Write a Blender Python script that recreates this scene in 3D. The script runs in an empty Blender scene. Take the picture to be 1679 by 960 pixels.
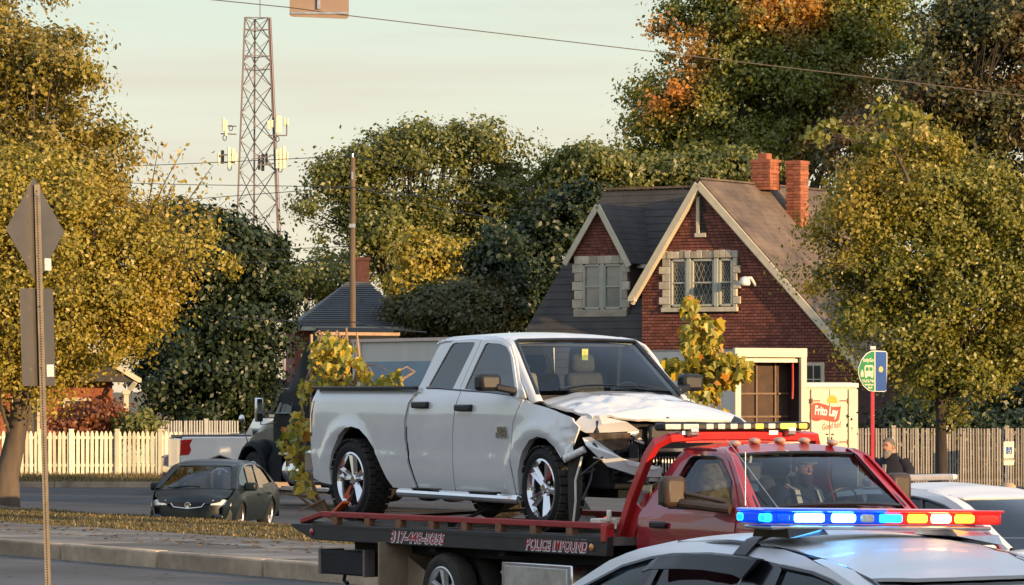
import bpy, bmesh, math, random
import numpy as np
from mathutils import Vector, Matrix, noise
from mathutils.geometry import tessellate_polygon
random.seed(7); np.random.seed(7)
S = bpy.context.scene; COL = S.collection
R = math.radians
# ------------------------------------------------------------------ camera
F, CX, YH, CAMH = 6500.0, 839.5, 640.0, 2.4          # focal length in photo pixels, principal column, horizon row, eye height
cd = bpy.data.cameras.new("camera"); cam = bpy.data.objects.new("camera", cd); COL.objects.link(cam)
cam.location = (0, 0, CAMH); cam.rotation_euler = (R(90), 0, 0)
cd.sensor_width = 36; cd.lens = F/1679*36; cd.shift_y = (YH-480)/1679
cd.clip_start = .5; cd.clip_end = 9000
S.camera = cam
# ------------------------------------------------------------------ light
SUN_EL = R(8.0); SUN_XY = Vector((.72, -.694)).normalized()
sun_dir = Vector((SUN_XY.x*math.cos(SUN_EL), SUN_XY.y*math.cos(SUN_EL), math.sin(SUN_EL)))
sl = bpy.data.lights.new("sun", 'SUN'); sl.energy = 5.0; sl.angle = R(.6); sl.color = (1, .66, .34)
so = bpy.data.objects.new("sun", sl); COL.objects.link(so); so.rotation_euler = sun_dir.to_track_quat('Z', 'Y').to_euler(); so.location = (40, -40, 60)
W = bpy.data.worlds.new("World"); S.world = W; W.use_nodes = True
nt = W.node_tree; nt.nodes.clear()
sky = nt.nodes.new('ShaderNodeTexSky'); sky.sky_type = 'NISHITA'; sky.sun_disc = False
sky.sun_elevation = SUN_EL; sky.sun_rotation = math.atan2(SUN_XY.x, SUN_XY.y); sky.air_density = 1.3; sky.dust_density = 3.0; sky.ozone_density = 1.2
bg = nt.nodes.new('ShaderNodeBackground'); bg.inputs[1].default_value = .15
out = nt.nodes.new('ShaderNodeOutputWorld')
tc = nt.nodes.new('ShaderNodeTexCoord'); sep = nt.nodes.new('ShaderNodeSeparateXYZ'); nt.links.new(tc.outputs['Generated'], sep.inputs[0])
mr = nt.nodes.new('ShaderNodeMapRange'); mr.inputs[1].default_value = 0; mr.inputs[2].default_value = .30; nt.links.new(sep.outputs[2], mr.inputs[0])
rp = nt.nodes.new('ShaderNodeValToRGB'); nt.links.new(mr.outputs[0], rp.inputs[0])       # warm evening glow low down, clear blue overhead
cr = rp.color_ramp; cr.elements[0].color = (5.75, 4.65, 3.3, 1); cr.elements[1].position = 1; cr.elements[1].color = (3.6, 4.4, 5.7, 1)
e = cr.elements.new(.16); e.color = (4.9, 4.75, 3.85, 1); e = cr.elements.new(.36); e.color = (3.9, 4.6, 4.1, 1); e = cr.elements.new(.6); e.color = (3.4, 4.2, 4.9, 1)
# thin high cloud streaks
mp = nt.nodes.new('ShaderNodeMapping'); mp.inputs['Scale'].default_value = (5, 5, 60); nt.links.new(tc.outputs['Generated'], mp.inputs[0])
nz = nt.nodes.new('ShaderNodeTexNoise'); nz.inputs['Scale'].default_value = 1.6; nz.inputs['Detail'].default_value = 5; nt.links.new(mp.outputs[0], nz.inputs[0])
cm = nt.nodes.new('ShaderNodeMapRange'); cm.inputs[1].default_value = .44; cm.inputs[2].default_value = .70; cm.inputs[3].default_value = 0; cm.inputs[4].default_value = .55; nt.links.new(nz.outputs[0], cm.inputs[0])
cl = nt.nodes.new('ShaderNodeMix'); cl.data_type = 'RGBA'; nt.links.new(cm.outputs[0], cl.inputs[0]); nt.links.new(rp.outputs[0], cl.inputs[6]); cl.inputs[7].default_value = (4.1, 3.75, 3.2, 1)
mx = nt.nodes.new('ShaderNodeMix'); mx.data_type = 'RGBA'; mx.inputs[0].default_value = .85
nt.links.new(sky.outputs[0], mx.inputs[6]); nt.links.new(cl.outputs[2], mx.inputs[7])
nt.links.new(mx.outputs[2], bg.inputs[0]); nt.links.new(bg.outputs[0], out.inputs[0])
S.view_settings.view_transform = 'Standard'; S.view_settings.look = 'None'; S.view_settings.exposure = .42; S.view_settings.gamma = 1
S.cycles.max_bounces = 6; S.cycles.transparent_max_bounces = 12; S.cycles.caustics_reflective = False; S.cycles.caustics_refractive = False

# ------------------------------------------------------------------ helpers
def at(px, py, D): return Vector(((px-CX)/F*D, D, CAMH-(py-YH)/F*D))
def gp(px, py, z):
    D = (CAMH-z)*F/(py-YH); return Vector(((px-CX)/F*D, D, z))
def lerp(a, b, t): return a+(b-a)*t
def interp(x, pts):
    if x <= pts[0][0]: return pts[0][1]
    for (a, b), (c, d) in zip(pts, pts[1:]):
        if x <= c: return b+(d-b)*(x-a)/(c-a)
    return pts[-1][1]
def smooth(x, pts):
    if x <= pts[0][0]: return pts[0][1]
    for (a, b), (c, d) in zip(pts, pts[1:]):
        if x <= c:
            t = (x-a)/(c-a); t = t*t*(3-2*t); return b+(d-b)*t
    return pts[-1][1]
MATS = {}
def mat(name, col, rough=.6, metal=0, var=.12, nscale=6, bump=0, bscale=40, coat=0, spec=.5, emit=None, estr=0, col2=None, stretch=None, rnd=None, crack=0):
    if name in MATS: return MATS[name]
    m = bpy.data.materials.new(name); m.use_nodes = True; MATS[name] = m
    n = m.node_tree.nodes; l = m.node_tree.links; b = n['Principled BSDF']
    b.inputs['Roughness'].default_value = rough; b.inputs['Metallic'].default_value = metal
    b.inputs['Specular IOR Level'].default_value = spec
    b.inputs['Coat Weight'].default_value = coat; b.inputs['Coat Roughness'].default_value = .04
    t = n.new('ShaderNodeTexCoord'); mpn = n.new('ShaderNodeMapping'); l.new(t.outputs['Object'], mpn.inputs[0])
    if stretch: mpn.inputs['Scale'].default_value = stretch
    a = n.new('ShaderNodeTexNoise'); a.inputs['Scale'].default_value = nscale; a.inputs['Detail'].default_value = 6; a.inputs['Roughness'].default_value = .65; l.new(mpn.outputs[0], a.inputs[0])
    c = n.new('ShaderNodeValToRGB'); l.new(a.outputs[0], c.inputs[0])
    c.color_ramp.elements[0].position = .32; c.color_ramp.elements[1].position = .68
    c2 = col2 or [min(1, x*(1+var)) for x in col]
    c1 = [x*(1-var) for x in col] if not col2 else col
    c.color_ramp.elements[0].color = (*c1, 1); c.color_ramp.elements[1].color = (*c2, 1)
    last = c.outputs[0]
    if rnd:                                              # every brick, slab or picket a little different
        g = n.new('ShaderNodeNewGeometry' if rnd == 'island' else 'ShaderNodeObjectInfo'); q = n.new('ShaderNodeMapRange'); q.inputs[3].default_value = .68; q.inputs[4].default_value = 1.28; l.new(g.outputs['Random Per Island' if rnd == 'island' else 'Random'], q.inputs[0])
        k = n.new('ShaderNodeVectorMath'); k.operation = 'SCALE'; l.new(last, k.inputs[0]); l.new(q.outputs[0], k.inputs['Scale']); last = k.outputs[0]
    if crack:                                            # tarred cracks and patches
        v = n.new('ShaderNodeTexVoronoi'); v.feature = 'DISTANCE_TO_EDGE'; v.inputs['Scale'].default_value = crack; dn = n.new('ShaderNodeTexNoise'); dn.inputs['Scale'].default_value = 1.3; dn.inputs['Detail'].default_value = 4; l.new(t.outputs['Object'], dn.inputs[0])
        va = n.new('ShaderNodeVectorMath'); va.operation = 'MULTIPLY_ADD'; va.inputs[1].default_value = (1.2, 1.2, 1.2); l.new(dn.outputs['Color'], va.inputs[0]); l.new(t.outputs['Object'], va.inputs[2]); l.new(va.outputs[0], v.inputs[0])
        q = n.new('ShaderNodeMapRange'); q.inputs[1].default_value = .004; q.inputs[2].default_value = .014; q.inputs[3].default_value = .45; q.inputs[4].default_value = 1; l.new(v.outputs[0], q.inputs[0])
        st = n.new('ShaderNodeTexNoise'); st.inputs['Scale'].default_value = .28; st.inputs['Detail'].default_value = 3; l.new(t.outputs['Object'], st.inputs[0]); q2 = n.new('ShaderNodeMapRange'); q2.inputs[1].default_value = .35; q2.inputs[2].default_value = .6; q2.inputs[3].default_value = .68; q2.inputs[4].default_value = 1.12; l.new(st.outputs[0], q2.inputs[0])
        mu = n.new('ShaderNodeMath'); mu.operation = 'MULTIPLY'; l.new(q.outputs[0], mu.inputs[0]); l.new(q2.outputs[0], mu.inputs[1])
        k = n.new('ShaderNodeVectorMath'); k.operation = 'SCALE'; l.new(last, k.inputs[0]); l.new(mu.outputs[0], k.inputs['Scale']); last = k.outputs[0]
    if coat >= .8: b.inputs['Coat IOR'].default_value = 1.75
    l.new(last, b.inputs['Base Color'])
    if var or col2:
        rr = n.new('ShaderNodeMapRange'); rr.inputs[3].default_value = max(0, rough-.08*min(1, rough*3)); rr.inputs[4].default_value = min(1, rough+.1*min(1, rough*3)); l.new(a.outputs[0], rr.inputs[0]); l.new(rr.outputs[0], b.inputs['Roughness'])
    if bump:
        z = n.new('ShaderNodeTexNoise'); z.inputs['Scale'].default_value = bscale; z.inputs['Detail'].default_value = 4; l.new(mpn.outputs[0], z.inputs[0])
        bb = n.new('ShaderNodeBump'); bb.inputs['Strength'].default_value = min(1, bump); bb.inputs['Distance'].default_value = .02; l.new(z.outputs[0], bb.inputs['Height']); l.new(bb.outputs[0], b.inputs['Normal'])
    if emit: b.inputs['Emission Color'].default_value = (*emit, 1); b.inputs['Emission Strength'].default_value = estr
    return m
def glass(name, tint=(.3, .34, .36), rough=.02, refl=1.5):
    if name in MATS: return MATS[name]
    m = bpy.data.materials.new(name); m.use_nodes = True; MATS[name] = m
    n = m.node_tree.nodes; l = m.node_tree.links; n.remove(n['Principled BSDF']); o = n['Material Output']
    tr = n.new('ShaderNodeBsdfTransparent'); tr.inputs[0].default_value = (*tint, 1)
    g = n.new('ShaderNodeBsdfGlossy'); g.inputs['Roughness'].default_value = rough; g.inputs[0].default_value = (.9, .95, 1, 1)
    lw = n.new('ShaderNodeLayerWeight'); lw.inputs[0].default_value = .5; pw = n.new('ShaderNodeMath'); pw.operation = 'POWER'; pw.inputs[1].default_value = 4.5; l.new(lw.outputs['Facing'], pw.inputs[0])
    fr = n.new('ShaderNodeMapRange'); fr.inputs[3].default_value = .04*refl; fr.inputs[4].default_value = .9; l.new(pw.outputs[0], fr.inputs[0])
    x = n.new('ShaderNodeMixShader'); l.new(fr.outputs[0], x.inputs[0]); l.new(tr.outputs[0], x.inputs[1]); l.new(g.outputs[0], x.inputs[2]); l.new(x.outputs[0], o.inputs[0])
    return m
def leafmat(name, cols, trans=.35, patch=None, pscale=.25):
    """leaf colours vary from leaf to leaf; 'patch' is a second colour that comes in whole boughs"""
    m = bpy.data.materials.new(name); m.use_nodes = True
    n = m.node_tree.nodes; l = m.node_tree.links; n.remove(n['Principled BSDF']); o = n['Material Output']
    g = n.new('ShaderNodeNewGeometry'); c = n.new('ShaderNodeValToRGB'); l.new(g.outputs['Random Per Island'], c.inputs[0])
    c.color_ramp.elements[0].color = (*cols[0], 1); c.color_ramp.elements[1].color = (*cols[-1], 1)
    for i, k in enumerate(cols[1:-1]): e = c.color_ramp.elements.new((i+1)/(len(cols)-1)); e.color = (*k, 1)
    last = c.outputs[0]
    if patch:
        t = n.new('ShaderNodeTexCoord'); a = n.new('ShaderNodeTexNoise'); a.inputs['Scale'].default_value = pscale; a.inputs['Detail'].default_value = 3; l.new(t.outputs['Object'], a.inputs[0])
        r = n.new('ShaderNodeMapRange'); r.inputs[1].default_value = .52; r.inputs[2].default_value = .66; l.new(a.outputs[0], r.inputs[0])
        x = n.new('ShaderNodeMix'); x.data_type = 'RGBA'; l.new(r.outputs[0], x.inputs[0]); l.new(last, x.inputs[6]); x.inputs[7].default_value = (*patch, 1); last = x.outputs[2]
    d = n.new('ShaderNodeBsdfDiffuse'); tl = n.new('ShaderNodeBsdfTranslucent'); l.new(last, d.inputs[0]); l.new(last, tl.inputs[0])
    gl = n.new('ShaderNodeBsdfGlossy'); gl.inputs['Roughness'].default_value = .45; gl.inputs[0].default_value = (1, 1, 1, 1)
    x = n.new('ShaderNodeMixShader'); x.inputs[0].default_value = trans; l.new(d.outputs[0], x.inputs[1]); l.new(tl.outputs[0], x.inputs[2])
    y = n.new('ShaderNodeMixShader'); y.inputs[0].default_value = .04; l.new(x.outputs[0], y.inputs[1]); l.new(gl.outputs[0], y.inputs[2]); l.new(y.outputs[0], o.inputs[0])
    return m
def link(o, parent=None):
    COL.objects.link(o)
    if parent: o.parent = parent
    return o
def thing(name, label, cat, loc=(0, 0, 0), rotz=0, group=None):
    o = bpy.data.objects.new(name, None); o.empty_display_size = .3; COL.objects.link(o)
    o.location = loc; o.rotation_euler = (0, 0, rotz); return tag(o, label, cat, group)
def tag(o, label, cat, group=None):
    o['label'] = label; o['category'] = cat
    if group: o['group'] = group
    return o
def struct(o): o['kind'] = 'structure'; return o
def mesh_obj(name, verts, faces, m, parent=None, sm=None):
    me = bpy.data.meshes.new(name); me.from_pydata([tuple(v) for v in verts], [], faces); me.update()
    if m: me.materials.append(m)
    if sm is not None:
        me.polygons.foreach_set('use_smooth', [True]*len(me.polygons)); me.set_sharp_from_angle(angle=R(sm))
    return link(bpy.data.objects.new(name, me), parent)
def dup(o, parent=None, loc=None, rotz=None):
    c = o.copy(); COL.objects.link(c)
    if parent: c.parent = parent
    if loc is not None: c.location = loc
    if rotz is not None: c.rotation_euler = (0, 0, rotz)
    for ch in list(o.children): dup(ch, c)
    return c
class MB:
    def __init__(s): s.v = []; s.f = []
    def add(s, vs, fs):
        k = len(s.v); s.v += [Vector(v) for v in vs]; s.f += [tuple(i+k for i in f) for f in fs]; return s
    def box(s, c, d, M=None):
        h = [x/2 for x in d]; vs = [Vector((sx*h[0], sy*h[1], sz*h[2])) for sz in(-1, 1) for sy in(-1, 1) for sx in(-1, 1)]
        if M is not None: vs = [M @ v for v in vs]
        c = Vector(c); return s.add([v+c for v in vs], [(0, 2, 3, 1), (4, 5, 7, 6), (0, 1, 5, 4), (2, 6, 7, 3), (0, 4, 6, 2), (1, 3, 7, 5)])
    def beam(s, p, q, w, h=None, up=(0, 0, 1)):
        p = Vector(p); q = Vector(q); h = h or w; d = (q-p); L = d.length; d.normalize(); u = Vector(up)
        if abs(d.dot(u)) > .99: u = Vector((1, 0, 0))
        x = d.cross(u).normalized(); y = x.cross(d)
        M = Matrix((d, x, y)).transposed(); return s.box((p+q)/2, (L, w, h), M)
    def tube(s, path, r, n=8, caps=True):
        P = [Vector(p) for p in path]; k = len(s.v); prev = None
        for i, p in enumerate(P):
            d = (P[min(i+1, len(P)-1)]-P[max(i-1, 0)]).normalized()
            u = prev if prev is not None else (Vector((0, 0, 1)) if abs(d.z) < .9 else Vector((1, 0, 0)))
            x = d.cross(u).normalized(); y = x.cross(d).normalized(); prev = y
            rr = r[i] if hasattr(r, '__len__') else r
            for j in range(n):
                a = 2*math.pi*j/n; s.v.append(p+x*(math.cos(a)*rr)+y*(math.sin(a)*rr))
        for i in range(len(P)-1):
            for j in range(n):
                a = k+i*n+j; b = k+i*n+(j+1) % n; s.f.append((a, b, b+n, a+n))
        if caps: s.f.append(tuple(k+j for j in reversed(range(n)))); s.f.append(tuple(k+(len(P)-1)*n+j for j in range(n)))
        return s
    def cyl(s, p, q, r, n=12, r2=None): return s.tube([p, q], [r, r if r2 is None else r2], n)
    def lathe(s, prof, c, axis='y', n=32, closed=True):
        """prof: (radius, offset along axis)"""
        k = len(s.v); c = Vector(c)
        for (r, h) in prof:
            for j in range(n):
                a = 2*math.pi*j/n; ca, sa = math.cos(a)*r, math.sin(a)*r
                s.v.append(c+(Vector((ca, h, sa)) if axis == 'y' else Vector((h, ca, sa)) if axis == 'x' else Vector((ca, sa, h))))
        m = len(prof)
        for i in range(m-1):
            for j in range(n):
                a = k+i*n+j; b = k+i*n+(j+1) % n; s.f.append((a, b, b+n, a+n))
        return s
    def ell(s, c, r, nu=12, nv=8, M=None):
        c = Vector(c); k = len(s.v)
        for i in range(nv+1):
            ph = math.pi*i/nv
            for j in range(nu):
                a = 2*math.pi*j/nu; v = Vector((r[0]*math.sin(ph)*math.cos(a), r[1]*math.sin(ph)*math.sin(a), r[2]*math.cos(ph)))
                s.v.append(c+(M @ v if M is not None else v))
        for i in range(nv):
            for j in range(nu):
                a = k+i*nu+j; b = k+i*nu+(j+1) % nu; s.f.append((a, a+nu, b+nu, b))
        return s
    def prism(s, poly, fa, fb):
        """poly 2d; fa, fb map a 2d point to its two ends"""
        n = len(poly); k = len(s.v); s.v += [Vector(fa(*p)) for p in poly]+[Vector(fb(*p)) for p in poly]
        s.f.append(tuple(k+i for i in reversed(range(n)))); s.f.append(tuple(k+n+i for i in range(n)))
        for i in range(n): j = (i+1) % n; s.f.append((k+i, k+j, k+n+j, k+n+i))
        return s
    def loft(s, rings, caps=True):
        n = len(rings[0]); k = len(s.v)
        for r in rings: s.v += [Vector(p) for p in r]
        for i in range(len(rings)-1):
            for j in range(n):
                a = k+i*n+j; b = k+i*n+(j+1) % n; s.f.append((a, b, b+n, a+n))
        if caps: s.f.append(tuple(k+j for j in reversed(range(n)))); s.f.append(tuple(k+(len(rings)-1)*n+j for j in range(n)))
        return s
    def build(s, name, m, parent=None, sm=35, bev=0, fix=True):
        me = bpy.data.meshes.new(name); me.from_pydata([tuple(v) for v in s.v], [], s.f); me.update()
        if fix:
            b = bmesh.new(); b.from_mesh(me); bmesh.ops.recalc_face_normals(b, faces=b.faces); b.to_mesh(me); b.free()
        me.materials.append(m)
        if sm is not None:
            me.polygons.foreach_set('use_smooth', [True]*len(me.polygons)); me.set_sharp_from_angle(angle=R(sm))
        o = link(bpy.data.objects.new(name, me), parent)
        if bev:
            md = o.modifiers.new('bevel', 'BEVEL'); md.width = bev; md.segments = 2; md.limit_method = 'ANGLE'; md.angle_limit = R(40)
        return o
def panel(name, outline, f, m, parent, holes=(), cell=.12, thick=.02, out=None, sm=40):
    """a sheet cut to a 2d outline (with holes), gridded, bent by f(u,v)->xyz and given a thickness"""
    loops = [[Vector((u, v, 0)) for u, v in outline]]+[[Vector((u, v, 0)) for u, v in h] for h in holes]
    flat = [p for l_ in loops for p in l_]
    bm = bmesh.new(); vs = [bm.verts.new(p) for p in flat]
    for t in tessellate_polygon(loops):
        try: bm.faces.new([vs[i] for i in t])
        except ValueError: pass
    bmesh.ops.remove_doubles(bm, verts=bm.verts, dist=1e-5)
    us = [p.x for p in flat]; ws = [p.y for p in flat]
    for ax, lo, hi in((0, min(us), max(us)), (1, min(ws), max(ws))):
        k = max(1, int((hi-lo)/cell))
        for i in range(1, k):
            no = (1, 0, 0) if ax == 0 else (0, 1, 0); co = (lo+(hi-lo)*i/k, 0, 0) if ax == 0 else (0, lo+(hi-lo)*i/k, 0)
            bmesh.ops.bisect_plane(bm, geom=bm.verts[:]+bm.edges[:]+bm.faces[:], plane_co=co, plane_no=no, dist=1e-4)
    bmesh.ops.recalc_face_normals(bm, faces=bm.faces)
    for v in bm.verts: v.co = Vector(f(v.co.x, v.co.y))
    bm.normal_update()
    if out is not None:
        sn = Vector((0, 0, 0))
        for q in bm.faces: sn += q.normal*q.calc_area()
        if sn.dot(Vector(out)) < 0: bmesh.ops.reverse_faces(bm, faces=bm.faces)
    me = bpy.data.meshes.new(name); bm.to_mesh(me); bm.free(); me.materials.append(m)
    me.polygons.foreach_set('use_smooth', [True]*len(me.polygons)); me.set_sharp_from_angle(angle=R(sm))
    cnt = {}
    for p in me.polygons:
        for k in p.edge_keys: cnt[k] = cnt.get(k, 0)+1
    for e in me.edges:
        if cnt.get(tuple(sorted(e.vertices)), 0) < 2: e.use_edge_sharp = True     # crisp panel edges
    o = link(bpy.data.objects.new(name, me), parent)
    if thick:
        md = o.modifiers.new('thickness', 'SOLIDIFY'); md.thickness = thick; md.offset = -1
    return o
def patch(name, c00, c10, c11, c01, m, parent, bulge=(0, 0, 0), n=8, thick=0, eu=None):
    """four-cornered curved sheet; bulge is added at its middle"""
    c00, c10, c11, c01, B = map(Vector, (c00, c10, c11, c01, bulge)); vs = []; fs = []
    for i in range(n+1):
        for j in range(n+1):
            u = i/n; v = j/n; p = (c00*(1-u)+c10*u)*(1-v)+(c01*(1-u)+c11*u)*v
            p = p+B*(4*u*(1-u))*(.4+.6*4*v*(1-v)); vs.append(p)
    for i in range(n):
        for j in range(n): a = i*(n+1)+j; fs.append((a, a+n+1, a+n+2, a+1))
    o = mesh_obj(name, vs, fs, m, parent, 60)
    if thick: md = o.modifiers.new('thickness', 'SOLIDIFY'); md.thickness = thick; md.offset = 0
    return o
def rib(m, sc):
    """fine lens ribs in a lamp's glow"""
    n = m.node_tree.nodes; l = m.node_tree.links; b = n['Principled BSDF']; w = n.new('ShaderNodeTexWave'); w.inputs['Scale'].default_value = sc; w.bands_direction = 'Y'; w.inputs['Distortion'].default_value = 1.5
    t = n.new('ShaderNodeTexCoord'); l.new(t.outputs['Object'], w.inputs[0]); s = b.inputs['Emission Strength'].default_value; r = n.new('ShaderNodeMapRange'); r.inputs[3].default_value = s*.35; r.inputs[4].default_value = s*1.5; l.new(w.outputs['Fac'], r.inputs[0]); l.new(r.outputs[0], b.inputs['Emission Strength']); return m
def text(name, body, size, m, parent, loc, rot, shear=0, offset=0, extrude=.002, align='CENTER', space=1, sx=1):
    c = bpy.data.curves.new(name, 'FONT'); c.body = body; c.size = size; c.shear = shear; c.offset = offset; c.extrude = extrude; c.align_x = align; c.align_y = 'CENTER'; c.space_character = space
    o = bpy.data.objects.new(name, c); me = bpy.data.meshes.new_from_object(o); me.name = name; me.materials.append(m)
    bpy.data.objects.remove(o); bpy.data.curves.remove(c)
    q = link(bpy.data.objects.new(name, me), parent); q.location = loc; q.rotation_euler = rot; q.scale = (sx, 1, 1); return q
def split_islands(names):
    for o in [o for o in bpy.data.objects if o.type == 'MESH' and o.name.split('.')[0] in names]:
        me = o.data; par = list(range(len(me.vertices)))
        def find(i):
            while par[i] != i: par[i] = par[par[i]]; i = par[i]
            return i
        for e in me.edges:
            a, c = find(e.vertices[0]), find(e.vertices[1])
            if a != c: par[a] = c
        groups = {}
        for p in me.polygons: groups.setdefault(find(p.vertices[0]), []).append(p)
        if len(groups) < 2: continue
        base = o.name.split('.')[0]
        for k, (g, ps) in enumerate(groups.items()):
            ids = sorted({i for p in ps for i in p.vertices}); mp_ = {i: j for j, i in enumerate(ids)}
            m2 = bpy.data.meshes.new(base); m2.from_pydata([me.vertices[i].co[:] for i in ids], [], [tuple(mp_[i] for i in p.vertices) for p in ps]); m2.materials.append(me.materials[0])
            if k == 0: o.data = m2; q = o
            else: q = o.copy(); q.data = m2; COL.objects.link(q)
            m2.polygons.foreach_set('use_smooth', [p.use_smooth for p in ps]); m2.set_sharp_from_angle(angle=R(35))
def arc(cx, cz, r, a0, a1, n=10): return [(cx+r*math.cos(R(a0+(a1-a0)*i/n)), cz+r*math.sin(R(a0+(a1-a0)*i/n))) for i in range(n+1)]
# ------------------------------------------------------------------ ground, roads
M_asph = mat('asphalt', (.050, .050, .053), .9, var=.25, nscale=.6, bump=.25, bscale=35, crack=.35)
M_asph2 = mat('pale_worn_asphalt', (.085, .082, .08), .9, var=.28, nscale=.35, bump=.2, bscale=30, crack=.45)
M_conc = mat('weathered_concrete', (.175, .155, .13), .9, var=.35, nscale=1.1, bump=.25, bscale=18, rnd='object', crack=.5)
M_conc2 = mat('kerb_concrete', (.40, .30, .20), .9, var=.4, nscale=1.2, bump=.3, bscale=14, rnd='object')  # kerb tone raised to a warm tan in place of sunlight
M_soil = mat('dry_grassy_soil', (.10, .085, .035), .95, var=.3, nscale=.5, col2=(.16, .12, .055), bump=.3, bscale=6)
M_paint = mat('worn_road_paint', (.55, .54, .50), .8, var=.35, nscale=3)
def sheet(name, poly, m, cell=0):
    if cell:
        return struct(panel(name, [(p[0], p[1]) for p in poly], lambda x, y: (x, y, interp_z(x, y)), m, None, cell=cell, thick=0, out=(0, 0, 1)))
    return struct(mesh_obj(name, poly, [tuple(range(len(poly)))], m))
sheet('ground', [(-3500, -300, -.30), (3500, -300, -.30), (3500, 4500, -.30), (-3500, 4500, -.30)], M_soil)
KU = Vector((.53, -.848)); KN = Vector((.848, .53)); K0 = Vector((-7.46, 57.8))       # kerb line: along, across (away from us), a point on it
def kp(a, n, z): q = K0+KU*a+KN*n; return (q.x, q.y, z)
# near street, z = 0, up to the kerb
sheet('street', [kp(-120, -60, 0), kp(140, -60, 0), kp(140, 0.05, 0), kp(-120, 0.05, 0)], M_asph2)
# lane line near the kerb, with gaps
mk = MB()
for a0, a1 in((-40, -6), (-2.6, 1.2), (1.9, 3.6), (4.4, 9), (16, 22), (28, 34)): mk.add([kp(a0, -4.35, .004), kp(a1, -4.35, .004), kp(a1, -4.20, .004), kp(a0, -4.20, .004)], [(0, 1, 2, 3)])
struct(mk.build('lane_line', M_paint))
mk = MB()
for a0 in range(-60, 120, 12): mk.add([kp(a0, -14.4, .004), kp(a0+4, -14.4, .004), kp(a0+4, -14.25, .004), kp(a0, -14.25, .004)], [(0, 1, 2, 3)])
struct(mk.build('centre_line', mat('worn_yellow_paint', (.5, .33, .05), .8, var=.3)))
# kerb: separate cast lengths
kt = bpy.data.objects.new('kerb', None); COL.objects.link(kt); struct(kt)
kb = MB(); kb.box((0, .11, .06), (2.96, .22, .34)); k0 = kb.build('kerb_stone', M_conc2, kt, bev=.03)
ang = math.atan2(KU.y, KU.x)
for i in range(-8, 24):
    o = k0 if i == -8 else dup(k0, kt)
    q = K0+KU*(i*3+.5); o.location = (q.x, q.y, random.uniform(-.006, .006)); o.rotation_euler = (0, 0, ang)
# concrete pavement: slabs with joints
sl_t = bpy.data.objects.new('pavement', None); COL.objects.link(sl_t); struct(sl_t)
for j in range(2):
    sb = MB(); sb.box((0, 0, .02), (2.985, 1.57, .40)); s0 = sb.build('paving_slab', M_conc, sl_t, bev=.015)
    for i in range(-8, 24):
        o = s0 if i == -8 else dup(s0, sl_t); q = K0+KU*(i*3+.5)+KN*(.23+.8+1.59*j); o.location = (q.x, q.y, random.uniform(-.008, .008)); o.rotation_euler = (0, 0, ang)
# raised grass strip
def grass_z(n): return .13+.05*math.sin(max(0, min(1, (n-3.4)/4.3))*math.pi)**.7
vs = []; fs = []; NA = 120; NB = 10
for i in range(NA+1):
    for j in range(NB+1):
        a = -30+i*.45; n = 3.40+4.33*j/NB+(.15*noise.noise((a*.4, 0, 5)) if j == NB else 0); x, y, _ = kp(a, n, 0); vs.append((x, y, (grass_z(n)+.03*noise.noise((x*.9, y*.9, 0))) if 0 < j < NB else (.15 if j == 0 else -.3)))
for i in range(NA):
    for j in range(NB): k = i*(NB+1)+j; fs.append((k, k+NB+1, k+NB+2, k+1))
struct(mesh_obj('grass_bank', vs, fs, M_soil, None, 60))
def grass(name, fn, n, h, cols, label=None, seed=1):
    rs = np.random.RandomState(seed); P = np.array([fn(rs) for _ in range(n)]); a = rs.rand(n)*6.28; ln = h*(.5+rs.rand(n)); w = .012+.012*rs.rand(n); dx = np.cos(a); dy = np.sin(a); lean = rs.normal(0, .35, (n, 2))
    v = np.empty((n, 3, 3)); v[:, 0] = P-np.c_[dx*w, dy*w, dx*0]; v[:, 1] = P+np.c_[dx*w, dy*w, dx*0]; v[:, 2] = P+np.c_[lean[:, 0]*ln, lean[:, 1]*ln, ln]
    me = bpy.data.meshes.new(name); me.vertices.add(n*3); me.vertices.foreach_set('co', v.ravel()); me.loops.add(n*3); me.loops.foreach_set('vertex_index', np.arange(n*3)); me.polygons.add(n); me.polygons.foreach_set('loop_start', np.arange(n)*3); me.polygons.foreach_set('loop_total', np.full(n, 3)); me.update(); me.validate()
    me.materials.append(leafmat(name+'_blades', cols, .25)); o = link(bpy.data.objects.new(name, me)); o['kind'] = 'stuff'; return o
def g1(rs):
    a = -22+rs.rand()*48; n = 3.45+rs.rand()*4.1; x, y, _ = kp(a, n, 0); return (x, y, grass_z(n)+.03*noise.noise((x*.9, y*.9, 0))-.01)
GC = [(.055, .05, .016), (.13, .10, .035), (.22, .16, .06), (.09, .085, .025)]
grass('grass', g1, 60000, .045, GC, seed=2)
# far road behind the bank and the lot on the right
sheet('back_road', [(-160, 60, -.26), (30, 60, -.26), (30, 108.2, -.26), (-160, 108.6, -.26)], M_asph)
lot = MB(); P = [(1.6, 54.5), (60, 12), (90, 12), (90, 150), (1.6, 150)]
lot.prism(P, lambda x, y: (x, y, -.4), lambda x, y: (x, y, -.015)); struct(lot.build('parking_lot', M_asph2, sm=None))
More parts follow.
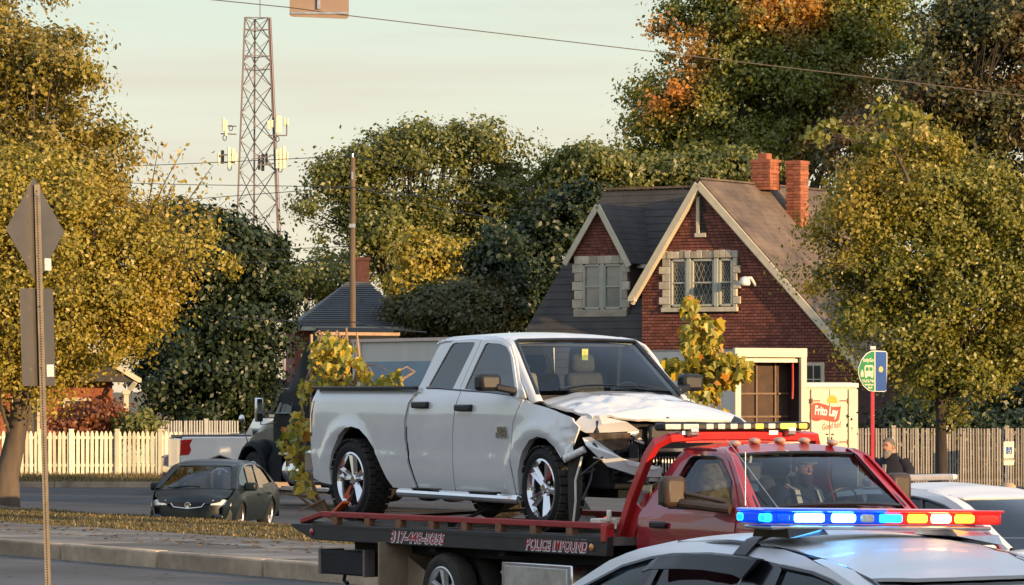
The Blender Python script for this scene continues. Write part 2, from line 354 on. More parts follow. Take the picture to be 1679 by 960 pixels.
# lawn below the picket fence with a thin kerb edge
vs = []; fs = []
for i in range(41):
    for j in range(7): x = -60+i*2.0; y = 108.4+j*1.4; vs.append((x, y, -.26+(.0 if j == 0 else .10+.03*j+.04*noise.noise((x*.7, y*.7, 2)))))
for i in range(40):
    for j in range(6): k = i*7+j; fs.append((k, k+7, k+8, k+1))
struct(mesh_obj('lawn', vs, fs, M_soil, None, 60))
b = MB()
for i in range(27): b.box((-59+i*3, 108.35, -.2), (2.96, .16, .18))
struct(b.build('far_kerb', M_conc2))
def g2(rs):
    x = -26+rs.rand()*20; y = 108.6+rs.rand()*4.5; j = (y-108.4)/1.4; return (x, y, -.26+.10*min(1, j)+.03*j+.04*noise.noise((x*.7, y*.7, 2)))
grass('grass', g2, 16000, .12, [(.07, .06, .018), (.16, .12, .04), (.24, .17, .06), (.10, .09, .025)], seed=3)
def leaves_mesh(name, pts, size, m, parent, rs, flat=.0, nrm=None, asp=.62):
    n = len(pts); d = rs.normal(size=(n, 3)); d /= np.linalg.norm(d, axis=1)[:, None]
    if nrm is not None: d = d*(1-flat)+nrm*flat; d /= np.linalg.norm(d, axis=1)[:, None]
    r = rs.normal(size=(n, 3)); a = np.cross(d, r); a /= np.linalg.norm(a, axis=1)[:, None]; b = np.cross(d, a)
    s = (size*(.6+.8*rs.rand(n)))[:, None]; v = np.empty((n, 4, 3))
    v[:, 0] = pts-a*s; v[:, 1] = pts+b*s*asp+d*s*.16; v[:, 2] = pts+a*s; v[:, 3] = pts-b*s*asp+d*s*.16
    me = bpy.data.meshes.new(name); me.vertices.add(n*4); me.vertices.foreach_set('co', v.ravel()); me.loops.add(n*4); me.loops.foreach_set('vertex_index', np.arange(n*4)); me.polygons.add(n); me.polygons.foreach_set('loop_start', np.arange(n)*4); me.polygons.foreach_set('loop_total', np.full(n, 4)); me.update(); me.validate()
    me.materials.append(m); return link(bpy.data.objects.new(name, me), parent)
# dry leaves scattered on the bank
def lf(rs):
    a = -12+rs.rand()*22; n = 1.2+rs.rand()*5.5; x, y, _ = kp(a, n, 0); return (x, y, (grass_z(n) if n > 3.4 else .235))

# ------------------------------------------------------------------ trees
rs = np.random.RandomState(4); o = leaves_mesh('fallen_leaves', np.array([lf(rs) for _ in range(1100)]), .045, leafmat('dry_leaves', [(.25, .14, .03), (.16, .08, .03), (.35, .2, .05)], .1), None, rs, .8, np.array([0, 0, 1.0])); o['kind'] = 'stuff'
M_bark = mat('grey_brown_bark', (.10, .075, .055), .95, var=.35, nscale=5, bump=.6, bscale=12, stretch=(1, 1, .2))
M_bark2 = mat('dark_bark', (.045, .035, .028), .95, var=.35, nscale=5, bump=.6, bscale=12, stretch=(1, 1, .2))
def tree(label, base, lobes, nclump, nleaf, size, m, tr=.25, seed=1, bark=None, cr=None, name='tree', group=None, shell=.5, spread=1.0, droop=0, limbs=26, twig=.02, cat='tree', top=None, flatz=.7):
    """lobes: (centre, (rx, ry, rz)). Clumps of leaves are strewn through the lobes, denser towards their skin; limbs run out to them."""
    rs = np.random.RandomState(seed); base = Vector(base); t = thing(name, label, cat, base, 0, group); bv = np.array(base)
    vol = np.array([l[1][0]*l[1][1]*l[1][2] for l in lobes])**.72; pr = vol/vol.sum(); cl = []; cn = []
    nb = max(3, nclump//8); bc = []; bn = []
    for k in rs.choice(len(lobes), nb, p=pr):
        c, r = lobes[k]; r = [max(.4*q, q-.9*(cr or .55)) for q in r]; d = rs.normal(size=3); d /= np.linalg.norm(d); q = (shell+(1-shell)*rs.rand()) if rs.rand() < .8 else rs.rand()**.5
        bc.append(np.array(c)+d*np.array(r)*q*spread*(1+.10*rs.normal())); bn.append(d)
    crad = cr or .55; bs = crad*(1.2+1.6*rs.rand(nb))
    for i in rs.randint(0, nb, nclump):
        d = rs.normal(size=3)+bn[i]*.5+np.array([0, 0, .45]); d /= np.linalg.norm(d); cl.append(bc[i]+d*bs[i]*np.array([1, 1, .62])*(.75+.3*rs.rand())); cn.append(d)
    cl = np.array(cl); cn = np.array(cn); crad = cr or .55
    idx = rs.randint(0, nclump, nleaf); sc = crad*(.45+1.0*rs.rand(nclump))
    off = rs.normal(size=(nleaf, 3))*np.array([1, 1, flatz])*.52; pts = cl[idx]+off*sc[idx][:, None]
    if droop: pts[:, 2] -= droop*np.abs(off[:, 0])*sc[idx]
    pts -= bv
    on = off/np.maximum(1e-3, np.linalg.norm(off, axis=1))[:, None]; up = on*.45+cn[idx]*.8+np.array([0, 0, .2]); up /= np.linalg.norm(up, axis=1)[:, None]
    leaves_mesh('crown', pts, size, m, t, rs, .55, up)
    b = MB(); ctr = np.average([np.array(l[0]) for l in lobes], axis=0, weights=pr)-bv; tp = Vector(top)-base if top else Vector(ctr)*.95+Vector((0, 0, .1))
    n = 7; path = []; w1 = rs.normal(0, .12, (n+1, 2))
    for i in range(n+1): u = i/n; path.append(Vector((tp.x*u**1.3+w1[i, 0]*tr*3*u, tp.y*u**1.3+w1[i, 1]*tr*3*u, tp.z*u)))
    b.tube(path, [tr*(1.35 if i == 0 else 1)*(1-.72*i/n) for i in range(n+1)], 9)
    for k in rs.choice(nclump, min(limbs, nclump), replace=False):
        e = Vector(cl[k]-bv); u = .35+.55*rs.rand(); j = min(n-1, int(u*n)); s_ = path[j].lerp(path[j+1], u*n-j); 
        if e.z < s_.z-.5: s_ = path[2]
        e = s_.lerp(e, .93); mid = s_.lerp(e, .5)+Vector((rs.normal(0, .2), rs.normal(0, .2), .10*(e-s_).length)); r0 = tr*(.42-.25*u)
        P = [s_*(1-a)**2+mid*2*a*(1-a)+e*a*a for a in np.linspace(0, 1, 6)]; b.tube(P, [max(twig*.6, r0*(1-.85*a)) for a in np.linspace(0, 1, 6)], 5)
        for q in range(3):
            f = P[2+q % 3]; g = e+Vector(rs.normal(0, crad*.5, 3)); b.tube([f, f.lerp(g, .5)+Vector((0, 0, .1)), g], [twig, twig*.8, twig*.4], 4)
    b.build('trunk', bark or M_bark, t, sm=60, fix=False); return t
SHR = 0
def L(px, py, rx, ry, D, k=1.0): s = F/D; c = at(px, py, D); return ((c.x, c.y, c.z), (rx/s, rx/s*k, ry/s))
def gb(px, D, z=-.32): return Vector(((px-CX)/F*D, D, z))
G_gold = leafmat('golden_autumn_leaves', [(.22, .18, .022), (.46, .35, .038), (.28, .25, .032), (.56, .44, .055), (.16, .155, .024)], .35, patch=(.52, .29, .025), pscale=.16)
G_olive = leafmat('olive_brown_leaves', [(.15, .125, .022), (.34, .26, .045), (.22, .18, .03), (.44, .33, .06)], .3, patch=(.29, .26, .03), pscale=.2)
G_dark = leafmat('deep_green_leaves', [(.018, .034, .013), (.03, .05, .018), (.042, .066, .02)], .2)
G_mid = leafmat('mid_green_leaves', [(.095, .12, .026), (.20, .21, .042), (.145, .16, .034), (.28, .27, .055)], .35, patch=(.27, .235, .04), pscale=.12)
G_maple = leafmat('turning_maple_leaves', [(.095, .125, .018), (.21, .225, .028), (.15, .175, .022), (.29, .27, .035)], .35, patch=(.60, .25, .035), pscale=.17)
G_hack = leafmat('yellow_green_leaves', [(.12, .14, .02), (.26, .25, .03), (.18, .185, .024), (.40, .34, .04)], .35, patch=(.44, .32, .035), pscale=.3)
G_shade = leafmat('dull_green_leaves', [(.05, .062, .02), (.12, .115, .032), (.08, .085, .024)], .3, patch=(.20, .11, .04), pscale=.15)
# left: tall olive-brown tree, gold tree before it, dark tree between
D = 118
tree('tall brown and olive tree at the left edge rising behind the golden tree', gb(40, D), [L(20, 90, 150, 150, D), L(120, 120, 90, 110, D), L(60, 270, 170, 130, D), L(160, 260, 60, 80, D), L(30, 400, 150, 110, D), L(-60, 200, 120, 250, D)], 560, 62000, 0.075, G_olive, .36, 11, cr=0.62)
D = 76
golden = tree('golden yellow tree at the left, standing behind the warning sign', at(4, 828, D), [L(60, 420, 130, 130, D), L(150, 400, 110, 120, D), L(232, 450, 72, 100, D), L(60, 560, 140, 110, D), L(170, 520, 110, 75, D), L(-20, 480, 100, 220, D), L(285, 420, 34, 46, D), L(60, 330, 100, 70, D), L(30, 640, 80, 45, D)], 900, 112000, 0.041, G_gold, .26, 12, cr=0.42, limbs=40)
# its thin outer shoots with few leaves against the sky
rs = np.random.RandomState(5); pts = []; o0 = golden.location
for (x, y) in((350, 270), (330, 300), (300, 245), (360, 430), (350, 400), (290, 290), (370, 330), (260, 240), (330, 460), (310, 330), (355, 365), (280, 320)):
    b = MB(); s_ = at(190+rs.uniform(-20, 20), 520+rs.uniform(-30, 30), D)-o0; e = at(x, y, D+rs.uniform(-1.5, 1.5))-o0; mid = s_.lerp(e, .5)+Vector((0, rs.uniform(-.6, .6), .3)); P = [s_*(1-a)**2+mid*2*a*(1-a)+e*a*a for a in np.linspace(0, 1, 9)]; b.tube(P, list(np.linspace(.03, .005, 9)), 5)
    for i in range(95): u = rs.uniform(.3, 1); p = s_*(1-u)**2+mid*2*u*(1-u)+e*u*u; pts.append(np.array(p)+rs.normal(0, .12+.12*(1-u), 3))
    b.build('shoot', M_bark, golden, fix=False)
leaves_mesh('shoot_leaves', np.array(pts), .048, G_gold, golden, rs)
D = 140
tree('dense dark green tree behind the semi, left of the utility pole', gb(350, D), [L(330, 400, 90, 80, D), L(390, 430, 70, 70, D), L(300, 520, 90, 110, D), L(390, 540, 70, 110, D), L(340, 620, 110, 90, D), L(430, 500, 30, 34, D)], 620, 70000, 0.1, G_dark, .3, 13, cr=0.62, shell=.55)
D = 200
tree('small pale tree in the distance below the tower', gb(500, D), [L(490, 465, 45, 35, D), L(540, 460, 40, 40, D), L(455, 480, 30, 30, D)], 110, 9000, 0.11, G_mid, .15, 14, cr=0.7)
D = 175
tree('big open crowned tree in the middle behind the utility pole', gb(665, D), [L(560, 300, 60, 60, D), L(640, 270, 70, 55, D), L(700, 240, 70, 45, D), L(770, 250, 60, 45, D), L(830, 270, 65, 50, D), L(650, 370, 90, 70, D), L(760, 350, 90, 75, D), L(870, 310, 50, 55, D), L(590, 400, 50, 60, D), L(690, 440, 80, 60, D), L(800, 440, 70, 70, D), L(540, 260, 22, 22, D), L(525, 330, 25, 35, D)], 560, 54000, 0.094, G_mid, .5, 15, cr=0.72, limbs=60, twig=.04, bark=M_bark2)
D = 165
tree('yellowing small tree below the big middle tree', gb(705, D), [L(700, 420, 35, 35, D), L(680, 455, 35, 35, D), L(740, 430, 30, 40, D), L(730, 490, 60, 45, D)], 150, 14000, 0.1, G_gold, .15, 16, cr=0.5)
D = 150
tree('round dull green bush behind the white pickup cab', gb(730, D), [L(700, 520, 60, 45, D), L(770, 520, 60, 50, D)], 260, 22000, 0.09, G_shade, .12, 17, cr=0.5, name='bush', cat='bush')
D = 152
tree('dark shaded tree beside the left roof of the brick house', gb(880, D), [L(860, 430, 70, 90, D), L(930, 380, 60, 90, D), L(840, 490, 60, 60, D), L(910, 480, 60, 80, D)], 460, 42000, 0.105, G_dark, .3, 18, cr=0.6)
D = 172
tree('sunlit green tree whose top shows over the ridge of the brick house', gb(1000, D), [L(940, 290, 50, 40, D), L(1010, 290, 70, 50, D), L(1090, 295, 70, 40, D), L(1160, 290, 60, 40, D), L(1000, 340, 90, 40, D), L(1210, 290, 50, 35, D)], 520, 50000, 0.105, G_mid, .4, 19, cr=0.62)
D = 185
tree('huge maple at upper right turning orange at its top', gb(1290, D), [L(1170, 60, 90, 90, D), L(1110, 170, 70, 80, D), L(1180, 190, 110, 90, D), L(1290, 120, 110, 110, D), L(1350, 40, 110, 90, D), L(1250, 20, 90, 60, D), L(1100, 230, 60, 50, D), L(1240, 240, 100, 50, D), L(1380, 150, 90, 100, D), L(1450, 60, 80, 90, D)], 1150, 125000, 0.102, G_maple, .7, 20, cr=0.82, limbs=60, bark=M_bark2, twig=.04)
D = 176
tree('dull brown green tree at the upper right corner behind the pale leaved tree', gb(1560, D), [L(1540, 60, 90, 80, D), L(1640, 50, 90, 90, D), L(1560, 180, 110, 90, D), L(1660, 190, 90, 110, D), L(1460, 200, 70, 90, D), L(1420, 280, 70, 60, D), L(1560, 300, 130, 70, D)], 700, 60000, 0.12, G_shade, .6, 21, cr=0.82, limbs=60, bark=M_bark2, twig=.05)
D = 84
tree('yellow green street tree with drooping boughs above the pale fence at right', gb(1545, D, -.03), [L(1500, 320, 120, 90, D), L(1410, 350, 80, 80, D), L(1600, 340, 90, 80, D), L(1440, 470, 110, 90, D), L(1560, 460, 110, 90, D), L(1640, 450, 70, 110, D), L(1480, 560, 90, 70, D), L(1580, 580, 100, 70, D), L(1670, 540, 70, 110, D), L(1690, 400, 60, 120, D), L(1380, 430, 50, 60, D), L(1420, 530, 40, 35, D), L(1470, 250, 70, 40, D), L(1490, 625, 40, 26, D), L(1570, 635, 60, 30, D)], 900, 104000, 0.046, G_hack, .15, 22, cr=0.42, droop=.25, limbs=50, bark=M_bark2)
D = 82
tree('pale top shoots poking above the yellow green street tree', at(1490, 300, D), [L(1480, 200, 26, 20, D), L(1455, 185, 10, 8, D), L(1510, 215, 14, 9, D), L(1570, 200, 8, 14, D), L(1395, 180, 14, 20, D), L(1360, 230, 22, 22, D), L(1440, 240, 26, 20, D)], 46, 620, .085, G_hack, .04, 23, cr=.22, limbs=14, twig=.01, name='sapling')
# ------------------------------------------------------------------ young trees near the trucks: every leaf its own object
def leaf_mesh(name, m, s):
    o = [(0, 0), (.16, .02), (.42, .08), (.36, .30), (.54, .52), (.30, .60), (.22, .86), (0, 1.0)]; pts = [(-x, y) for x, y in o[1:-1]]
    V = []; Fc = []
    for sgn in(1, -1):
        k = len(V); 
        for x, y in o: V.append((sgn*x*s, y*s, .38*abs(x)*s-.38*y*y*s))
        f = tuple(k+i for i in range(len(o))); Fc.append(f if sgn > 0 else f[::-1])
    me = bpy.data.meshes.new(name); me.from_pydata(V, [], Fc); me.materials.append(m); me.polygons.foreach_set('use_smooth', [True]*2); return me
LM = [leafmat('butter_yellow_leaf', [(.66, .45, .035), (.66, .45, .035)], .35), leafmat('lime_leaf', [(.34, .31, .035), (.34, .31, .035)], .35), leafmat('green_leaf', [(.10, .125, .02), (.10, .125, .02)], .3), leafmat('orange_leaf', [(.60, .26, .03), (.60, .26, .03)], .3)]
G_sap = leafmat('sapling_leaves', [(.16, .19, .03), (.34, .32, .04), (.60, .44, .04), (.24, .25, .03)], .35)
def sapling(label, base, stems, clumps, n, size, seed, D, mix=(.46, .30, .16, .08), name='sapling', more=0):
    rs = np.random.RandomState(seed); base = Vector(base); t = thing(name, label, 'sapling', base); b = MB()
    for st in stems:
        P = [at(x, y, D+dd)-base for x, y, dd in st]; b.tube(P, list(np.linspace(.035, .010, len(P))), 6)
    ms = [leaf_mesh('leaf', m, size) for m in LM]
    pr = np.array([c[4] for c in clumps], float); pr /= pr.sum()
    for i in range(n):
        c = clumps[rs.choice(len(clumps), p=pr)]; a = rs.rand()*6.28; r = rs.rand()**.6; p = at(c[0]+c[2]*r*math.cos(a), c[1]+c[3]*r*math.sin(a), D+rs.normal(0, .22))-base
        o = bpy.data.objects.new('leaf', ms[rs.choice(4, p=mix)]); COL.objects.link(o); o.parent = t; o.location = p; o.rotation_euler = (rs.uniform(-2.4, -.4), rs.uniform(-.6, .6), rs.uniform(-1.6, 1.6)+math.pi*(rs.rand() < .35)); q = rs.uniform(.5, 1.2); o.scale = (q, q, q)
        if i % 4 == 0:
            st = stems[rs.randint(len(stems))]; k = rs.randint(len(st)); s_ = min((at(x, y, D+dd)-base for st in stems for x, y, dd in st), key=lambda v: (v-p).length); b.tube([s_, s_.lerp(p, .5)+Vector((0, 0, .05)), p], [.010, .007, .004], 4)
    V = []; Fc = []; src = ms[1]                       # the leaves past the three hundred: joined
    for i in range(more):
        c = clumps[rs.choice(len(clumps), p=pr)]; a = rs.rand()*6.28; r = rs.rand()**.6; p = at(c[0]+c[2]*r*math.cos(a), c[1]+c[3]*r*math.sin(a), D+rs.normal(0, .25))-base
        Mx = Matrix.Rotation(rs.uniform(0, 6.28), 3, 'Z') @ Matrix.Rotation(rs.uniform(-2.4, -.4), 3, 'X'); q = rs.uniform(.45, 1.0); k = len(V); V += [tuple(Mx @ (v.co*q)+p) for v in src.vertices]; Fc += [tuple(j+k for j in f.vertices) for f in src.polygons]
    if more:
        o = mesh_obj('leaf_mass', V, Fc, G_sap, t); o['kind'] = 'stuff'
    b.build('stem', mat('pale_twig_bark', (.34, .22, .13), .85, var=.25, nscale=8), t, fix=False); return t
D = 58
sapling('leafy yellow sapling standing right of the white pickup bonnet before the brick house', at(1175, 910, D), [[(1175, 912, 0), (1170, 760, 0), (1160, 650, 0), (1150, 560, 0), (1132, 490, 0)], [(1165, 700, 0), (1180, 640, .1), (1215, 600, 0)], [(1165, 700, 0), (1130, 640, 0), (1098, 600, 0)], [(1160, 640, 0), (1185, 580, 0), (1165, 530, 0)]],
        [(1130, 500, 14, 18, 1.1), (1150, 545, 34, 32, 3.6), (1145, 580, 30, 30, 2), (1165, 610, 45, 35, 3.2), (1195, 600, 36, 24, 1.9), (1100, 600, 20, 16, 1.1), (1150, 645, 30, 18, 1.4), (1160, 690, 40, 30, 1.6), (1180, 760, 50, 50, 2), (1215, 605, 15, 20, .8)], 298, .165, 31, D, more=620)
D = 42.6
sapling('broken young tree of yellow leaves and bare twigs behind the pickup tailgate', at(560, 850, 41.9), [[(572, 849, -.9), (545, 852, 0), (520, 815, 0), (500, 760, 0), (498, 690, 0), (492, 640, 0)], [(572, 849, -.9), (552, 852, 0), (585, 740, 0), (574, 640, .2), (569, 560, .2), (568, 538, .2)], [(575, 660, .2), (560, 600, .2), (530, 552, .2)], [(575, 650, .2), (590, 600, .2), (585, 545, .2)], [(572, 849, -.9), (545, 850, 0), (510, 830, 0), (480, 806, 0)], [(572, 849, -.9), (548, 846, 0), (505, 815, .1), (470, 810, 0)], [(572, 849, -.9), (545, 848, 0), (530, 820, -.1), (490, 838, 0)], [(570, 660, .2), (545, 620, .2), (520, 600, .2)], [(572, 640, .2), (566, 590, .2), (556, 548, .2)], [(574, 640, .2), (640, 634, .3), (680, 610, .3)]],
        [(530, 565, 18, 14, 1), (525, 590, 16, 20, 1.2), (560, 575, 22, 25, 1.5), (548, 610, 28, 22, 1.6), (520, 628, 16, 14, 1), (590, 598, 14, 16, .8), (605, 622, 16, 14, .8), (636, 624, 24, 14, 1.2), (648, 612, 10, 8, .4), (494, 690, 16, 22, 1.4), (484, 720, 26, 30, 2.2), (490, 755, 22, 30, 1.6), (497, 640, 8, 20, .5), (500, 790, 14, 22, .7), (540, 560, 30, 20, .6)], 240, .11, 32, D, more=220)

# unseen trees added to shade the lane and house and reflect in paintwork
def added_trees(spots, seed):
    rs = np.random.RandomState(seed); P = []; B = MB()
    for x, y, r, h in spots:
        n = int(900*r*h/12); d = rs.normal(size=(n, 3)); d /= np.linalg.norm(d, axis=1)[:, None]; q = (.6+.4*rs.rand(n))[:, None]
        P.append(np.array([x, y, h*.56])+d*q*np.array([r, r, h*.44])+rs.normal(0, .25, (n, 3))); B.tube([(x, y, -.3), (x, y, h*.6)], [.3, .15], 7)
    o = leaves_mesh('added_tree_line', np.concatenate(P), .42, G_mid, None, rs, 0); o['kind'] = 'stuff'
    t = B.build('added_tree_trunk', M_bark, None); t['kind'] = 'stuff'; return o
added_trees([(-30-3*i+2*(i % 2), 4+7*i, 4.6, 6.2+(i*37 % 5)*.5) for i in range(6)]+[(-74-2*i, 58+7*i, 4.6, 7.5+(i*37 % 5)*.4) for i in range(9)]+[(-20-6*i, -8-3*(i % 3), 4.5, 7+(i*29 % 4)*.5) for i in range(5)]+[(-6+7*i, -26-2*(i % 2), 4.5, 9) for i in range(3)]+[(10.5, 13.2, 2.4, 6.0), (13.5, 9.5, 2.6, 6.5), (28, 116.5, 4.0, 9.0), (33, 112, 4.4, 9.5)], 77)
# ------------------------------------------------------------------ vehicle materials
M_white = mat('white_car_paint', (.70, .685, .65), .30, nscale=2.2, coat=.9, col2=(.77, .76, .735))
M_black = mat('black_plastic', (.012, .012, .013), .42, var=.3, nscale=20)
M_dark = mat('dark_interior', (.02, .02, .022), .8, var=.3, nscale=9)
M_trim = mat('black_gloss', (.008, .008, .01), .2, var=.2, coat=.5)
M_rub = mat('tyre_rubber', (.017, .0155, .0145), .85, var=.3, nscale=14, bump=.3, bscale=120)
M_mud = mat('dusty_tread_rubber', (.05, .042, .034), .95, var=.35, nscale=12, bump=.4, bscale=90)
M_chrome = mat('chrome', (.75, .75, .76), .12, 1, var=.05, nscale=8)
M_alu = mat('scuffed_aluminium', (.6, .6, .6), .38, 1, var=.2, nscale=5, bump=.1)
M_red = mat('deep_red_paint', (.26, .006, .018), .32, nscale=3, coat=.8, col2=(.33, .016, .026))
M_redrail = mat('scraped_red_steel', (.36, .028, .026), .5, var=.2, nscale=7, bump=.15)
M_redbar = mat('bright_red_steel', (.50, .022, .024), .4, var=.08, nscale=3, coat=.4)
M_bed = mat('black_bed_steel', (.022, .022, .024), .45, var=.35, nscale=3, bump=.08)
M_deck = mat('worn_steel_deck', (.20, .17, .15), .55, .3, var=.35, nscale=2.5, bump=.2, stretch=(.6, 4, 1))
M_wood = mat('rust_brown_block', (.26, .12, .06), .8, var=.3, nscale=9, bump=.3)
M_under = mat('chassis_black', (.015, .014, .014), .8, var=.4, nscale=5, bump=.2)
M_gdark = glass('tinted_side_glass', (.02, .026, .03), refl=3.2)
M_gmid = glass('windscreen_glass', (.72, .80, .80), refl=1.45)
M_gside = glass('side_glass', (.36, .42, .43), refl=1.5)
M_gpol = glass('police_side_glass', (.10, .13, .14), refl=1.6)
M_redlens = mat('red_lens', (.45, .012, .012), .15, var=.1, coat=1)
M_amb = mat('amber_lens', (.8, .30, .03), .15, var=.1, coat=1)
M_clear = mat('clear_lamp_lens', (.7, .68, .62), .12, var=.25, nscale=30, coat=1)
M_seat = mat('dark_grey_seat_cloth', (.06, .06, .065), .9, var=.25, nscale=12)
M_seat2 = mat('beige_seat_cloth', (.30, .26, .21), .9, var=.2, nscale=9)
M_orange = mat('orange_webbing', (.8, .13, .02), .6, var=.15, nscale=20)
M_letter = mat('red_lettering', (.42, .02, .025), .5, var=.05)
M_letterw = mat('white_lettering', (.75, .7, .68), .5, var=.05)
M_cream = mat('cream_inner_panel', (.78, .72, .58), .5, var=.08)

def wheel(parent, loc, r, w, rr, sg, lugs=30, mt=None, rimm=None, spokes=5, name='wheel', sw=.07):
    b = MB(); h = w/2
    b.lathe([(rr, -h+.02), (rr+.03, -h), (r-.07, -h-.005), (r-.018, -h+.03), (r-.004, -w*.2), (r, 0), (r-.004, w*.2), (r-.018, h-.03), (r-.07, h+.005), (rr+.03, h), (rr, h-.02)], (0, 0, 0), 'y', 40)
    t = b.build(name, mt or M_rub, parent); t.location = loc
    if lugs:
        g = MB()
        for i in range(lugs):
            a = 2*math.pi*i/lugs
            for (y0, ln, da) in((-h*.68, w*.27, 0), (h*.68, w*.27, .5), (-h*.16, w*.20, .5), (h*.2, w*.18, 0)):
                aa = a+da*2*math.pi/lugs; Mx = Matrix.Rotation(-aa, 3, 'Y')
                g.box(Mx @ Vector((r-.002, y0, 0)), (.016, ln, 2*math.pi*r/lugs*.74), Mx)
        g.build('tread', M_mud, t)['kind'] = 'stuff'
    q = MB(); f = sg*(h-.02)
    q.lathe([(rr+.012, f), (rr-.012, f+sg*.008), (rr-.03, f-sg*.02), (rr-.04, f-sg*.10), (rr-.05, -f)], (0, 0, 0), 'y', 40)
    for i in range(spokes):
        a = 2*math.pi*i/spokes+.35; ca, sa = math.cos(a), math.sin(a)
        def P(rad, tn, y): return (ca*rad-sa*tn, y, sa*rad+ca*tn)
        for tw in(-1, 1):
            q.loft([[P(.035, tw*.012-.02, f-sg*.065), P(.035, tw*.012, f-sg*.03), P(.035, tw*.012+.02, f-sg*.065), P(.035, tw*.012, f-sg*.09)],
                    [P(rr-.02, tw*sw*.55-sw*.42, f-sg*.04), P(rr-.02, tw*sw*.55, f-sg*.004), P(rr-.02, tw*sw*.55+sw*.42, f-sg*.04), P(rr-.02, tw*sw*.55, f-sg*.07)]])
    q.lathe([(.0, f-sg*.02), (.04, f-sg*.022), (.055, f-sg*.035), (.06, f-sg*.07), (0, f-sg*.075)], (0, 0, 0), 'y', 20)
    for i in range(5):
        a = 2*math.pi*i/5+.95; c = Vector((math.cos(a)*.075, 0, math.sin(a)*.075)); q.cyl(c+Vector((0, f-sg*.075, 0)), c+Vector((0, f-sg*.035, 0)), .012, 6)
    q.build('rim', rimm or M_chrome, t, sm=30)
    k = MB(); k.lathe([(rr-.045, f-sg*.13), (0, f-sg*.12)], (0, 0, 0), 'y', 24); k.build('brake_disc', M_under, t)
    return t
def seat(parent, x, y, z, m, name='seat', fx=1):
    b = MB(); b.box((x, y, z), (.48, .5, .16)); b.box((x-fx*.24, y, z+.36), (.14, .48, .62), Matrix.Rotation(R(-14*fx), 3, 'Y'))
    b.box((x-fx*.36, y, z+.76), (.10, .27, .19), Matrix.Rotation(R(-10*fx), 3, 'Y')); return b.build(name, m, parent, bev=.05)

# ------------------------------------------------------------------ frame of the tow truck: x forward, y to its left, z up
TH = R(-58); TOW = Vector((1.933, 37.162, 0))
def towp(x, y, z): return TOW+Matrix.Rotation(TH, 3, 'Z') @ Vector((x, y, z))

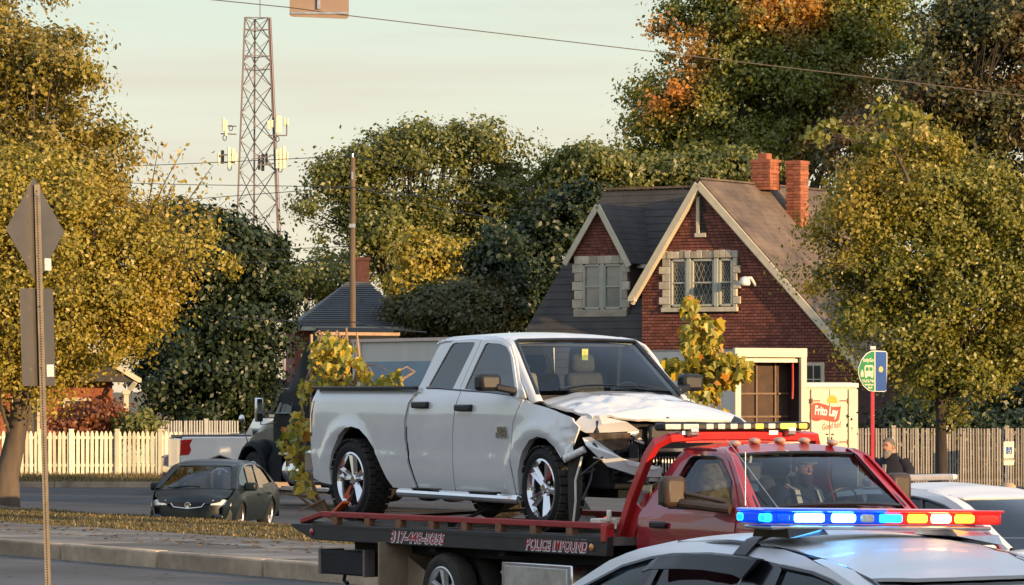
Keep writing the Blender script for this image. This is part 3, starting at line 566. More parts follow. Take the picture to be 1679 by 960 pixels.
# ------------------------------------------------------------------ white crew pickup
def build_pickup():
    t = thing('pickup_truck', 'white crew cab pickup with a crushed front corner on the red tow truck flatbed', 'pickup truck', towp(-1.57, 0, 1.05), TH)
    wz = [(.28, .95), (.36, .975), (.48, .992), (.62, 1.0), (.70, 1.006), (.72, .998), (.95, 1.005), (1.12, 1.0), (1.24, .985), (1.31, .955), (1.36, .925), (1.85, .80), (1.95, .70)]
    def w(x, z):
        y = interp(z, wz)
        for cx, cz in((0, .42), (-3.69, .42)):
            d = math.hypot(x-cx, z-cz)
            if z > .3: y += .030*math.exp(-((d-.55)/.07)**2)
        if x > .3: y -= .16*((x-.3)/.7)**2
        if x < -4.3: y -= .05*((-4.3-x)/.3)**2
        return y
    A1 = [(-4.08, .36)]+[(x, z) for x, z in((-4.09, .55), (-4.0, .74), (-3.86, .88), (-3.70, .955), (-3.56, .975), (-3.41, .95), (-3.26, .86), (-3.14, .75), (-3.02, .58), (-2.9, .44), (-2.8, .36))]
    A2 = [(-.40, .34), (-.38, .56), (-.29, .76), (-.15, .87), (.0, .905), (.16, .885), (.30, .81), (.42, .71)]
    gapb = [(-2.30, 1.34), (-2.42, 1.22), (-2.47, 1.05), (-2.47, .86), (-2.42, .62), (-2.33, .45), (-2.27, .34)]
    gapd = [(-1.52, 1.32), (-1.56, 1.1), (-1.59, .86), (-1.58, .42), (-1.57, .335)]
    gapf = [(-.30, 1.26), (-.38, 1.16), (-.45, 1.02), (-.47, .85), (-.46, .6), (-.43, .32)]
    rwin = [(-2.20, 1.385), (-2.06, 1.60), (-1.94, 1.78), (-1.90, 1.815), (-1.84, 1.825), (-1.49, 1.825), (-1.48, 1.80), (-1.71, 1.365)]
    fwin = [(-1.49, 1.36), (-1.37, 1.62), (-1.28, 1.80), (-1.24, 1.815), (-1.0, 1.805), (-.87, 1.775), (-.77, 1.70), (-.62, 1.48), (-.51, 1.31)]
    for sg in(-1, 1):
        f = lambda x, z: (x, sg*w(x, z), z); fi = lambda x, z: (x, sg*(w(x, z)-.012), z); o = (0, sg, 0)
        panel('bed_side', [(-4.47, 1.385), (-4.52, 1.25), (-4.53, 1.0), (-4.53, .72), (-4.47, .42)]+A1+[(-2.33, .345), (-2.39, .45), (-2.48, .62), (-2.53, .86), (-2.53, 1.05), (-2.48, 1.22), (-2.38, 1.345)], f, M_white, t, out=o, cell=.055)
        rear = panel('rear_door', gapb[0:1]+[(-2.24, 1.345)]+[(-2.22, 1.36), (-2.13, 1.50), (-1.98, 1.76), (-1.93, 1.835), (-1.86, 1.85), (-1.368, 1.85), (-1.408, 1.76), (-1.478, 1.60), (-1.578, 1.37), (-1.545, 1.335)]+[(x-.008, z) for x, z in gapd]+gapb[:0:-1], f, M_white, t, holes=[rwin], out=o, cell=.055)
        front = panel('front_door', [(x+.008, z) for x, z in gapd][::-1]+[(-1.535, 1.335), (-1.568, 1.37), (-1.468, 1.60), (-1.398, 1.76), (-1.358, 1.85), (-1.1, 1.845), (-.95, 1.825), (-.82, 1.775), (-.70, 1.66), (-.56, 1.45), (-.44, 1.28)]+[(x-.016, z) for x, z in gapf], f, M_white, t, holes=[fwin], out=o, cell=.055)
        panel('window_glass', rwin, fi, M_gdark, rear, out=o, thick=0, cell=.2); panel('window_glass', fwin, fi, M_gdark, front, out=o, thick=0, cell=.2)
        b = MB(); b.tube([(x, sg*(w(x, z)+.001), z-.006) for x, z in((-2.22, 1.38), (-1.95, 1.375), (-1.70, 1.36), (-1.45, 1.35), (-1.0, 1.335), (-.5, 1.305))], .012, 6); b.build('window_seal', M_trim, front)
        # dark jamb just under the door skins and cab skin that carries the pillars
        panel('door_jamb', [(-2.50, .38), (-2.50, 1.1), (-2.43, 1.30), (-.34, 1.24), (-.36, 1.1), (-.42, .85), (-.4, .38)], lambda x, z: (x, sg*(w(x, z)-.045), z), M_dark, t, out=o, cell=.15)
        panel('cab_frame', [(-2.43, 1.33), (-2.36, 1.47), (-2.22, 1.75), (-2.13, 1.855), (-2.05, 1.88), (-1.2, 1.885), (-1.0, 1.86), (-.82, 1.80), (-.68, 1.66), (-.52, 1.44), (-.32, 1.28), (-.5, 1.285), (-1.6, 1.32)], lambda x, z: (x, sg*(w(x, z)-.02), z), M_white, t, holes=[rwin, fwin], out=o, cell=.15)
        panel('pillar_trim', [(-2.40, 1.33), (-2.33, 1.47), (-2.2, 1.74), (-2.1, 1.83), (-1.2, 1.85), (-1.0, 1.83), (-.86, 1.78), (-.72, 1.64), (-.56, 1.44), (-.38, 1.28), (-.5, 1.285), (-1.6, 1.32)], lambda x, z: (x, sg*(w(x, z)-.05), z), M_seat, t, holes=[rwin, fwin], out=o, cell=.2, thick=.01)
        for hx, hz, d in((-2.205, 1.2, rear), (-1.365, 1.175, front)):
            h = MB(); h.box((hx, sg*(w(hx, hz)+.028), hz), (.30, .035, .065)); h.box((hx+.12, sg*(w(hx, hz)+.01), hz), (.05, .04, .07)); h.build('door_handle', M_black, d, bev=.015)
        # fender with its own edge towards the crushed corner
        if sg < 0:
            fo = gapf[::-1][:1]+A2+[(.50, .76), (.56, .84), (.60, .93), (.63, 1.0), (.52, 1.085), (.26, 1.15), (0, 1.195), (-.20, 1.225), (-.27, 1.26)]+gapf[1:-1]
        else:
            fo = gapf[::-1][:1]+A2+[(.50, .6), (.56, .55), (.80, .55), (.86, .78), (.84, .98), (.60, 1.08), (.26, 1.15), (0, 1.185), (-.20, 1.215), (-.27, 1.26)]+gapf[1:-1]
        def ff(x, z):
            y = w(x, z)-max(0, z-1.0)**1.4*.5*max(0, min(1, (x+.3)/.4))
            if sg < 0 and x > .25: y += (.03*noise.noise((x*7, z*7, 3))-.05*(x-.25)-.02*abs(noise.noise((x*3, z*9, 8))))*min(1, (x-.25)/.2)
            return (x, sg*y, z)
        fe = panel('fender', fo, ff, M_white, t, out=o, cell=.06)
        # the arch linings, black inside and with a pale returned lip
        for cx, AA in((-3.6, A1), (0, A2)):
            vs = []; fs = []
            for i, (x, z) in enumerate(AA): vs += [(x, sg*(w(x, z)-.004), z), (x, sg*(w(x, z)-.07), z+.004), (x, sg*.45, z+.02)]
            mesh_obj('arch_lip', [v for i in range(len(AA)) for v in vs[3*i:3*i+2]], [(2*i, 2*i+1, 2*i+3, 2*i+2) for i in range(len(AA)-1)], M_white, t, 50)
            mesh_obj('wheel_well', [v for i in range(len(AA)) for v in vs[3*i+1:3*i+3]], [(2*i, 2*i+1, 2*i+3, 2*i+2) for i in range(len(AA)-1)], M_under, t, 50)
        b = MB(); b.prism([(-4.545, .86), (-4.555, 1.05), (-4.53, 1.23), (-4.44, 1.24), (-4.475, 1.09), (-4.47, .87)], lambda x, z: (x, sg*.86, z), lambda x, z: (x, sg*(w(x, z)+.006), z)); b.build('tail_lamp', mat('smoked_red_lens', (.07, .012, .012), .15, var=.2, coat=1), t, bev=.01)
        b = MB(); b.tube([(-2.52, sg*1.06, .315), (-2.44, sg*1.09, .32), (-.35, sg*1.09, .30), (-.25, sg*1.06, .295)], .045, 10); b.build('side_step', M_chrome, t)
        b = MB(); b.box((-1.95, sg*1.09, .366), (.5, .06, .012)); b.box((-.85, sg*1.09, .356), (.5, .06, .012)); b.build('step_pad', M_black, t)
        b = MB(); b.box((-2.1, sg*.98, .34), (.06, .2, .05)); b.box((-.75, sg*.98, .33), (.06, .2, .05)); b.build('step_bracket', M_under, t)
        # mirror
        b = MB(); b.box((-.62, sg*1.19, 1.425), (.16, .24, .17)); m1 = b.build('mirror_housing', M_black, t, bev=.04)
        b = MB(); b.beam((-.52, sg*.93, 1.34), (-.60, sg*1.12, 1.38), .14, .07); b.build('mirror_arm', M_black, m1, bev=.02)
        b = MB(); b.box((-.705, sg*1.19, 1.43), (.006, .19, .13)); b.build('mirror_glass', M_chrome, m1)
        b = MB(); b.box((-1.43, sg*.95, .32), (2.0, .03, .1)); b.build('rocker', M_under, t)
        b = MB(); b.box((-3.42, sg*.96, 1.372), (2.1, .07, .035)); b.build('bed_rail_cap', M_black, t, bev=.01)
        wheel(t, (-3.69, sg*.845, .42), .42, .28, .285, sg); 
        wq = wheel(t, (0, sg*.845, .405), .41, .28, .285, sg)
        if sg < 0: wq.rotation_euler = (0, R(25), R(-4))
    # badges on the near front door
    for i, (s_, dz) in enumerate((('HEMI', 0), ('5.7 LITER', -.055))): text('door_badge', s_, .062, M_chrome, t, (-.645, -1.013, .965+dz), (R(90), 0, 0), offset=.004, extrude=.004, sx=1.2 if i == 0 else .9)
    # roof
    def fr(x, y):
        e = smooth(x, [(-2.32, 1.83), (-2.05, 1.875), (-1.5, 1.885), (-1.1, 1.865), (-.84, 1.80)]); k = (abs(y)/.80)
        return (x, y, e+.045*(1-k**2.5)-.03*max(0, k-.88)/.12)
    panel('roof', [(-2.30, -.76), (-2.33, -.4), (-2.34, 0), (-2.33, .4), (-2.30, .76), (-2.2, .795), (-1.2, .80), (-1.0, .785), (-.90, .74), (-.86, .4), (-.85, 0), (-.86, -.4), (-.90, -.74), (-1.0, -.785), (-1.2, -.80), (-2.2, -.795)], fr, M_white, t, out=(0, 0, 1), cell=.09)
    for x in(-2.05, -1.5, -1.2): pass
    # windscreen
    fs_ = patch('windscreen', (-.30, -.80, 1.34), (-.30, .80, 1.34), (-.87, .68, 1.825), (-.87, -.68, 1.825), M_gmid, t, (.10, 0, .03), 10)
    b = MB()
    for sg in(-1, 1): b.tube([(-.26, sg*.84, 1.30), (-.50, sg*.79, 1.50), (-.75, sg*.735, 1.72), (-.88, sg*.70, 1.825)], .026, 8)
    b.tube([(-.87, -.69, 1.835), (-.84, -.3, 1.845), (-.83, 0, 1.848), (-.84, .3, 1.845), (-.87, .69, 1.835)], .02, 8)
    b.build('windscreen_seal', M_trim, fs_)
    for sg in(-1, 1):
        vs = []; path = [(-.20, .875, 1.24), (-.36, .855, 1.38), (-.56, .815, 1.55), (-.74, .775, 1.71), (-.88, .735, 1.815), (-1.0, .73, 1.855)]
        b = MB()
        b.loft([[(p[0]+.02, sg*(p[1]-.045), p[2]+.004), (p[0]+.012, sg*(p[1]-.005), p[2]+.006), (p[0]-.01, sg*(p[1]+.022), p[2]-.004), (p[0]-.09, sg*(p[1]+.025), p[2]-.03), (p[0]-.08, sg*(p[1]-.04), p[2]-.03)] for p in path])
        b.build('windscreen_pillar', M_white, t, sm=70)
    b = MB(); b.tube([(-.24, -.60, 1.36), (-.26, -.30, 1.395), (-.25, .02, 1.40)], .012, 6); b.tube([(-.24, .05, 1.385), (-.26, .35, 1.39), (-.25, .66, 1.36)], .012, 6); b.build('wiper', M_trim, t)
    b = MB(); b.box((-.60, -.08, 1.70), (.012, .07, .11)); b.build('paper_tag', mat('yellow_green_paper', (.42, .45, .14), .8, var=.3, nscale=30), t)
    patch('rear_window', (-2.42, .74, 1.38), (-2.42, -.74, 1.38), (-2.30, -.64, 1.80), (-2.30, .64, 1.80), M_gdark, t, (-.03, 0, 0), 4)
    b = MB(); b.box((-2.40, 0, .95), (.05, 1.86, .84)); b.box((-2.33, 0, 1.83), (.08, 1.4, .06)); b.build('cab_back', M_white, t)
    b = MB(); b.box((-2.36, 0, .95), (.02, 1.8, .82)); b.box((-1.6, 0, 1.795), (1.3, 1.25, .02)); b.build('cab_lining', M_seat, t)
    b = MB(); b.box((-1.4, 0, .43), (2.1, 1.8, .08)); b.box((-.40, 0, 1.1), (.26, 1.6, .40)); b.build('cab_floor', M_dark, t)
    for y in(-.42, .42): seat(t, -1.05, y, .86, M_seat2 if y < 0 else M_seat); seat(t, -1.95, y, .86, M_seat)
    b = MB(); b.lathe([(.19, -.012), (.20, 0), (.19, .012)], (0, 0, 0), 'x', 24); b.box((0, 0, 0), (.03, .38, .05)); q = b.build('steering_wheel', M_black, t); q.location = (-.66, .42, 1.25); q.rotation_euler = (0, R(22), 0)
    # bonnet, folded upward over the near front corner
    def fh(x, y):
        k = (x+.27)/1.12
        c = smooth(x, [(-.27, 1.345), (.1, 1.325), (.5, 1.255), (.75, 1.185), (.88, 1.075)]); ed = smooth(x, [(-.27, 1.235), (0, 1.205), (.32, 1.165), (.6, 1.12), (.88, 1.03)])
        q = min(1, abs(y)/.84); z = c+(ed-c)*q**2.2
        if abs(abs(y)-.42) < .1: z += .012*math.cos((abs(y)-.42)/.1*math.pi/2)*(1-max(0, k))
        if y < .25:
            a = max(0, min(1, (x-.05)/.3))*max(0, min(1, (.25-y)/.35))
            n = noise.noise((x*4.2+3, y*4.2, 1))*.050-.045*abs(noise.noise((x*5+2, y*7+5, 7)))+.02*noise.noise((x*14, y*11, 2))
            z += a*(n+.012)*(1-max(0, (x-.5)/.4)**2*.85)*(1-.8*max(0, (-y-.6)/.26)); 
            z += .006*max(0, min(1, (-.45-y)/.3))*max(0, min(1, (x+.1)/.5))
        if y < -.2: x = x-.05*max(0, min(1, (x-.3)/.5))*min(1, (-.2-y)/.5)
        return (x, y, z)
    panel('bonnet', [(-.27, -.80), (-.20, -.4), (-.17, 0), (-.20, .4), (-.27, .80), (0, .845), (.4, .84), (.70, .80), (.85, .66), (.89, .3), (.90, 0), (.89, -.3), (.82, -.62), (.70, -.82), (.4, -.86), (0, -.86)], fh, M_white, t, out=(0, 0, 1), cell=.04, thick=.025, sm=60)
    # crushed nose: dark engine bay, hanging lamp and bumper shreds
    b = MB(); b.box((.50, .05, .72), (.42, 1.45, .62)); b.box((.12, 0, .95), (.5, 1.5, .3)); b.build('engine_bay', M_under, t, bev=.02)
    b = MB()
    rs = random.Random(3)
    for i in range(16): b.box((.70+rs.uniform(-.05, .12), rs.uniform(-.75, .3), rs.uniform(.5, 1.03)), (rs.uniform(.04, .14), rs.uniform(.05, .2), rs.uniform(.04, .2)), Matrix.Rotation(rs.uniform(-.6, .6), 3, 'X'))
    b.build('broken_bracket', M_dark, t, bev=.008)['kind'] = 'stuff'
    b = MB()
    for i in range(12): p = Vector((.74+rs.uniform(0, .12), rs.uniform(-.7, .2), rs.uniform(.45, 1.0))); q = p+Vector((rs.uniform(-.1, .1), rs.uniform(-.22, .22), rs.uniform(-.16, .16))); b.beam(p, q, rs.uniform(.01, .03), rs.uniform(.01, .05))
    b.build('bent_strut', M_alu, t)['kind'] = 'stuff'
    b = MB()
    for i in range(26): b.box((.735, -.45+.035*i, .72), (.012, .012, .44))
    b.box((.735, 0, .95), (.03, .95, .04)); b.box((.735, 0, .5), (.03, .95, .04)); b.build('radiator', M_alu, t)
    b = MB()
    for i in range(9):
        y = rs.uniform(-.85, -.1); z = rs.uniform(.6, 1.0); b.tube([(.72, y, z), (.80, y+rs.uniform(-.1, .1), z-.12), (.78, y+rs.uniform(-.2, .2), z-.3), (.74, y+rs.uniform(-.1, .3), z-.25)], .012, 5)
    b.build('loose_hose', M_black, t)
    def shard(name, pts, m, th=.02, nrm=(.8, -.5, .2)):
        n = Vector(nrm).normalized()*th; b = MB(); k = len(pts); P = [Vector(p) for p in pts]; c = sum(P, Vector())/k+n*2.2
        b.add(P+[c]+[p-n for p in P], [(i, (i+1) % k, k) for i in range(k)]+[tuple(k+1+i for i in reversed(range(k)))]+[(i, k+1+i, k+1+(i+1) % k, (i+1) % k) for i in range(k)]); return b.build(name, m, t, sm=25)
    shard('torn_lamp_surround', [(.48, -.93, 1.01), (.54, -.86, 1.105), (.72, -.78, 1.11), (.90, -.58, 1.05), (.94, -.46, .965), (.78, -.70, .95), (.62, -.86, .945)], M_white)
    shard('broken_headlamp', [(.66, -.86, .94), (.82, -.72, .945), (.92, -.55, .95), (.88, -.55, .80), (.74, -.74, .76)], mat('broken_lamp_reflector', (.12, .085, .06), .3, .2, var=.5, nscale=14))
    shard('bumper_fragment', [(.62, -.90, .90), (.70, -.86, .91), (.86, -.72, .74), (.98, -.62, .64), (1.10, -.42, .60), (1.13, -.34, .62), (1.12, -.34, .53), (1.02, -.50, .53), (.84, -.76, .63), (.68, -.90, .83)], M_white, .03)
    shard('bumper_fragment', [(.46, -1.0, .80), (.55, -.97, .86), (.56, -.96, .76), (.47, -1.0, .66), (.42, -1.0, .70)], M_white)
    shard('bumper_fragment', [(1.0, -.48, .45), (1.06, -.40, .46), (1.06, -.42, .22), (.98, -.50, .12), (.96, -.54, .22)], mat('grey_mounting_steel', (.2, .18, .15), .6, .3, var=.3))
    b = MB(); b.cyl((.50, -1.02, .70), (.66, -.90, .79), .035, 10); b.build('lamp_bulb', M_clear, t)
    b = MB(); b.tube([(.66, -.93, .72), (.62, -.98, .5), (.64, -.99, .3), (.60, -.99, .1)], .012, 6); b.build('torn_liner_edge', M_cream, t)
    shard('torn_arch_liner', [(.44, -.95, .72), (.62, -.93, .74), (.66, -.92, .45), (.62, -.95, .08), (.50, -.97, .10), (.46, -.96, .35)], M_mud, .012, (.9, -.4, 0))
    b = MB(); b.box((.84, .25, .87), (.08, 1.1, .30)); b.box((.90, .62, .55), (.12, .66, .20)); b.build('grille', M_black, t, bev=.03)
    b = MB()
    for z in(.98, .88, .78): b.box((.895, .28, z), (.02, 1.0, .03))
    b.build('grille_bar', M_chrome, t)
    b = MB(); b.box((.80, .78, .92), (.16, .20, .20)); b.build('headlight', M_clear, t, bev=.03)
    # load bed
    b = MB(); b.box((-3.42, 0, .80), (2.1, 1.66, .05)); b.box((-2.47, 0, 1.05), (.05, 1.66, .5)); b.build('bed_floor', M_black, t)
    b = MB(); b.box((-4.50, 0, 1.0), (.07, 1.64, .66)); b.build('tailgate', M_white, t, bev=.02)
    b = MB(); b.box((-4.62, 0, .58), (.14, 1.9, .20)); b.box((-4.54, -.93, .6), (.26, .1, .24)); b.box((-4.54, .93, .6), (.26, .1, .24)); b.build('rear_bumper', M_chrome, t, bev=.03)
    b = MB(); b.box((-1.9, .42, .40), (5.0, .12, .16)); b.box((-1.9, -.42, .40), (5.0, .12, .16)); b.cyl((-3.69, -.8, .42), (-3.69, .8, .42), .07); b.ell((-3.69, 0, .42), (.2, .2, .2)); b.cyl((0, -.8, .40), (0, .8, .40), .06); b.tube([(-3.2, .3, .36), (-1, .28, .34), (-.2, .2, .36)], .05); b.cyl((-2.9, -.30, .42), (-2.1, -.30, .42), .14); b.build('chassis', M_under, t)
    b = MB(); b.beam((-3.1, -.7, .05), (-3.0, .75, .1), .03); b.build('spare_strut', M_under, t)
    return t
pickup = build_pickup()
# ------------------------------------------------------------------ red flatbed tow truck
M_dirt = mat('dusty_lamp_lens', (.50, .34, .25), .4, var=.2, nscale=20)
def build_tow():
    t = thing('tow_truck', 'red flatbed tow truck with black bed side lettered POLICE IMPOUND under the white pickup', 'tow truck', TOW, TH)
    L = 5.99
    # flatbed
    b = MB(); b.box((-2.9, 0, 1.0), (5.8, 2.36, .07)); bd = b.build('deck', M_deck, t)
    b = MB()
    for y in np.linspace(-1.0, 1.0, 9): b.box((-2.9, y, 1.038), (5.7, .025, .008))
    b.build('deck_rib', M_deck, bd)
    for sg in(-1, 1):
        b = MB(); b.prism([(-6.05, .975), (-5.99, 1.005), (0, 1.05), (0, .865), (-5.50, .845), (-5.62, .86)], lambda x, z: (x, sg*1.17, z), lambda x, z: (x, sg*1.25, z)); b.build('bed_side', M_bed, t, bev=.008)
        b = MB(); b.box((-2.8, sg*1.252, 1.0), (5.5, .012, .02)); b.build('bed_side_lip', M_bed, t)
        b = MB(); b.beam((-5.86, sg*1.20, 1.03), (-5.42, sg*1.20, 1.115), .07, .055); b.beam((-5.43, sg*1.20, 1.115), (0, sg*1.20, 1.145), .07, .06); b.build('side_rail', M_redrail, t, bev=.01)
        for i, x in enumerate((-5.13, -4.46, -3.83, -3.19, -2.56, -1.93, -1.3, -.67)):
            b = MB(); b.box((x, sg*1.20, 1.065), (.10, .07, .10)); b.build('rail_post', M_wood if sg < 0 else M_redrail, t)
        b = MB(); b.box((-.05, sg*1.21, 1.08), (.09, .1, .16)); b.build('rail_end_post', M_redbar, t, bev=.008)
        b = MB(); b.ell((-5.57, sg*1.255, .925), (.03, .02, .04)); b.build('marker_lamp', M_redlens, t)
        b = MB(); b.ell((-.25, sg*1.255, .945), (.035, .02, .035)); b.build('marker_lamp', M_amb, t)
        b = MB()
        b.box((-2.0, sg*1.0, .83), (.12, .3, .06)); b.box((-3.3, sg*1.0, .83), (.12, .3, .06)); b.build('bed_bracket', M_under, t)
        # rear tail lamp boxes
        b = MB(); b.box((-5.06, sg*.93, .615), (.86, .5, .24)); b.build('rear_light_box', M_under, t, bev=.02)
        b = MB(); b.box((-5.52, sg*1.05, .62), (.05, .28, .26)); b.box((-4.60, sg*1.13, .63), (.04, .12, .28)); b.build('lamp_bracket', M_deck, t)
        b = MB(); b.cyl((-5.56, sg*1.10, .60), (-5.50, sg*1.16, .60), .035, 10); b.build('tail_lamp', M_redlens, t)
        b = MB(); b.box((-4.05, sg*1.02, .50), (.03, .62, .74)); b.prism([(-4.30, .80), (-4.22, .80), (-3.60, .55), (-3.62, .45), (-4.3, .38)], lambda x, z: (x, sg*.99, z), lambda x, z: (x, sg*1.0, z)); b.build('mud_guard', mat('sunlit_tan_steel', (.30, .22, .14), .8, var=.3, nscale=3), t)  # tan of the sunlit guard is put into its colour
        for dy in(1.10, .80): wheel(t, (-3.04, sg*dy, .40), .40, .24, .26, sg, lugs=0, mt=M_mud, rimm=M_alu)
        wheel(t, (1.95, sg*.92, .40), .40, .24, .26, sg, lugs=0, rimm=M_alu)
        # tool box of tread plate
        b = MB(); b.box((-1.30, sg*1.02, .55), (1.25, .36, .42)); tb = b.build('tool_box', M_chrome, t, bev=.015)
        b = MB(); b.box((-1.30, sg*1.205, .55), (1.10, .012, .34)); b.build('tool_box_door', M_alu, tb, bev=.006)
    for (txt, x, wd) in(('317-446-5655', -3.43, 1.07), ('POLICE IMPOUND', -.865, 1.09)):
        for mm, off, y in((M_letterw, .012, -1.2525), (M_letter, .001, -1.2545)):
            o = text('lettering', txt, .155, mm, t, (x, y, .928 if txt[0] == '3' else .938), (R(90), R(-.4), 0), shear=.28, offset=off, extrude=.001, space=1.05)
            o.scale = (wd/max(.1, o.dimensions.x), 1.0, 1)
    b = MB(); b.tube([(-5.66, -.75, .52), (-5.75, -.75, .48), (-5.78, -.75, .40), (-5.70, -.75, .37)], .022, 6); b.tube([(-5.66, .75, .52), (-5.75, .75, .48), (-5.78, .75, .40), (-5.70, .75, .37)], .022, 6); b.build('tow_hook', M_under, t)
    b = MB(); b.box((-5.4, 0, .52), (.5, 1.5, .12)); b.build('rear_bumper', M_under, t, bev=.02)
    b = MB(); b.box((-1.6, .42, .72), (7.4, .09, .24)); b.box((-1.6, -.42, .72), (7.4, .09, .24)); b.cyl((-3.04, -1, .4), (-3.04, 1, .4), .08); b.ell((-3.04, 0, .4), (.22, .22, .22)); b.box((-2.6, 0, .80), (5.2, 1.9, .10)); b.cyl((-2.1, -.6, .62), (-1.2, -.6, .62), .18, 14); b.box((-.35, 0, .7), (.35, 1.5, .4)); b.build('chassis', M_under, t)
    # sling and winch bits on the deck
    b = MB(); b.tube([(-3.0, -1.1, 1.08), (-2.9, -.95, 1.15), (-2.55, -.8, 1.30)], .02, 6); b.box((-2.98, -1.12, 1.08), (.07, .05, .06)); b.build('tie_down_chain', M_under, t)
    b = MB(); b.box((-.15, .0, 1.12), (.3, .9, .18)); b.cyl((-.15, -.4, 1.2), (-.15, .4, 1.2), .1, 12); b.build('winch', M_under, t, bev=.01)
    # cab guard of square tube, leaning over the cab
    ya = .96
    def leg(sg): return [(-.22, sg*ya, 1.02), (.0, sg*ya, 1.42), (.22, sg*.93, 1.80), (.30, sg*.90, 1.91), (.40, sg*.82, 1.965)]
    g = MB(); pn = leg(-1)+[(.42, -.5, 1.985), (.42, .0, 1.985), (.42, .45, 1.975)]+leg(1)[::-1]
    rings = []
    for i, p in enumerate(pn):
        p = Vector(p); d = (Vector(pn[min(i+1, len(pn)-1)])-Vector(pn[max(i-1, 0)])).normalized(); fx = Vector((.87, 0, -.5)) if abs(d.y) < .5 else Vector((.9, 0, -.2)); fx = (fx-d*fx.dot(d)).normalized(); sx = d.cross(fx)
        rings.append([p+fx*.043+sx*.038, p+fx*.043-sx*.038, p-fx*.043-sx*.038, p-fx*.043+sx*.038])
    g.loft(rings); cg = g.build('cab_guard', M_redbar, t, sm=30, bev=.008)
    b = MB()
    for sg in(-1, 1):
        b.prism([(-.34, 1.03), (-.04, 1.03), (.10, 1.30), (-.02, 1.36)], lambda x, z: (x, sg*.90, z), lambda x, z: (x, sg*.93, z)); b.beam((-.30, sg*.93, 1.03), (.10, sg*.93, 1.62), .05)
    b.beam((.1, -.93, 1.35), (.1, .93, 1.35), .05); b.build('guard_gusset', M_redbar, cg, bev=.005)
    b = MB(); b.box((-.25, -1.12, 1.16), (.16, .2, .1)); b.cyl((-.16, -1.12, 1.18), (-.16, -1.12, 1.29), .025, 8); b.build('work_lamp', M_cream, t, bev=.01)
    b = MB(); b.box((.36, 0, 1.93), (.10, 1.3, .03)); b.build('guard_cross_plate', M_redbar, cg)
    # amber light bar on the guard
    lb = MB(); lb.box((.44, -.14, 2.065), (.16, 1.66, .075)); lb = lb.build('light_bar', M_black, t, bev=.02)
    segs = [(-.87, .17, 'c'), (-.67, .17, 'c'), (-.46, .08, 'c'), (-.33, .08, 'c'), (-.19, .08, 'c'), (-.04, .08, 'c'), (.10, .09, 'a'), (.24, .08, 'c'), (.43, .17, 'A'), (.60, .09, 'a')]
    mA = mat('lit_amber_module', (.9, .5, .05), .3, var=.05, emit=(1, .52, .02), estr=5.5); ma = mat('dim_amber_module', (.85, .5, .08), .3, var=.05, emit=(1, .5, .05), estr=.8)
    for y, w_, k in segs:
        b = MB(); b.box((.525, y, 2.065), (.012, w_, .048)); b.build('light_module', {'c': M_clear, 'a': ma, 'A': mA}[k], lb, bev=.006)
    b = MB(); b.box((.42, -.66, 2.02), (.1, .14, .06)); b.box((.42, .3, 2.015), (.1, .1, .06)); b.cyl((.5, -.68, 2.02), (.5, -.60, 2.02), .05, 10); b.cyl((.5, .42, 2.02), (.5, .5, 2.02), .05, 10); b.build('bar_bracket', M_alu, lb)
    # cab -------------------------------------------------------
    wz = [(.5, .98), (.8, 1.0), (1.05, 1.0), (1.22, .985), (1.32, .95), (1.80, .775), (1.9, .70)]
    def w(x, z):
        y = interp(z, wz)
        if x > 1.7: y -= .02*(x-1.7)**2
        return y
    win = [(.58, 1.33), (.60, 1.60), (.70, 1.775), (.76, 1.80), (1.10, 1.80), (1.20, 1.77), (1.44, 1.58), (1.58, 1.33)]
    for sg in(-1, 1):
        f = lambda x, z: (x, sg*w(x, z), z); o = (0, sg, 0)
        panel('cab_side', [(.12, .60), (.12, 1.25), (.22, 1.45), (.40, 1.72), (.50, 1.84), (.60, 1.865), (1.15, 1.865), (1.32, 1.80), (1.56, 1.58), (1.80, 1.34), (1.9, 1.2), (1.6, 1.1), (1.55, .60)], f, M_red, t, holes=[win], out=o, cell=.1)
        d = panel('door', [(.33, .62), (.33, 1.28), (.40, 1.45), (.56, 1.75), (.64, 1.83), (1.15, 1.832), (1.30, 1.76), (1.50, 1.57), (1.68, 1.34), (1.68, .62)], lambda x, z: (x, sg*(w(x, z)+.012), z), M_red, t, holes=[win], out=o, cell=.1)
        panel('window_glass', win, lambda x, z: (x, sg*(w(x, z)-.015), z), M_gside, d, out=o, thick=0, cell=.2)
        b = MB(); b.tube([(x, sg*(w(x, z)+.012), z) for x, z in win+win[:1]], .014, 6); b.build('window_seal', M_trim, d)
        b = MB(); b.box((.50, sg*1.025, 1.17), (.26, .03, .06)); b.build('door_handle', M_black, d, bev=.015)
        b = MB(); b.box((1.10, sg*1.27, 1.49), (.15, .24, .28)); mh = b.build('mirror_housing', mat('brown_black_plastic', (.05, .032, .022), .45, var=.2), t, bev=.05)
        b = MB(); b.cyl((1.16, sg*1.22, 1.385), (1.62, sg*1.0, 1.34), .045, 10); b.cyl((1.14, sg*1.2, 1.48), (1.55, sg*1.0, 1.40), .02, 8); b.build('mirror_arm', MATS['brown_black_plastic'], mh)
        b = MB(); b.box((1.02, sg*1.27, 1.49), (.008, .2, .24)); b.build('mirror_glass', M_chrome, mh)
        # fender
        arch = [(1.52, .45), (1.55, .66), (1.68, .82), (1.85, .90), (2.05, .90), (2.22, .82), (2.35, .66), (2.38, .45)]
        panel('fender', [(1.70, .62), (1.70, 1.17), (1.82, 1.235), (2.3, 1.20), (2.8, 1.13), (2.98, 1.0), (3.0, .6)]+[(2.42, .5)]+arch[::-1][1:], lambda x, z: (x, sg*(w(x, z)+.045*math.exp(-((math.hypot(x-1.95, z-.4)-.52)/.09)**2)+.012), z), M_red, t, out=o, cell=.1)
        b = MB(); b.box((2.93, sg*.78, .92), (.12, .30, .22)); b.build('headlight', M_clear, t, bev=.03)
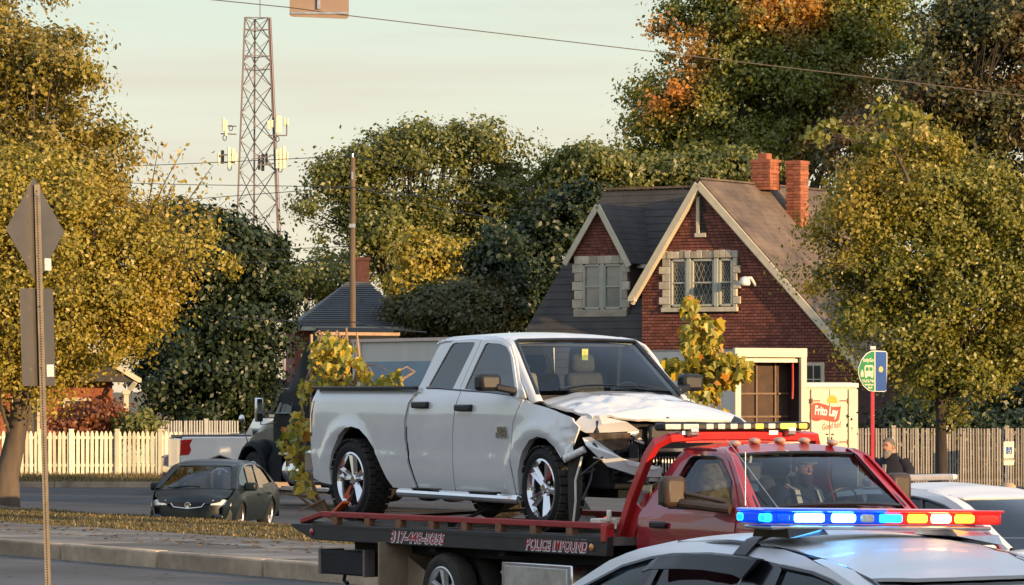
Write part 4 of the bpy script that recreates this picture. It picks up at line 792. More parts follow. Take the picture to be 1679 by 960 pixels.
        b = MB(); b.ell((1.05, sg*.55, 1.915), (.07, .05, .03)); b.ell((.98, sg*.28, 1.935), (.07, .05, .03)); b.build('clearance_lamp', M_dirt, t)
    b = MB(); b.ell((.98, 0, 1.938), (.07, .05, .03)); b.build('clearance_lamp', M_dirt, t)
    def fr(x, y):
        e = smooth(x, [(.40, 1.84), (.6, 1.875), (1.0, 1.87), (1.22, 1.80)]); return (x, y, e+.045*(1-(abs(y)/.76)**2.2))
    panel('roof', [(.38, -.66), (.36, 0), (.38, .66), (.50, .74), (1.1, .75), (1.20, .70), (1.25, .35), (1.26, 0), (1.25, -.35), (1.20, -.70), (1.1, -.75), (.50, -.74)], fr, M_red, t, out=(0, 0, 1), cell=.1)
    b = MB(); b.box((.16, 0, 1.05), (.04, 1.9, .8)); b.box((.42, 0, 1.84), (.08, 1.3, .06)); b.build('cab_back', M_red, t)
    patch('rear_window', (.16, .8, 1.42), (.16, -.8, 1.42), (.40, -.66, 1.82), (.40, .66, 1.82), M_gmid, t, (-.02, 0, 0), 4)
    ws = patch('windscreen', (1.78, -.80, 1.345), (1.78, .80, 1.345), (1.20, .66, 1.80), (1.20, -.66, 1.80), glass('tow_windscreen_glass', (.56, .62, .65), refl=1.7), t, (.12, 0, .035), 10)
    b = MB(); b.tube([(1.76, -.78, 1.35), (1.88, -.4, 1.375), (1.90, 0, 1.38), (1.88, .4, 1.375), (1.76, .78, 1.35)], .02, 6); b.tube([(1.20, -.68, 1.81), (1.24, -.3, 1.83), (1.25, 0, 1.832), (1.24, .3, 1.83), (1.20, .68, 1.81)], .018, 6)
    for sg in(-1, 1): b.tube([(1.79, sg*.82, 1.34), (1.5, sg*.755, 1.57), (1.22, sg*.69, 1.80)], .02, 6)
    b.build('windscreen_seal', M_trim, ws)
    for sg in(-1, 1):
        b = MB(); path = [(1.86, .87, 1.26), (1.55, .80, 1.53), (1.24, .73, 1.80), (1.1, .72, 1.86)]
        b.loft([[(c[0]+.03, sg*(c[1]-.06), c[2]+.005), (c[0]+.026, sg*(c[1]+.01), c[2]+.008), (c[0]+.0, sg*(c[1]+.05), c[2]-.004), (c[0]-.10, sg*(c[1]+.055), c[2]-.04), (c[0]-.09, sg*(c[1]-.03), c[2]-.03)] for c in path])
        b.build('windscreen_pillar', M_red, t, sm=70)
    def fh(x, y):
        c = smooth(x, [(1.7, 1.345), (2.1, 1.34), (2.6, 1.28), (2.95, 1.16), (3.05, 1.0)]); e = smooth(x, [(1.7, 1.24), (2.3, 1.20), (2.8, 1.13), (3.05, .95)])
        q = abs(y)/.97; z = c+(e-c)*q**3; 
        if abs(abs(y)-.4) < .12: z += .02*math.cos((abs(y)-.4)/.12*math.pi/2)
        return (x, y, z)
    panel('bonnet', [(1.72, -.95), (1.82, -.5), (1.86, 0), (1.82, .5), (1.72, .95), (2.5, .96), (2.9, .90), (3.02, .6), (3.05, 0), (3.02, -.6), (2.9, -.90), (2.5, -.96)], fh, M_red, t, out=(0, 0, 1), cell=.1)
    b = MB(); b.box((2.98, 0, .86), (.10, 1.3, .42)); b.build('grille', M_chrome, t, bev=.03)
    b = MB(); b.box((3.10, 0, .52), (.22, 2.0, .26)); b.build('front_bumper', M_chrome, t, bev=.04)
    b = MB(); b.box((2.3, 0, .8), (1.2, 1.3, .6)); b.box((1.0, 0, .66), (1.7, 1.86, .1)); b.box((1.62, 0, 1.12), (.34, 1.7, .36)); b.build('cab_floor', M_dark, t)
    for y in(-.42, .42): seat(t, .72, y, .93, M_seat)
    camo = mat('camouflage_cloth', (.05, .04, .028), .95, var=0, nscale=16, col2=(.42, .34, .25))
    b = MB()
    b.loft([[(.60+.17*r_*math.cos(a), -.52+.17*r_*math.sin(a), z) for a in np.linspace(0, 2*math.pi, 13)[:-1]] for z, r_ in((1.30, 1.15), (1.42, 1.1), (1.55, .95), (1.66, .7), (1.73, .45), (1.76, .2))]); b.build('camouflage_seat_cover', camo, t)
    b = MB(); b.lathe([(.19, -.012), (.205, 0), (.19, .012)], (0, 0, 0), 'x', 24); b.box((0, 0, 0), (.03, .38, .05)); q = b.build('steering_wheel', M_black, t); q.location = (1.30, .44, 1.33); q.rotation_euler = (0, R(25), 0)
    b = MB(); b.tube([(1.92, -.62, 1.33), (1.86, -.66, 1.36), (1.2, -.74, 1.95)], .004, 5); b.cyl((1.93, -.70, 1.24), (1.93, -.70, 1.30), .014, 8); b.build('antenna_base', M_alu, t)
    b = MB(); b.tube([(1.75, -.93, 1.24), (1.75, -.93, 1.85)], .004, 5); b.build('whip_antenna', M_alu, t)
    return t
tow = build_tow()
# wheel strap over the pickup's rear wheel
b = MB(); b.beam((-5.50, -1.0, 1.13), (-5.26, -1.02, 1.24), .09, .03); b.beam((-5.62, -1.0, 1.10), (-5.50, -1.0, 1.135), .06, .02)
q = b.build('ratchet_strap', M_orange, None, bev=.006); q.location = TOW; q.rotation_euler = (0, 0, TH); tag(q, 'short orange ratchet strap hooked across the rear wheel of the white pickup', 'strap')
# ------------------------------------------------------------------ saloon cars
def build_sedan(name, label, cat, loc, rotz, paint, k=(1, 1, 1), gside=None, group=None, front='dark', kind='police'):
    t = thing(name, label, cat, loc, rotz, group); kx, ky, kz = k; gside = gside or M_gside
    wz = [(.25, .86), (.45, .93), (.62, .955), (.8, .95), (.95, .925), (1.0, .905), (1.25, .83), (1.45, .765), (1.53, .735), (1.58, .67), (1.62, .60)]
    def w(x, z):
        y = interp(z, wz)
        if z > 1.0: y -= .025*((x-.4)/1.6)**2*min(1, (z-1)/.3)
        if x > 2.0: y -= .22*((x-2.0)/1.0)**2
        if x < -1.4: y -= .14*((-1.4-x)/.9)**2
        for cx in(2.0, -.92): y += .025*math.exp(-((math.hypot(x-cx, z-.34)-.44)/.07)**2) if z > .25 else 0
        return y
    X = lambda x, y, z: (x*kx, y*ky, z*kz)
    arc_f = arc(2.0, .34, .40, 180, 0, 9); arc_r = arc(-.92, .34, .40, 180, 0, 9)
    fwin = [(1.96, 1.10), (1.74, 1.275), (1.28, 1.445), (1.02, 1.50), (.82, 1.525), (.47, 1.54), (.10, 1.53), (.16, 1.3), (.20, 1.05)]
    rwin = [(-.20, 1.05), (-.17, 1.3), (-.22, 1.50), (-.5, 1.475), (-.68, 1.44), (-.86, 1.385), (-1.05, 1.27), (-1.22, 1.10)]
    for sg in(-1, 1):
        f = lambda x, z: X(x, sg*w(x, z), z); o = (0, sg, 0)
        panel('greenhouse_side', [(2.32, 1.03), (2.05, 1.175), (1.80, 1.315), (1.45, 1.475), (1.2, 1.55), (.85, 1.598), (.4, 1.612), (0, 1.60), (-.35, 1.56), (-.65, 1.50), (-.95, 1.405), (-1.25, 1.27), (-1.5, 1.14), (-1.66, 1.06), (-1.2, 1.0), (0, .985), (1.6, .98)], f, paint, t, holes=[fwin, rwin], out=o, cell=.10)
        panel('fender', [(2.93, .30), (2.95, .62), (2.75, .80), (2.32, 1.02), (1.66, .985), (1.66, .85), (1.58, .6), (1.56, .28)]+arc_f, f, paint, t, out=o, cell=.1)
        fd = panel('front_door', [(1.65, .985), (1.65, .85), (1.57, .6), (1.55, .27), (.06, .27), (.02, .55), (.0, .98)], f, paint, t, out=o, cell=.12)
        rd = panel('rear_door', [(-.008, .98), (.012, .55), (.052, .27), (-.50, .27), (-.55, .42), (-.80, .77), (-.98, .84), (-1.12, 1.0)], f, paint, t, out=o, cell=.12)
        panel('rear_quarter', [(-1.128, 1.0), (-.99, .835), (-.92, .80)]+arc_r[:5][::-1]+[(-1.4, .30), (-2.2, .34), (-2.30, .62), (-2.26, .98), (-1.66, 1.06)], f, paint, t, out=o, cell=.1)
        panel('window_glass', fwin, lambda x, z: X(x, sg*(w(x, z)-.014), z), gside, fd, out=o, thick=0, cell=.2); panel('window_glass', rwin, lambda x, z: X(x, sg*(w(x, z)-.014), z), gside, rd, out=o, thick=0, cell=.2)
        # dark pillar between the doors and window surrounds
        b = MB(); b.tube([X(x, sg*(w(x, z)+.001), z) for x, z in fwin[:7]], .016, 6); b.tube([X(x, sg*(w(x, z)+.001), z) for x, z in rwin[2:]], .016, 6); b.build('window_seal', M_trim, t)
        panel('door_pillar', [(.21, 1.0), (.165, 1.3), (.11, 1.545), (-.23, 1.51), (-.18, 1.3), (-.21, 1.0)], lambda x, z: X(x, sg*(w(x, z)+.006), z), M_trim, t, out=o, cell=.2)
        panel('window_divider', [(1.06, 1.0), (.98, 1.30), (.90, 1.50), (.95, 1.50), (1.035, 1.30), (1.12, 1.0)], lambda x, z: X(x, sg*(w(x, z)+.004), z), M_trim, t, out=o, cell=.2)
        b = MB(); 
        for hx in(.28, -.72): b.box(X(hx, sg*(w(hx, .86)+.02), .86), (.2, .03, .04))
        b.build('door_handle', M_trim if kind == 'police' else paint, t, bev=.01)
        b = MB(); b.box(X(1.52, sg*1.02, 1.06), (.16, .22, .15)); b.build('mirror_housing', paint if kind != 'police' else M_black, t, bev=.04)
        for cx, m in((2.0, 'f'), (-.92, 'r')): wheel(t, X(cx, sg*.80, .335/kz*.98), .335, .21, .215, sg, lugs=0, rimm=M_alu)
        b = MB(); b.prism(arc(2.0, .34, .41, 0, 180, 10), lambda x, z: X(x, sg*.5, z), lambda x, z: X(x, sg*.90, z)); b.prism(arc(-.92, .34, .41, 0, 180, 10), lambda x, z: X(x, sg*.5, z), lambda x, z: X(x, sg*.90, z)); b.build('wheel_well', M_under, t)
    # roof between the two gutters, then the gutters themselves
    def ez(x): return smooth(x, [(-1.20, 1.38), (-1.0, 1.425), (-.8, 1.455), (-.6, 1.51), (-.4, 1.555), (-.1, 1.60), (.4, 1.625), (.9, 1.60), (1.3, 1.525), (1.45, 1.48)])
    def fr(x, y): q = abs(y)/.62; return X(x, y, ez(x)+.038*(1-q**2.4))
    panel('roof', [(1.36, -.55), (1.43, -.2), (1.44, 0), (1.43, .2), (1.36, .55), (1.2, .60), (.4, .63), (-.3, .63), (-.72, .61), (-.81, .60), (-.93, .40), (-.98, .2), (-1.0, 0), (-.98, -.2), (-.93, -.40), (-.81, -.60), (-.72, -.61), (-.3, -.625), (.4, -.63), (1.2, -.60)], fr, paint, t, out=(0, 0, 1), cell=.08)
    for sg in(-1, 1):
        for nm, outer, inner in(('windscreen_pillar', [(2.32, 1.03), (2.05, 1.175), (1.80, 1.315), (1.45, 1.475), (1.2, 1.55), (.9, 1.59)], [(2.28, .77, 1.045), (2.04, .715, 1.165), (1.80, .66, 1.295), (1.50, .60, 1.45), (1.30, .575, 1.525), (.95, .61, 1.592)]), ('rear_pillar', [(-.45, 1.543), (-.65, 1.50), (-.95, 1.405), (-1.25, 1.27), (-1.5, 1.14), (-1.66, 1.06)], [(-.50, .62, 1.535), (-.72, .605, 1.49), (-.95, .61, 1.395), (-1.22, .64, 1.265), (-1.46, .665, 1.15), (-1.62, .685, 1.075)])):
            vs = []; 
            for (xo, zo), p in zip(outer, inner):
                a = Vector((xo, w(xo, zo), zo)); c = Vector(p); vs += [X(a.x, sg*a.y, a.z), X((a.x+c.x)/2, sg*((a.y+c.y)/2+.006), (a.z+c.z)/2+.012), X(c.x, sg*c.y, c.z)]
            n_ = len(outer); mesh_obj(nm, vs, [(3*i+j, 3*i+j+1, 3*i+j+4, 3*i+j+3) for i in range(n_-1) for j in range(2)], paint, t, 60)
    b = MB()
    for sg in(-1, 1): b.tube([X(x, sg*y, z) for x, y, z in((1.4, .575, 1.49), (1.2, .61, 1.545), (.4, .64, 1.612), (0, .645, 1.597), (-.42, .645, 1.545), (-.64, .635, 1.505), (-.85, .62, 1.445), (-1.0, .635, 1.38), (-1.3, .69, 1.235), (-1.6, .74, 1.09))], .011, 6)
    b.build('roof_gutter', M_trim, t)
    patch('windscreen', X(2.30, -.76, 1.02), X(2.30, .76, 1.02), X(1.34, .56, 1.51), X(1.34, -.56, 1.51), M_gmid, t, X(.10, 0, .05), 10)
    patch('rear_window', X(-1.62, .68, 1.06), X(-1.62, -.68, 1.06), X(-.80, -.585, 1.445), X(-.80, .585, 1.445), M_gdark if kind == 'police' else M_gmid, t, X(-.25, 0, .03), 12)
    b = MB(); b.box(X(.5, 0, .32), X(4.6, 1.55, .12)); b.box(X(.4, 0, .62), X(2.6, 1.7, .5)); b.box(X(1.95, 0, .9), X(.7, 1.5, .2)); b.box(X(-1.35, 0, .98), X(.6, 1.35, .06)); b.build('cabin_floor', M_dark, t)
    for y in(-.38, .38): seat(t, .55*kx, y*ky, .50*kz, M_seat)
    b = MB(); b.box(X(-.5, 0, .70), X(.5, 1.3, .2)); b.box(X(-.78, 0, 1.0), X(.16, 1.3, .55)); b.build('rear_seat', M_seat, t, bev=.04)
    def fh(x, y):
        c = smooth(x, [(2.0, 1.06), (2.35, 1.03), (2.75, .90), (2.98, .70)]); e = smooth(x, [(2.0, 1.03), (2.35, .99), (2.75, .79), (2.98, .6)]); return X(x, y, c+(e-c)*(abs(y)/.88)**2.5)
    panel('bonnet', [(2.22, -.86), (2.24, 0), (2.22, .86), (2.6, .80), (2.85, .66), (2.97, .3), (2.98, 0), (2.97, -.3), (2.85, -.66), (2.6, -.80)], fh, paint, t, out=(0, 0, 1), cell=.1)
    def ft(x, y): q = abs(y)/.86; return X(x, y, smooth(x, [(-2.35, .96), (-2.2, 1.04), (-1.6, 1.075)])-.05*q**3)
    panel('boot_lid', [(-1.60, -.74), (-1.70, 0), (-1.60, .74), (-2.24, .76), (-2.32, 0), (-2.24, -.76)], ft, paint, t, out=(0, 0, 1), cell=.12)
    def bump(x0, sgn): return lambda y, z: X(x0+sgn*(.06-.40*(abs(y)/.95)**3-.25*(z-.5)**2), y, z)
    fb = panel('front_bumper', [(-.86, .22), (-.88, .5), (-.80, .68), (.80, .68), (.88, .5), (.86, .22)], bump(2.93, 1), paint, t, out=(1, 0, 0), cell=.12)
    panel('rear_bumper', [(-.88, .28), (-.90, .7), (-.84, .99), (.84, .99), (.90, .7), (.88, .28)], bump(-2.28, -1), paint, t, out=(-1, 0, 0), cell=.12)
    for sg in(-1, 1):
        panel('headlight', [(sg*.46, .665), (sg*.50, .79), (sg*.72, .80), (sg*.855, .76), (sg*.86, .655)], lambda y, z: X(2.985-.38*(abs(y)/.95)**3-.5*max(0, z-.64), y, z), M_clear, t, out=(1, 0, 0), cell=.1)
        panel('tail_lamp', [(sg*.56, .80), (sg*.56, .96), (sg*.86, .96), (sg*.87, .78)], lambda y, z: X(-2.335+.40*(abs(y)/.95)**3, y, z), M_redlens, t, out=(-1, 0, 0), cell=.1)
    g = MB(); g.prism([(-.36, .70), (-.30, .62), (0, .59), (.30, .62), (.36, .70), (.34, .745), (-.34, .745)], lambda y, z: X(2.95, y, z), lambda y, z: X(2.995-.02*abs(y), y, z)); g.build('grille', M_black, t)
    g = MB(); g.tube([X(3.0, -.36, .725), X(3.005, -.30, .64), X(3.01, 0, .605), X(3.005, .30, .64), X(3.0, .36, .725)], .012, 6); g.lathe([(.001, 0), (.05, .004), (.055, 0)], X(3.01, 0, .68), 'x', 16); g.build('grille_trim', M_chrome, t)
    g = MB(); g.box(X(2.985, 0, .34), (.03, 1.0*ky, .12)); g.build('lower_grille', M_black, t)
    b = MB(); b.tube([X(2.33, -.6, 1.05), X(2.28, -.2, 1.09), X(2.30, .1, 1.085)], .01, 5); b.build('wiper', M_trim, t)
    return t
M_pol = mat('dusty_white_police_paint', (.72, .72, .72), .42, var=.04, nscale=1.3, coat=.12)
pol = build_sedan('police_car', 'white police car in the near foreground with its blue and red roof lights flashing', 'police car', (1.955, 21.7, -.042), R(-238), M_pol, gside=M_gpol)
# rain guard over the near front window
def visor(t, sg):
    b = MB(); pts = [(.93, 1.495, .775), (.85, 1.525, .775), (.6, 1.545, .77), (.37, 1.552, .765), (.1, 1.545, .765), (-.06, 1.535, .765)]; low = [(.96, 1.43), (.87, 1.45), (.6, 1.462), (.37, 1.464), (.1, 1.45), (.01, 1.43)]
    rings = []
    for (x, z, y), (xl, zl) in zip(pts, low): rings.append([(x, sg*(y-.02), z), (x, sg*(y+.035), z-.004), (xl, sg*(y+.085), zl), (xl, sg*(y+.075), zl-.004), (x, sg*(y+.02), z-.02)])
    b.loft(rings); return b.build('rain_guard', M_black, t, sm=50)
visor(pol, 1); visor(pol, -1)
b = MB(); b.loft([[(x, y, z) for x in(-.06, .06)]+[(x, y, z+.012) for x in(.06, -.06)] for y, z in((.30, 1.664), (.45, 1.652), (.58, 1.636), (.645, 1.615), (.70, 1.57), (.735, 1.535))]); q = b.build('mounting_strap', M_black, pol)
q.location = (.19, 0, .004)
LBR = thing('roof_light_bar', 'flashing blue and red light bar across the roof of the near police car', 'light bar', pol.location+Matrix.Rotation(R(-238), 3, 'Z') @ Vector((0, 0, 1.685)), R(-238))
LBR.rotation_euler = (R(1.3), 0, R(-238))
def em(name, c, s): return mat(name, c, .3, var=.04, nscale=40, emit=c, estr=s)
B1, B2, BW, RW, R2, YW = em('deep_blue_lens', (.0, .10, .9), .6), em('blue_flash', (.01, .33, 1.0), 4), em('blue_white_flash', (.12, .52, 1.0), 14), em('red_white_flash', (1, .62, .25), 11), em('red_lens_glow', (1, .03, .015), 1.3), em('orange_flash', (1, .30, .02), 5)
lens_b = mat('blue_lens', (.01, .05, .5), .12, var=.1, coat=1, emit=(0, .1, 1), estr=.5)
lens_r = mat('red_dome_lens', (.6, .015, .02), .12, var=.1, coat=1, emit=(1, .03, .02), estr=.55)
b = MB(); b.box((0, 0, .005), (.26, 1.50, .022)); b.build('base_tray', M_alu, LBR, bev=.008)
def slab(y0, y1, z0, z1, m, nm, d=.132):
    b = MB(); s1 = 1 if y1 > y0 else -1
    b.prism([(-d, z0), (-d-.005, z0+.02), (-d+.03, z1), (d-.03, z1), (d+.005, z0+.02), (d, z0)], lambda x, z: (x, y0, z), lambda x, z: (x, y1, z)); return b.build(nm, m, LBR, bev=.012)
slab(.80, -.02, .088, .102, lens_b, 'lens_top'); slab(-.025, -.84, .088, .102, lens_r, 'lens_top')
# camera-side modules, left (+y) to right
for y0, y1, m in((.80, .66, B2), (.645, .50, B1), (.49, .155, BW), (.10, -.15, BW), (-.30, -.52, B2), (-.545, -.56, YW)): pass
mods = [(.795, .665, B2), (.655, .50, B1), (.49, .16, BW), (.145, -.09, B2), (-.105, -.25, M_clear), (-.265, -.03-.40, B2)]
def px2y(px): return (1425-px)/386*1.62
for x0, x1, m in((1232, 1250, B2), (1252, 1278, B1), (1280, 1333, BW), (1339, 1383, BW), (1386, 1413, M_clear), (1416, 1459, B2), (1462, 1500, YW), (1501, 1539, RW), (1540, 1578, YW), (1580, 1618, R2)):
    ya, yb = px2y(x0), px2y(x1)
    for fx in(-1, 1):
        b = MB(); b.box((fx*.10, (ya+yb)/2, .058), (.07, abs(ya-yb)-.022, .048)); b.build('flash_module', m, LBR, bev=.014)
for m in(B1, B2, BW, RW, YW, R2): rib(m, 22)
b = MB(); b.box((0, .385, .058), (.245, .82, .066)); b.build('lens_body', em('blue_lens_body', (.0, .06, .75), .55), LBR, bev=.015)
b = MB(); b.box((0, -.43, .058), (.245, .80, .066)); b.build('lens_body', em('red_lens_body', (.75, .02, .02), .6), LBR, bev=.015)
for y in(.52, -.60):
    b = MB(); b.loft([[(-.2, y-.10, -.03), (.2, y-.10, -.03), (.15, y-.10, .0), (-.15, y-.10, .0)], [(-.17, y+.14, -.05+.0), (.17, y+.14, -.05), (.15, y+.14, .0), (-.15, y+.14, .0)]] if y > 0 else [[(-.17, y-.20, -.085), (.17, y-.20, -.085), (.13, y-.20, -.03), (-.13, y-.20, -.03)], [(-.2, y+.14, -.035), (.2, y+.14, -.035), (.15, y+.14, .0), (-.15, y+.14, .0)]]); b.build('mounting_foot', M_trim if y > 0 else M_alu, LBR)
# second police car beyond the tow truck
pol2 = build_sedan('police_car', 'white police car half hidden behind the bonnet of the tow truck, roof bar unlit', 'police car', (4.25, 42.2, -.235), R(-52), M_pol, gside=M_gpol)
lb2 = thing('roof_light_bar', 'unlit slim light bar on the roof of the far police car behind the tow truck', 'light bar', pol2.location+Vector((0, 0, 1.675)), R(-52))
b = MB(); b.box((0, 0, .03), (.28, 1.0, .07)); b.build('lens', mat('grey_lens', (.30, .28, .27), .15, var=.2, coat=1), lb2, bev=.025)
b = MB(); b.box((0, .53, .03), (.24, .10, .06)); b.box((0, -.53, .03), (.24, .10, .06)); b.build('end_lens', M_clear, lb2, bev=.02)
b = MB(); b.box((0, .4, -.015), (.2, .1, .05)); b.box((0, -.4, -.015), (.2, .1, .05)); b.build('mounting_foot', M_black, lb2)
# dark saloon facing the camera
M_navy = mat('dark_green_black_paint', (.010, .017, .020), .4, var=.15, nscale=2, coat=.1, spec=.3)
dc = build_sedan('parked_car', 'dark saloon with pale headlights, parked nose towards us behind the kerbed grass strip', 'car', (-5.30, 71.9, -.155), R(-99), M_navy, k=(.82, .84, .79), kind='private')
b = MB(); b.ell((2.45, .55, .33), (.03, .09, .05)); b.ell((2.45, -.55, .33), (.03, .09, .05)); b.build('fog_lamp', M_trim, dc)
rc = build_sedan('parked_car', 'dark red car seen past the end of the white picket fence', 'car', (*at(388, 640, 105).xy, -.26), R(8), mat('wine_red_paint', (.14, .012, .02), .3, var=.1, coat=.9), k=(.86, .9, .92), kind='private')

# ------------------------------------------------------------------ trucks parked beyond, all nose to the far left
THT = R(-238)
M_blk = mat('black_truck_paint', (.010, .012, .013), .6, var=.2, nscale=2, coat=0, spec=.15)
M_box = mat('off_white_truck_body', (.60, .57, .50), .5, var=.08, nscale=1.2, stretch=(1, 1, .3))
M_boxw = mat('white_truck_body', (.60, .55, .43), .45, var=.08, nscale=2)
def semi():
    p = at(588, 640, 89.6); t = thing('semi_tractor', 'black long nosed semi tractor with high cab and chrome tank behind the white pickup', 'truck', (p.x, p.y, -.05), THT)
    # local: x forward from the cab's rear wall; +y side is the one we see
    def sec(x, zb, wy, zt, cut): return [(x, g*yy, z) for g, yy, z in((1, wy-.02, zb), (1, wy, min(zt-cut, 2.4)), (1, wy-.07, zt-cut), (1, wy-.07-cut, zt), (-1, wy-.07-cut, zt), (-1, wy-.07, zt-cut), (-1, wy, min(zt-cut, 2.4)), (-1, wy-.02, zb))]
    b = MB(); b.loft([sec(0, .95, 1.2, 3.78, .2), sec(.25, .95, 1.2, 3.86, .2), sec(.5, .95, 1.2, 3.55, .2), sec(1.0, .95, 1.18, 2.98, .2), sec(1.4, .95, 1.16, 2.62, .16), sec(1.62, .95, 1.14, 2.5, .14), sec(1.78, .9, 1.12, 2.2, .1), sec(2.05, .85, 1.08, 1.86, .1)]); sl_ = b.build('cab', M_blk, t, sm=35)
    b = MB(); b.box((.03, 1.205, 2.5), (.05, .05, 2.4)); b.box((-.03, 0, 3.72), (.05, 2.1, .07)); b.build('cab_rear_trim', mat('sunlit_brown_edge', (.30, .17, .09), .4, var=.3), sl_)  # brown stands in for sunlight on the cab's rear edges
    b = MB(); b.box((-.02, .0, 2.40), (.04, 2.1, 2.4)); b.build('cab_rear_wall', M_dark, sl_)
    panel('side_window', [(.95, 1.92), (.95, 2.46), (1.45, 2.48), (1.85, 1.92)], lambda x, z: (x, 1.205-.10*(z-1.9)/.6-.05*max(0, x-1.2), z), M_gpol, t, out=(0, 1, 0))
    b = MB(); b.tube([(x, 1.21-.10*(z-1.9)/.6-.05*max(0, x-1.2), z) for x, z in((.95, 1.92), (.95, 2.46), (1.45, 2.48), (1.85, 1.92), (.95, 1.92))], .022, 6)
    b.build('window_frame', M_trim, t)
    b = MB(); b.loft([[(x, s_*yy, z) for s_, yy, z in((1, wy, .75), (1, wy, zt-.22), (1, wy-.22, zt), (-1, wy-.22, zt), (-1, wy, zt-.22), (-1, wy, .75))] for x, wy, zt in((1.9, .95, 1.88), (2.6, .86, 1.80), (3.5, .74, 1.66), (3.95, .68, 1.50), (4.05, .62, 1.3))]); b.build('bonnet', mat('green_sheen_black_paint', (.02, .035, .035), .35, var=.2, coat=.35), t, sm=40)
    b = MB(); b.box((4.06, 0, 1.1), (.06, 1.1, .9)); b.build('grille', M_chrome, t)
    for sg in(-1, 1):
        b = MB(); rg = []
        for i in range(11):
            a = R(-8+196*i/10); rg.append([(2.95+(.66+.0)*math.cos(a), sg*.78, .52+.70*math.sin(a)), (2.95+.70*math.cos(a), sg*.82, .52+.80*math.sin(a)), (2.95+.72*math.cos(a), sg*1.16, .52+.76*math.sin(a)), (2.95+.64*math.cos(a), sg*1.22, .52+.66*math.sin(a)), (2.95+.60*math.cos(a), sg*1.18, .52+.62*math.sin(a))])
        b.loft(rg); b.prism([(2.2, .35), (2.28, .8), (1.85, 1.25), (1.6, .9), (1.65, .35)], lambda x, z: (x, sg*.8, z), lambda x, z: (x, sg*1.1, z)); b.build('fender', M_blk, t, sm=50)
        wheel(t, (2.95, sg*1.0, .52), .52, .28, .29, sg, lugs=0, rimm=M_alu)
        for dx in(-1.6, -2.9): wheel(t, (dx, sg*.95, .52), .52, .5, .29, sg, lugs=0, rimm=M_alu)
        b = MB(); b.cyl((-.7, sg*.95, .62), (1.3, sg*.95, .62), .31, 22)
        tk = b.build('fuel_tank', M_chrome, t)
        b = MB(); 
        for x in(-.5, .3, 1.1): b.cyl((x-.04, sg*.95, .62), (x+.04, sg*.95, .62), .318, 22)
        b.build('tank_strap', M_alu, tk)
        b = MB(); b.box((.4, sg*1.1, 1.0), (2.2, .3, .07)); b.box((.4, sg*1.16, .22), (2.2, .05, .10)); b.build('side_step', M_chrome, t, bev=.015)
        b = MB(); b.box((2.05, sg*1.45, 2.0), (.08, .20, .55)); m_ = b.build('mirror', M_chrome, t, bev=.03)
        b = MB(); b.tube([(1.85, sg*1.10, 2.35), (2.05, sg*1.40, 2.32), (2.05, sg*1.40, 1.66), (1.85, sg*1.08, 1.7)], .016, 6); b.build('mirror_arm', M_trim, m_)
        b = MB(); b.tube([(3.4, sg*1.0, 1.2), (3.5, sg*1.12, 1.7)], .015, 6); b.ell((3.5, sg*1.12, 1.78), (.07, .07, .1)); b.build('bonnet_mirror', M_chrome, t)
    b = MB(); b.box((0, 0, .8), (7.4, .9, .25)); b.build('chassis', M_under, t)
    b = MB(); b.cyl((2.1, .7, 1.83), (2.1, .7, 1.98), .05); b.box((2.1, .9, 1.86), (.4, .3, .06)); b.build('cowl_trim', M_chrome, t)
semi()
def mural():
    p = at(577, 640, 88.6); t = thing('box_trailer', 'white box trailer with a blue sky mural on its side, parked behind the white pickup', 'trailer', (p.x, p.y, -.02), THT)
    # local: x forward, front wall at x = 0; +y... side towards camera
    L = 4.6
    b = MB(); b.box((-L/2, -1.25, 2.35), (L, 2.4, 2.3)); b.build('body', M_box, t, bev=.03)
    panel('mural', [(-L+.3, 1.25), (-L+.3, 3.05), (-.38, 3.05), (-.38, 1.25)], lambda x, z: (x, -.046, z), mural_mat(), t, out=(0, 1, 0), cell=2, thick=.006)
    b = MB(); b.box((-L/2, -.03, 3.52), (L+.05, .08, .07)); b.build('top_rail', mat('pinkish_rail', (.62, .50, .44), .4, .2, var=.1), t)
    b = MB()
    for x in(-.06, -.20, -.33): b.box((x, -.025, 2.35), (.05, .06, 2.3))
    b.build('corner_post', M_cream, t, bev=.01)
    b = MB(); b.box((-L/2, -1.25, 1.1), (L, .9, .2)); b.build('chassis', M_under, t)
    for sg in(-1, 1):
        for dx in(-2.9, -3.9): wheel(t, (dx, -1.25+sg*.95, .5), .5, .4, .28, sg, lugs=0, rimm=M_alu)
        b = MB(); b.box((-.9, -1.25+sg*.7, .55), (.12, .12, 1.1)); b.build('landing_leg', M_under, t)
def mural_mat():
    m = mat('sky_mural_print', (.02, .12, .24), .35, var=.1, nscale=1.2, col2=(.10, .28, .42), stretch=(.35, 1, 1), coat=.5); return m
mural()
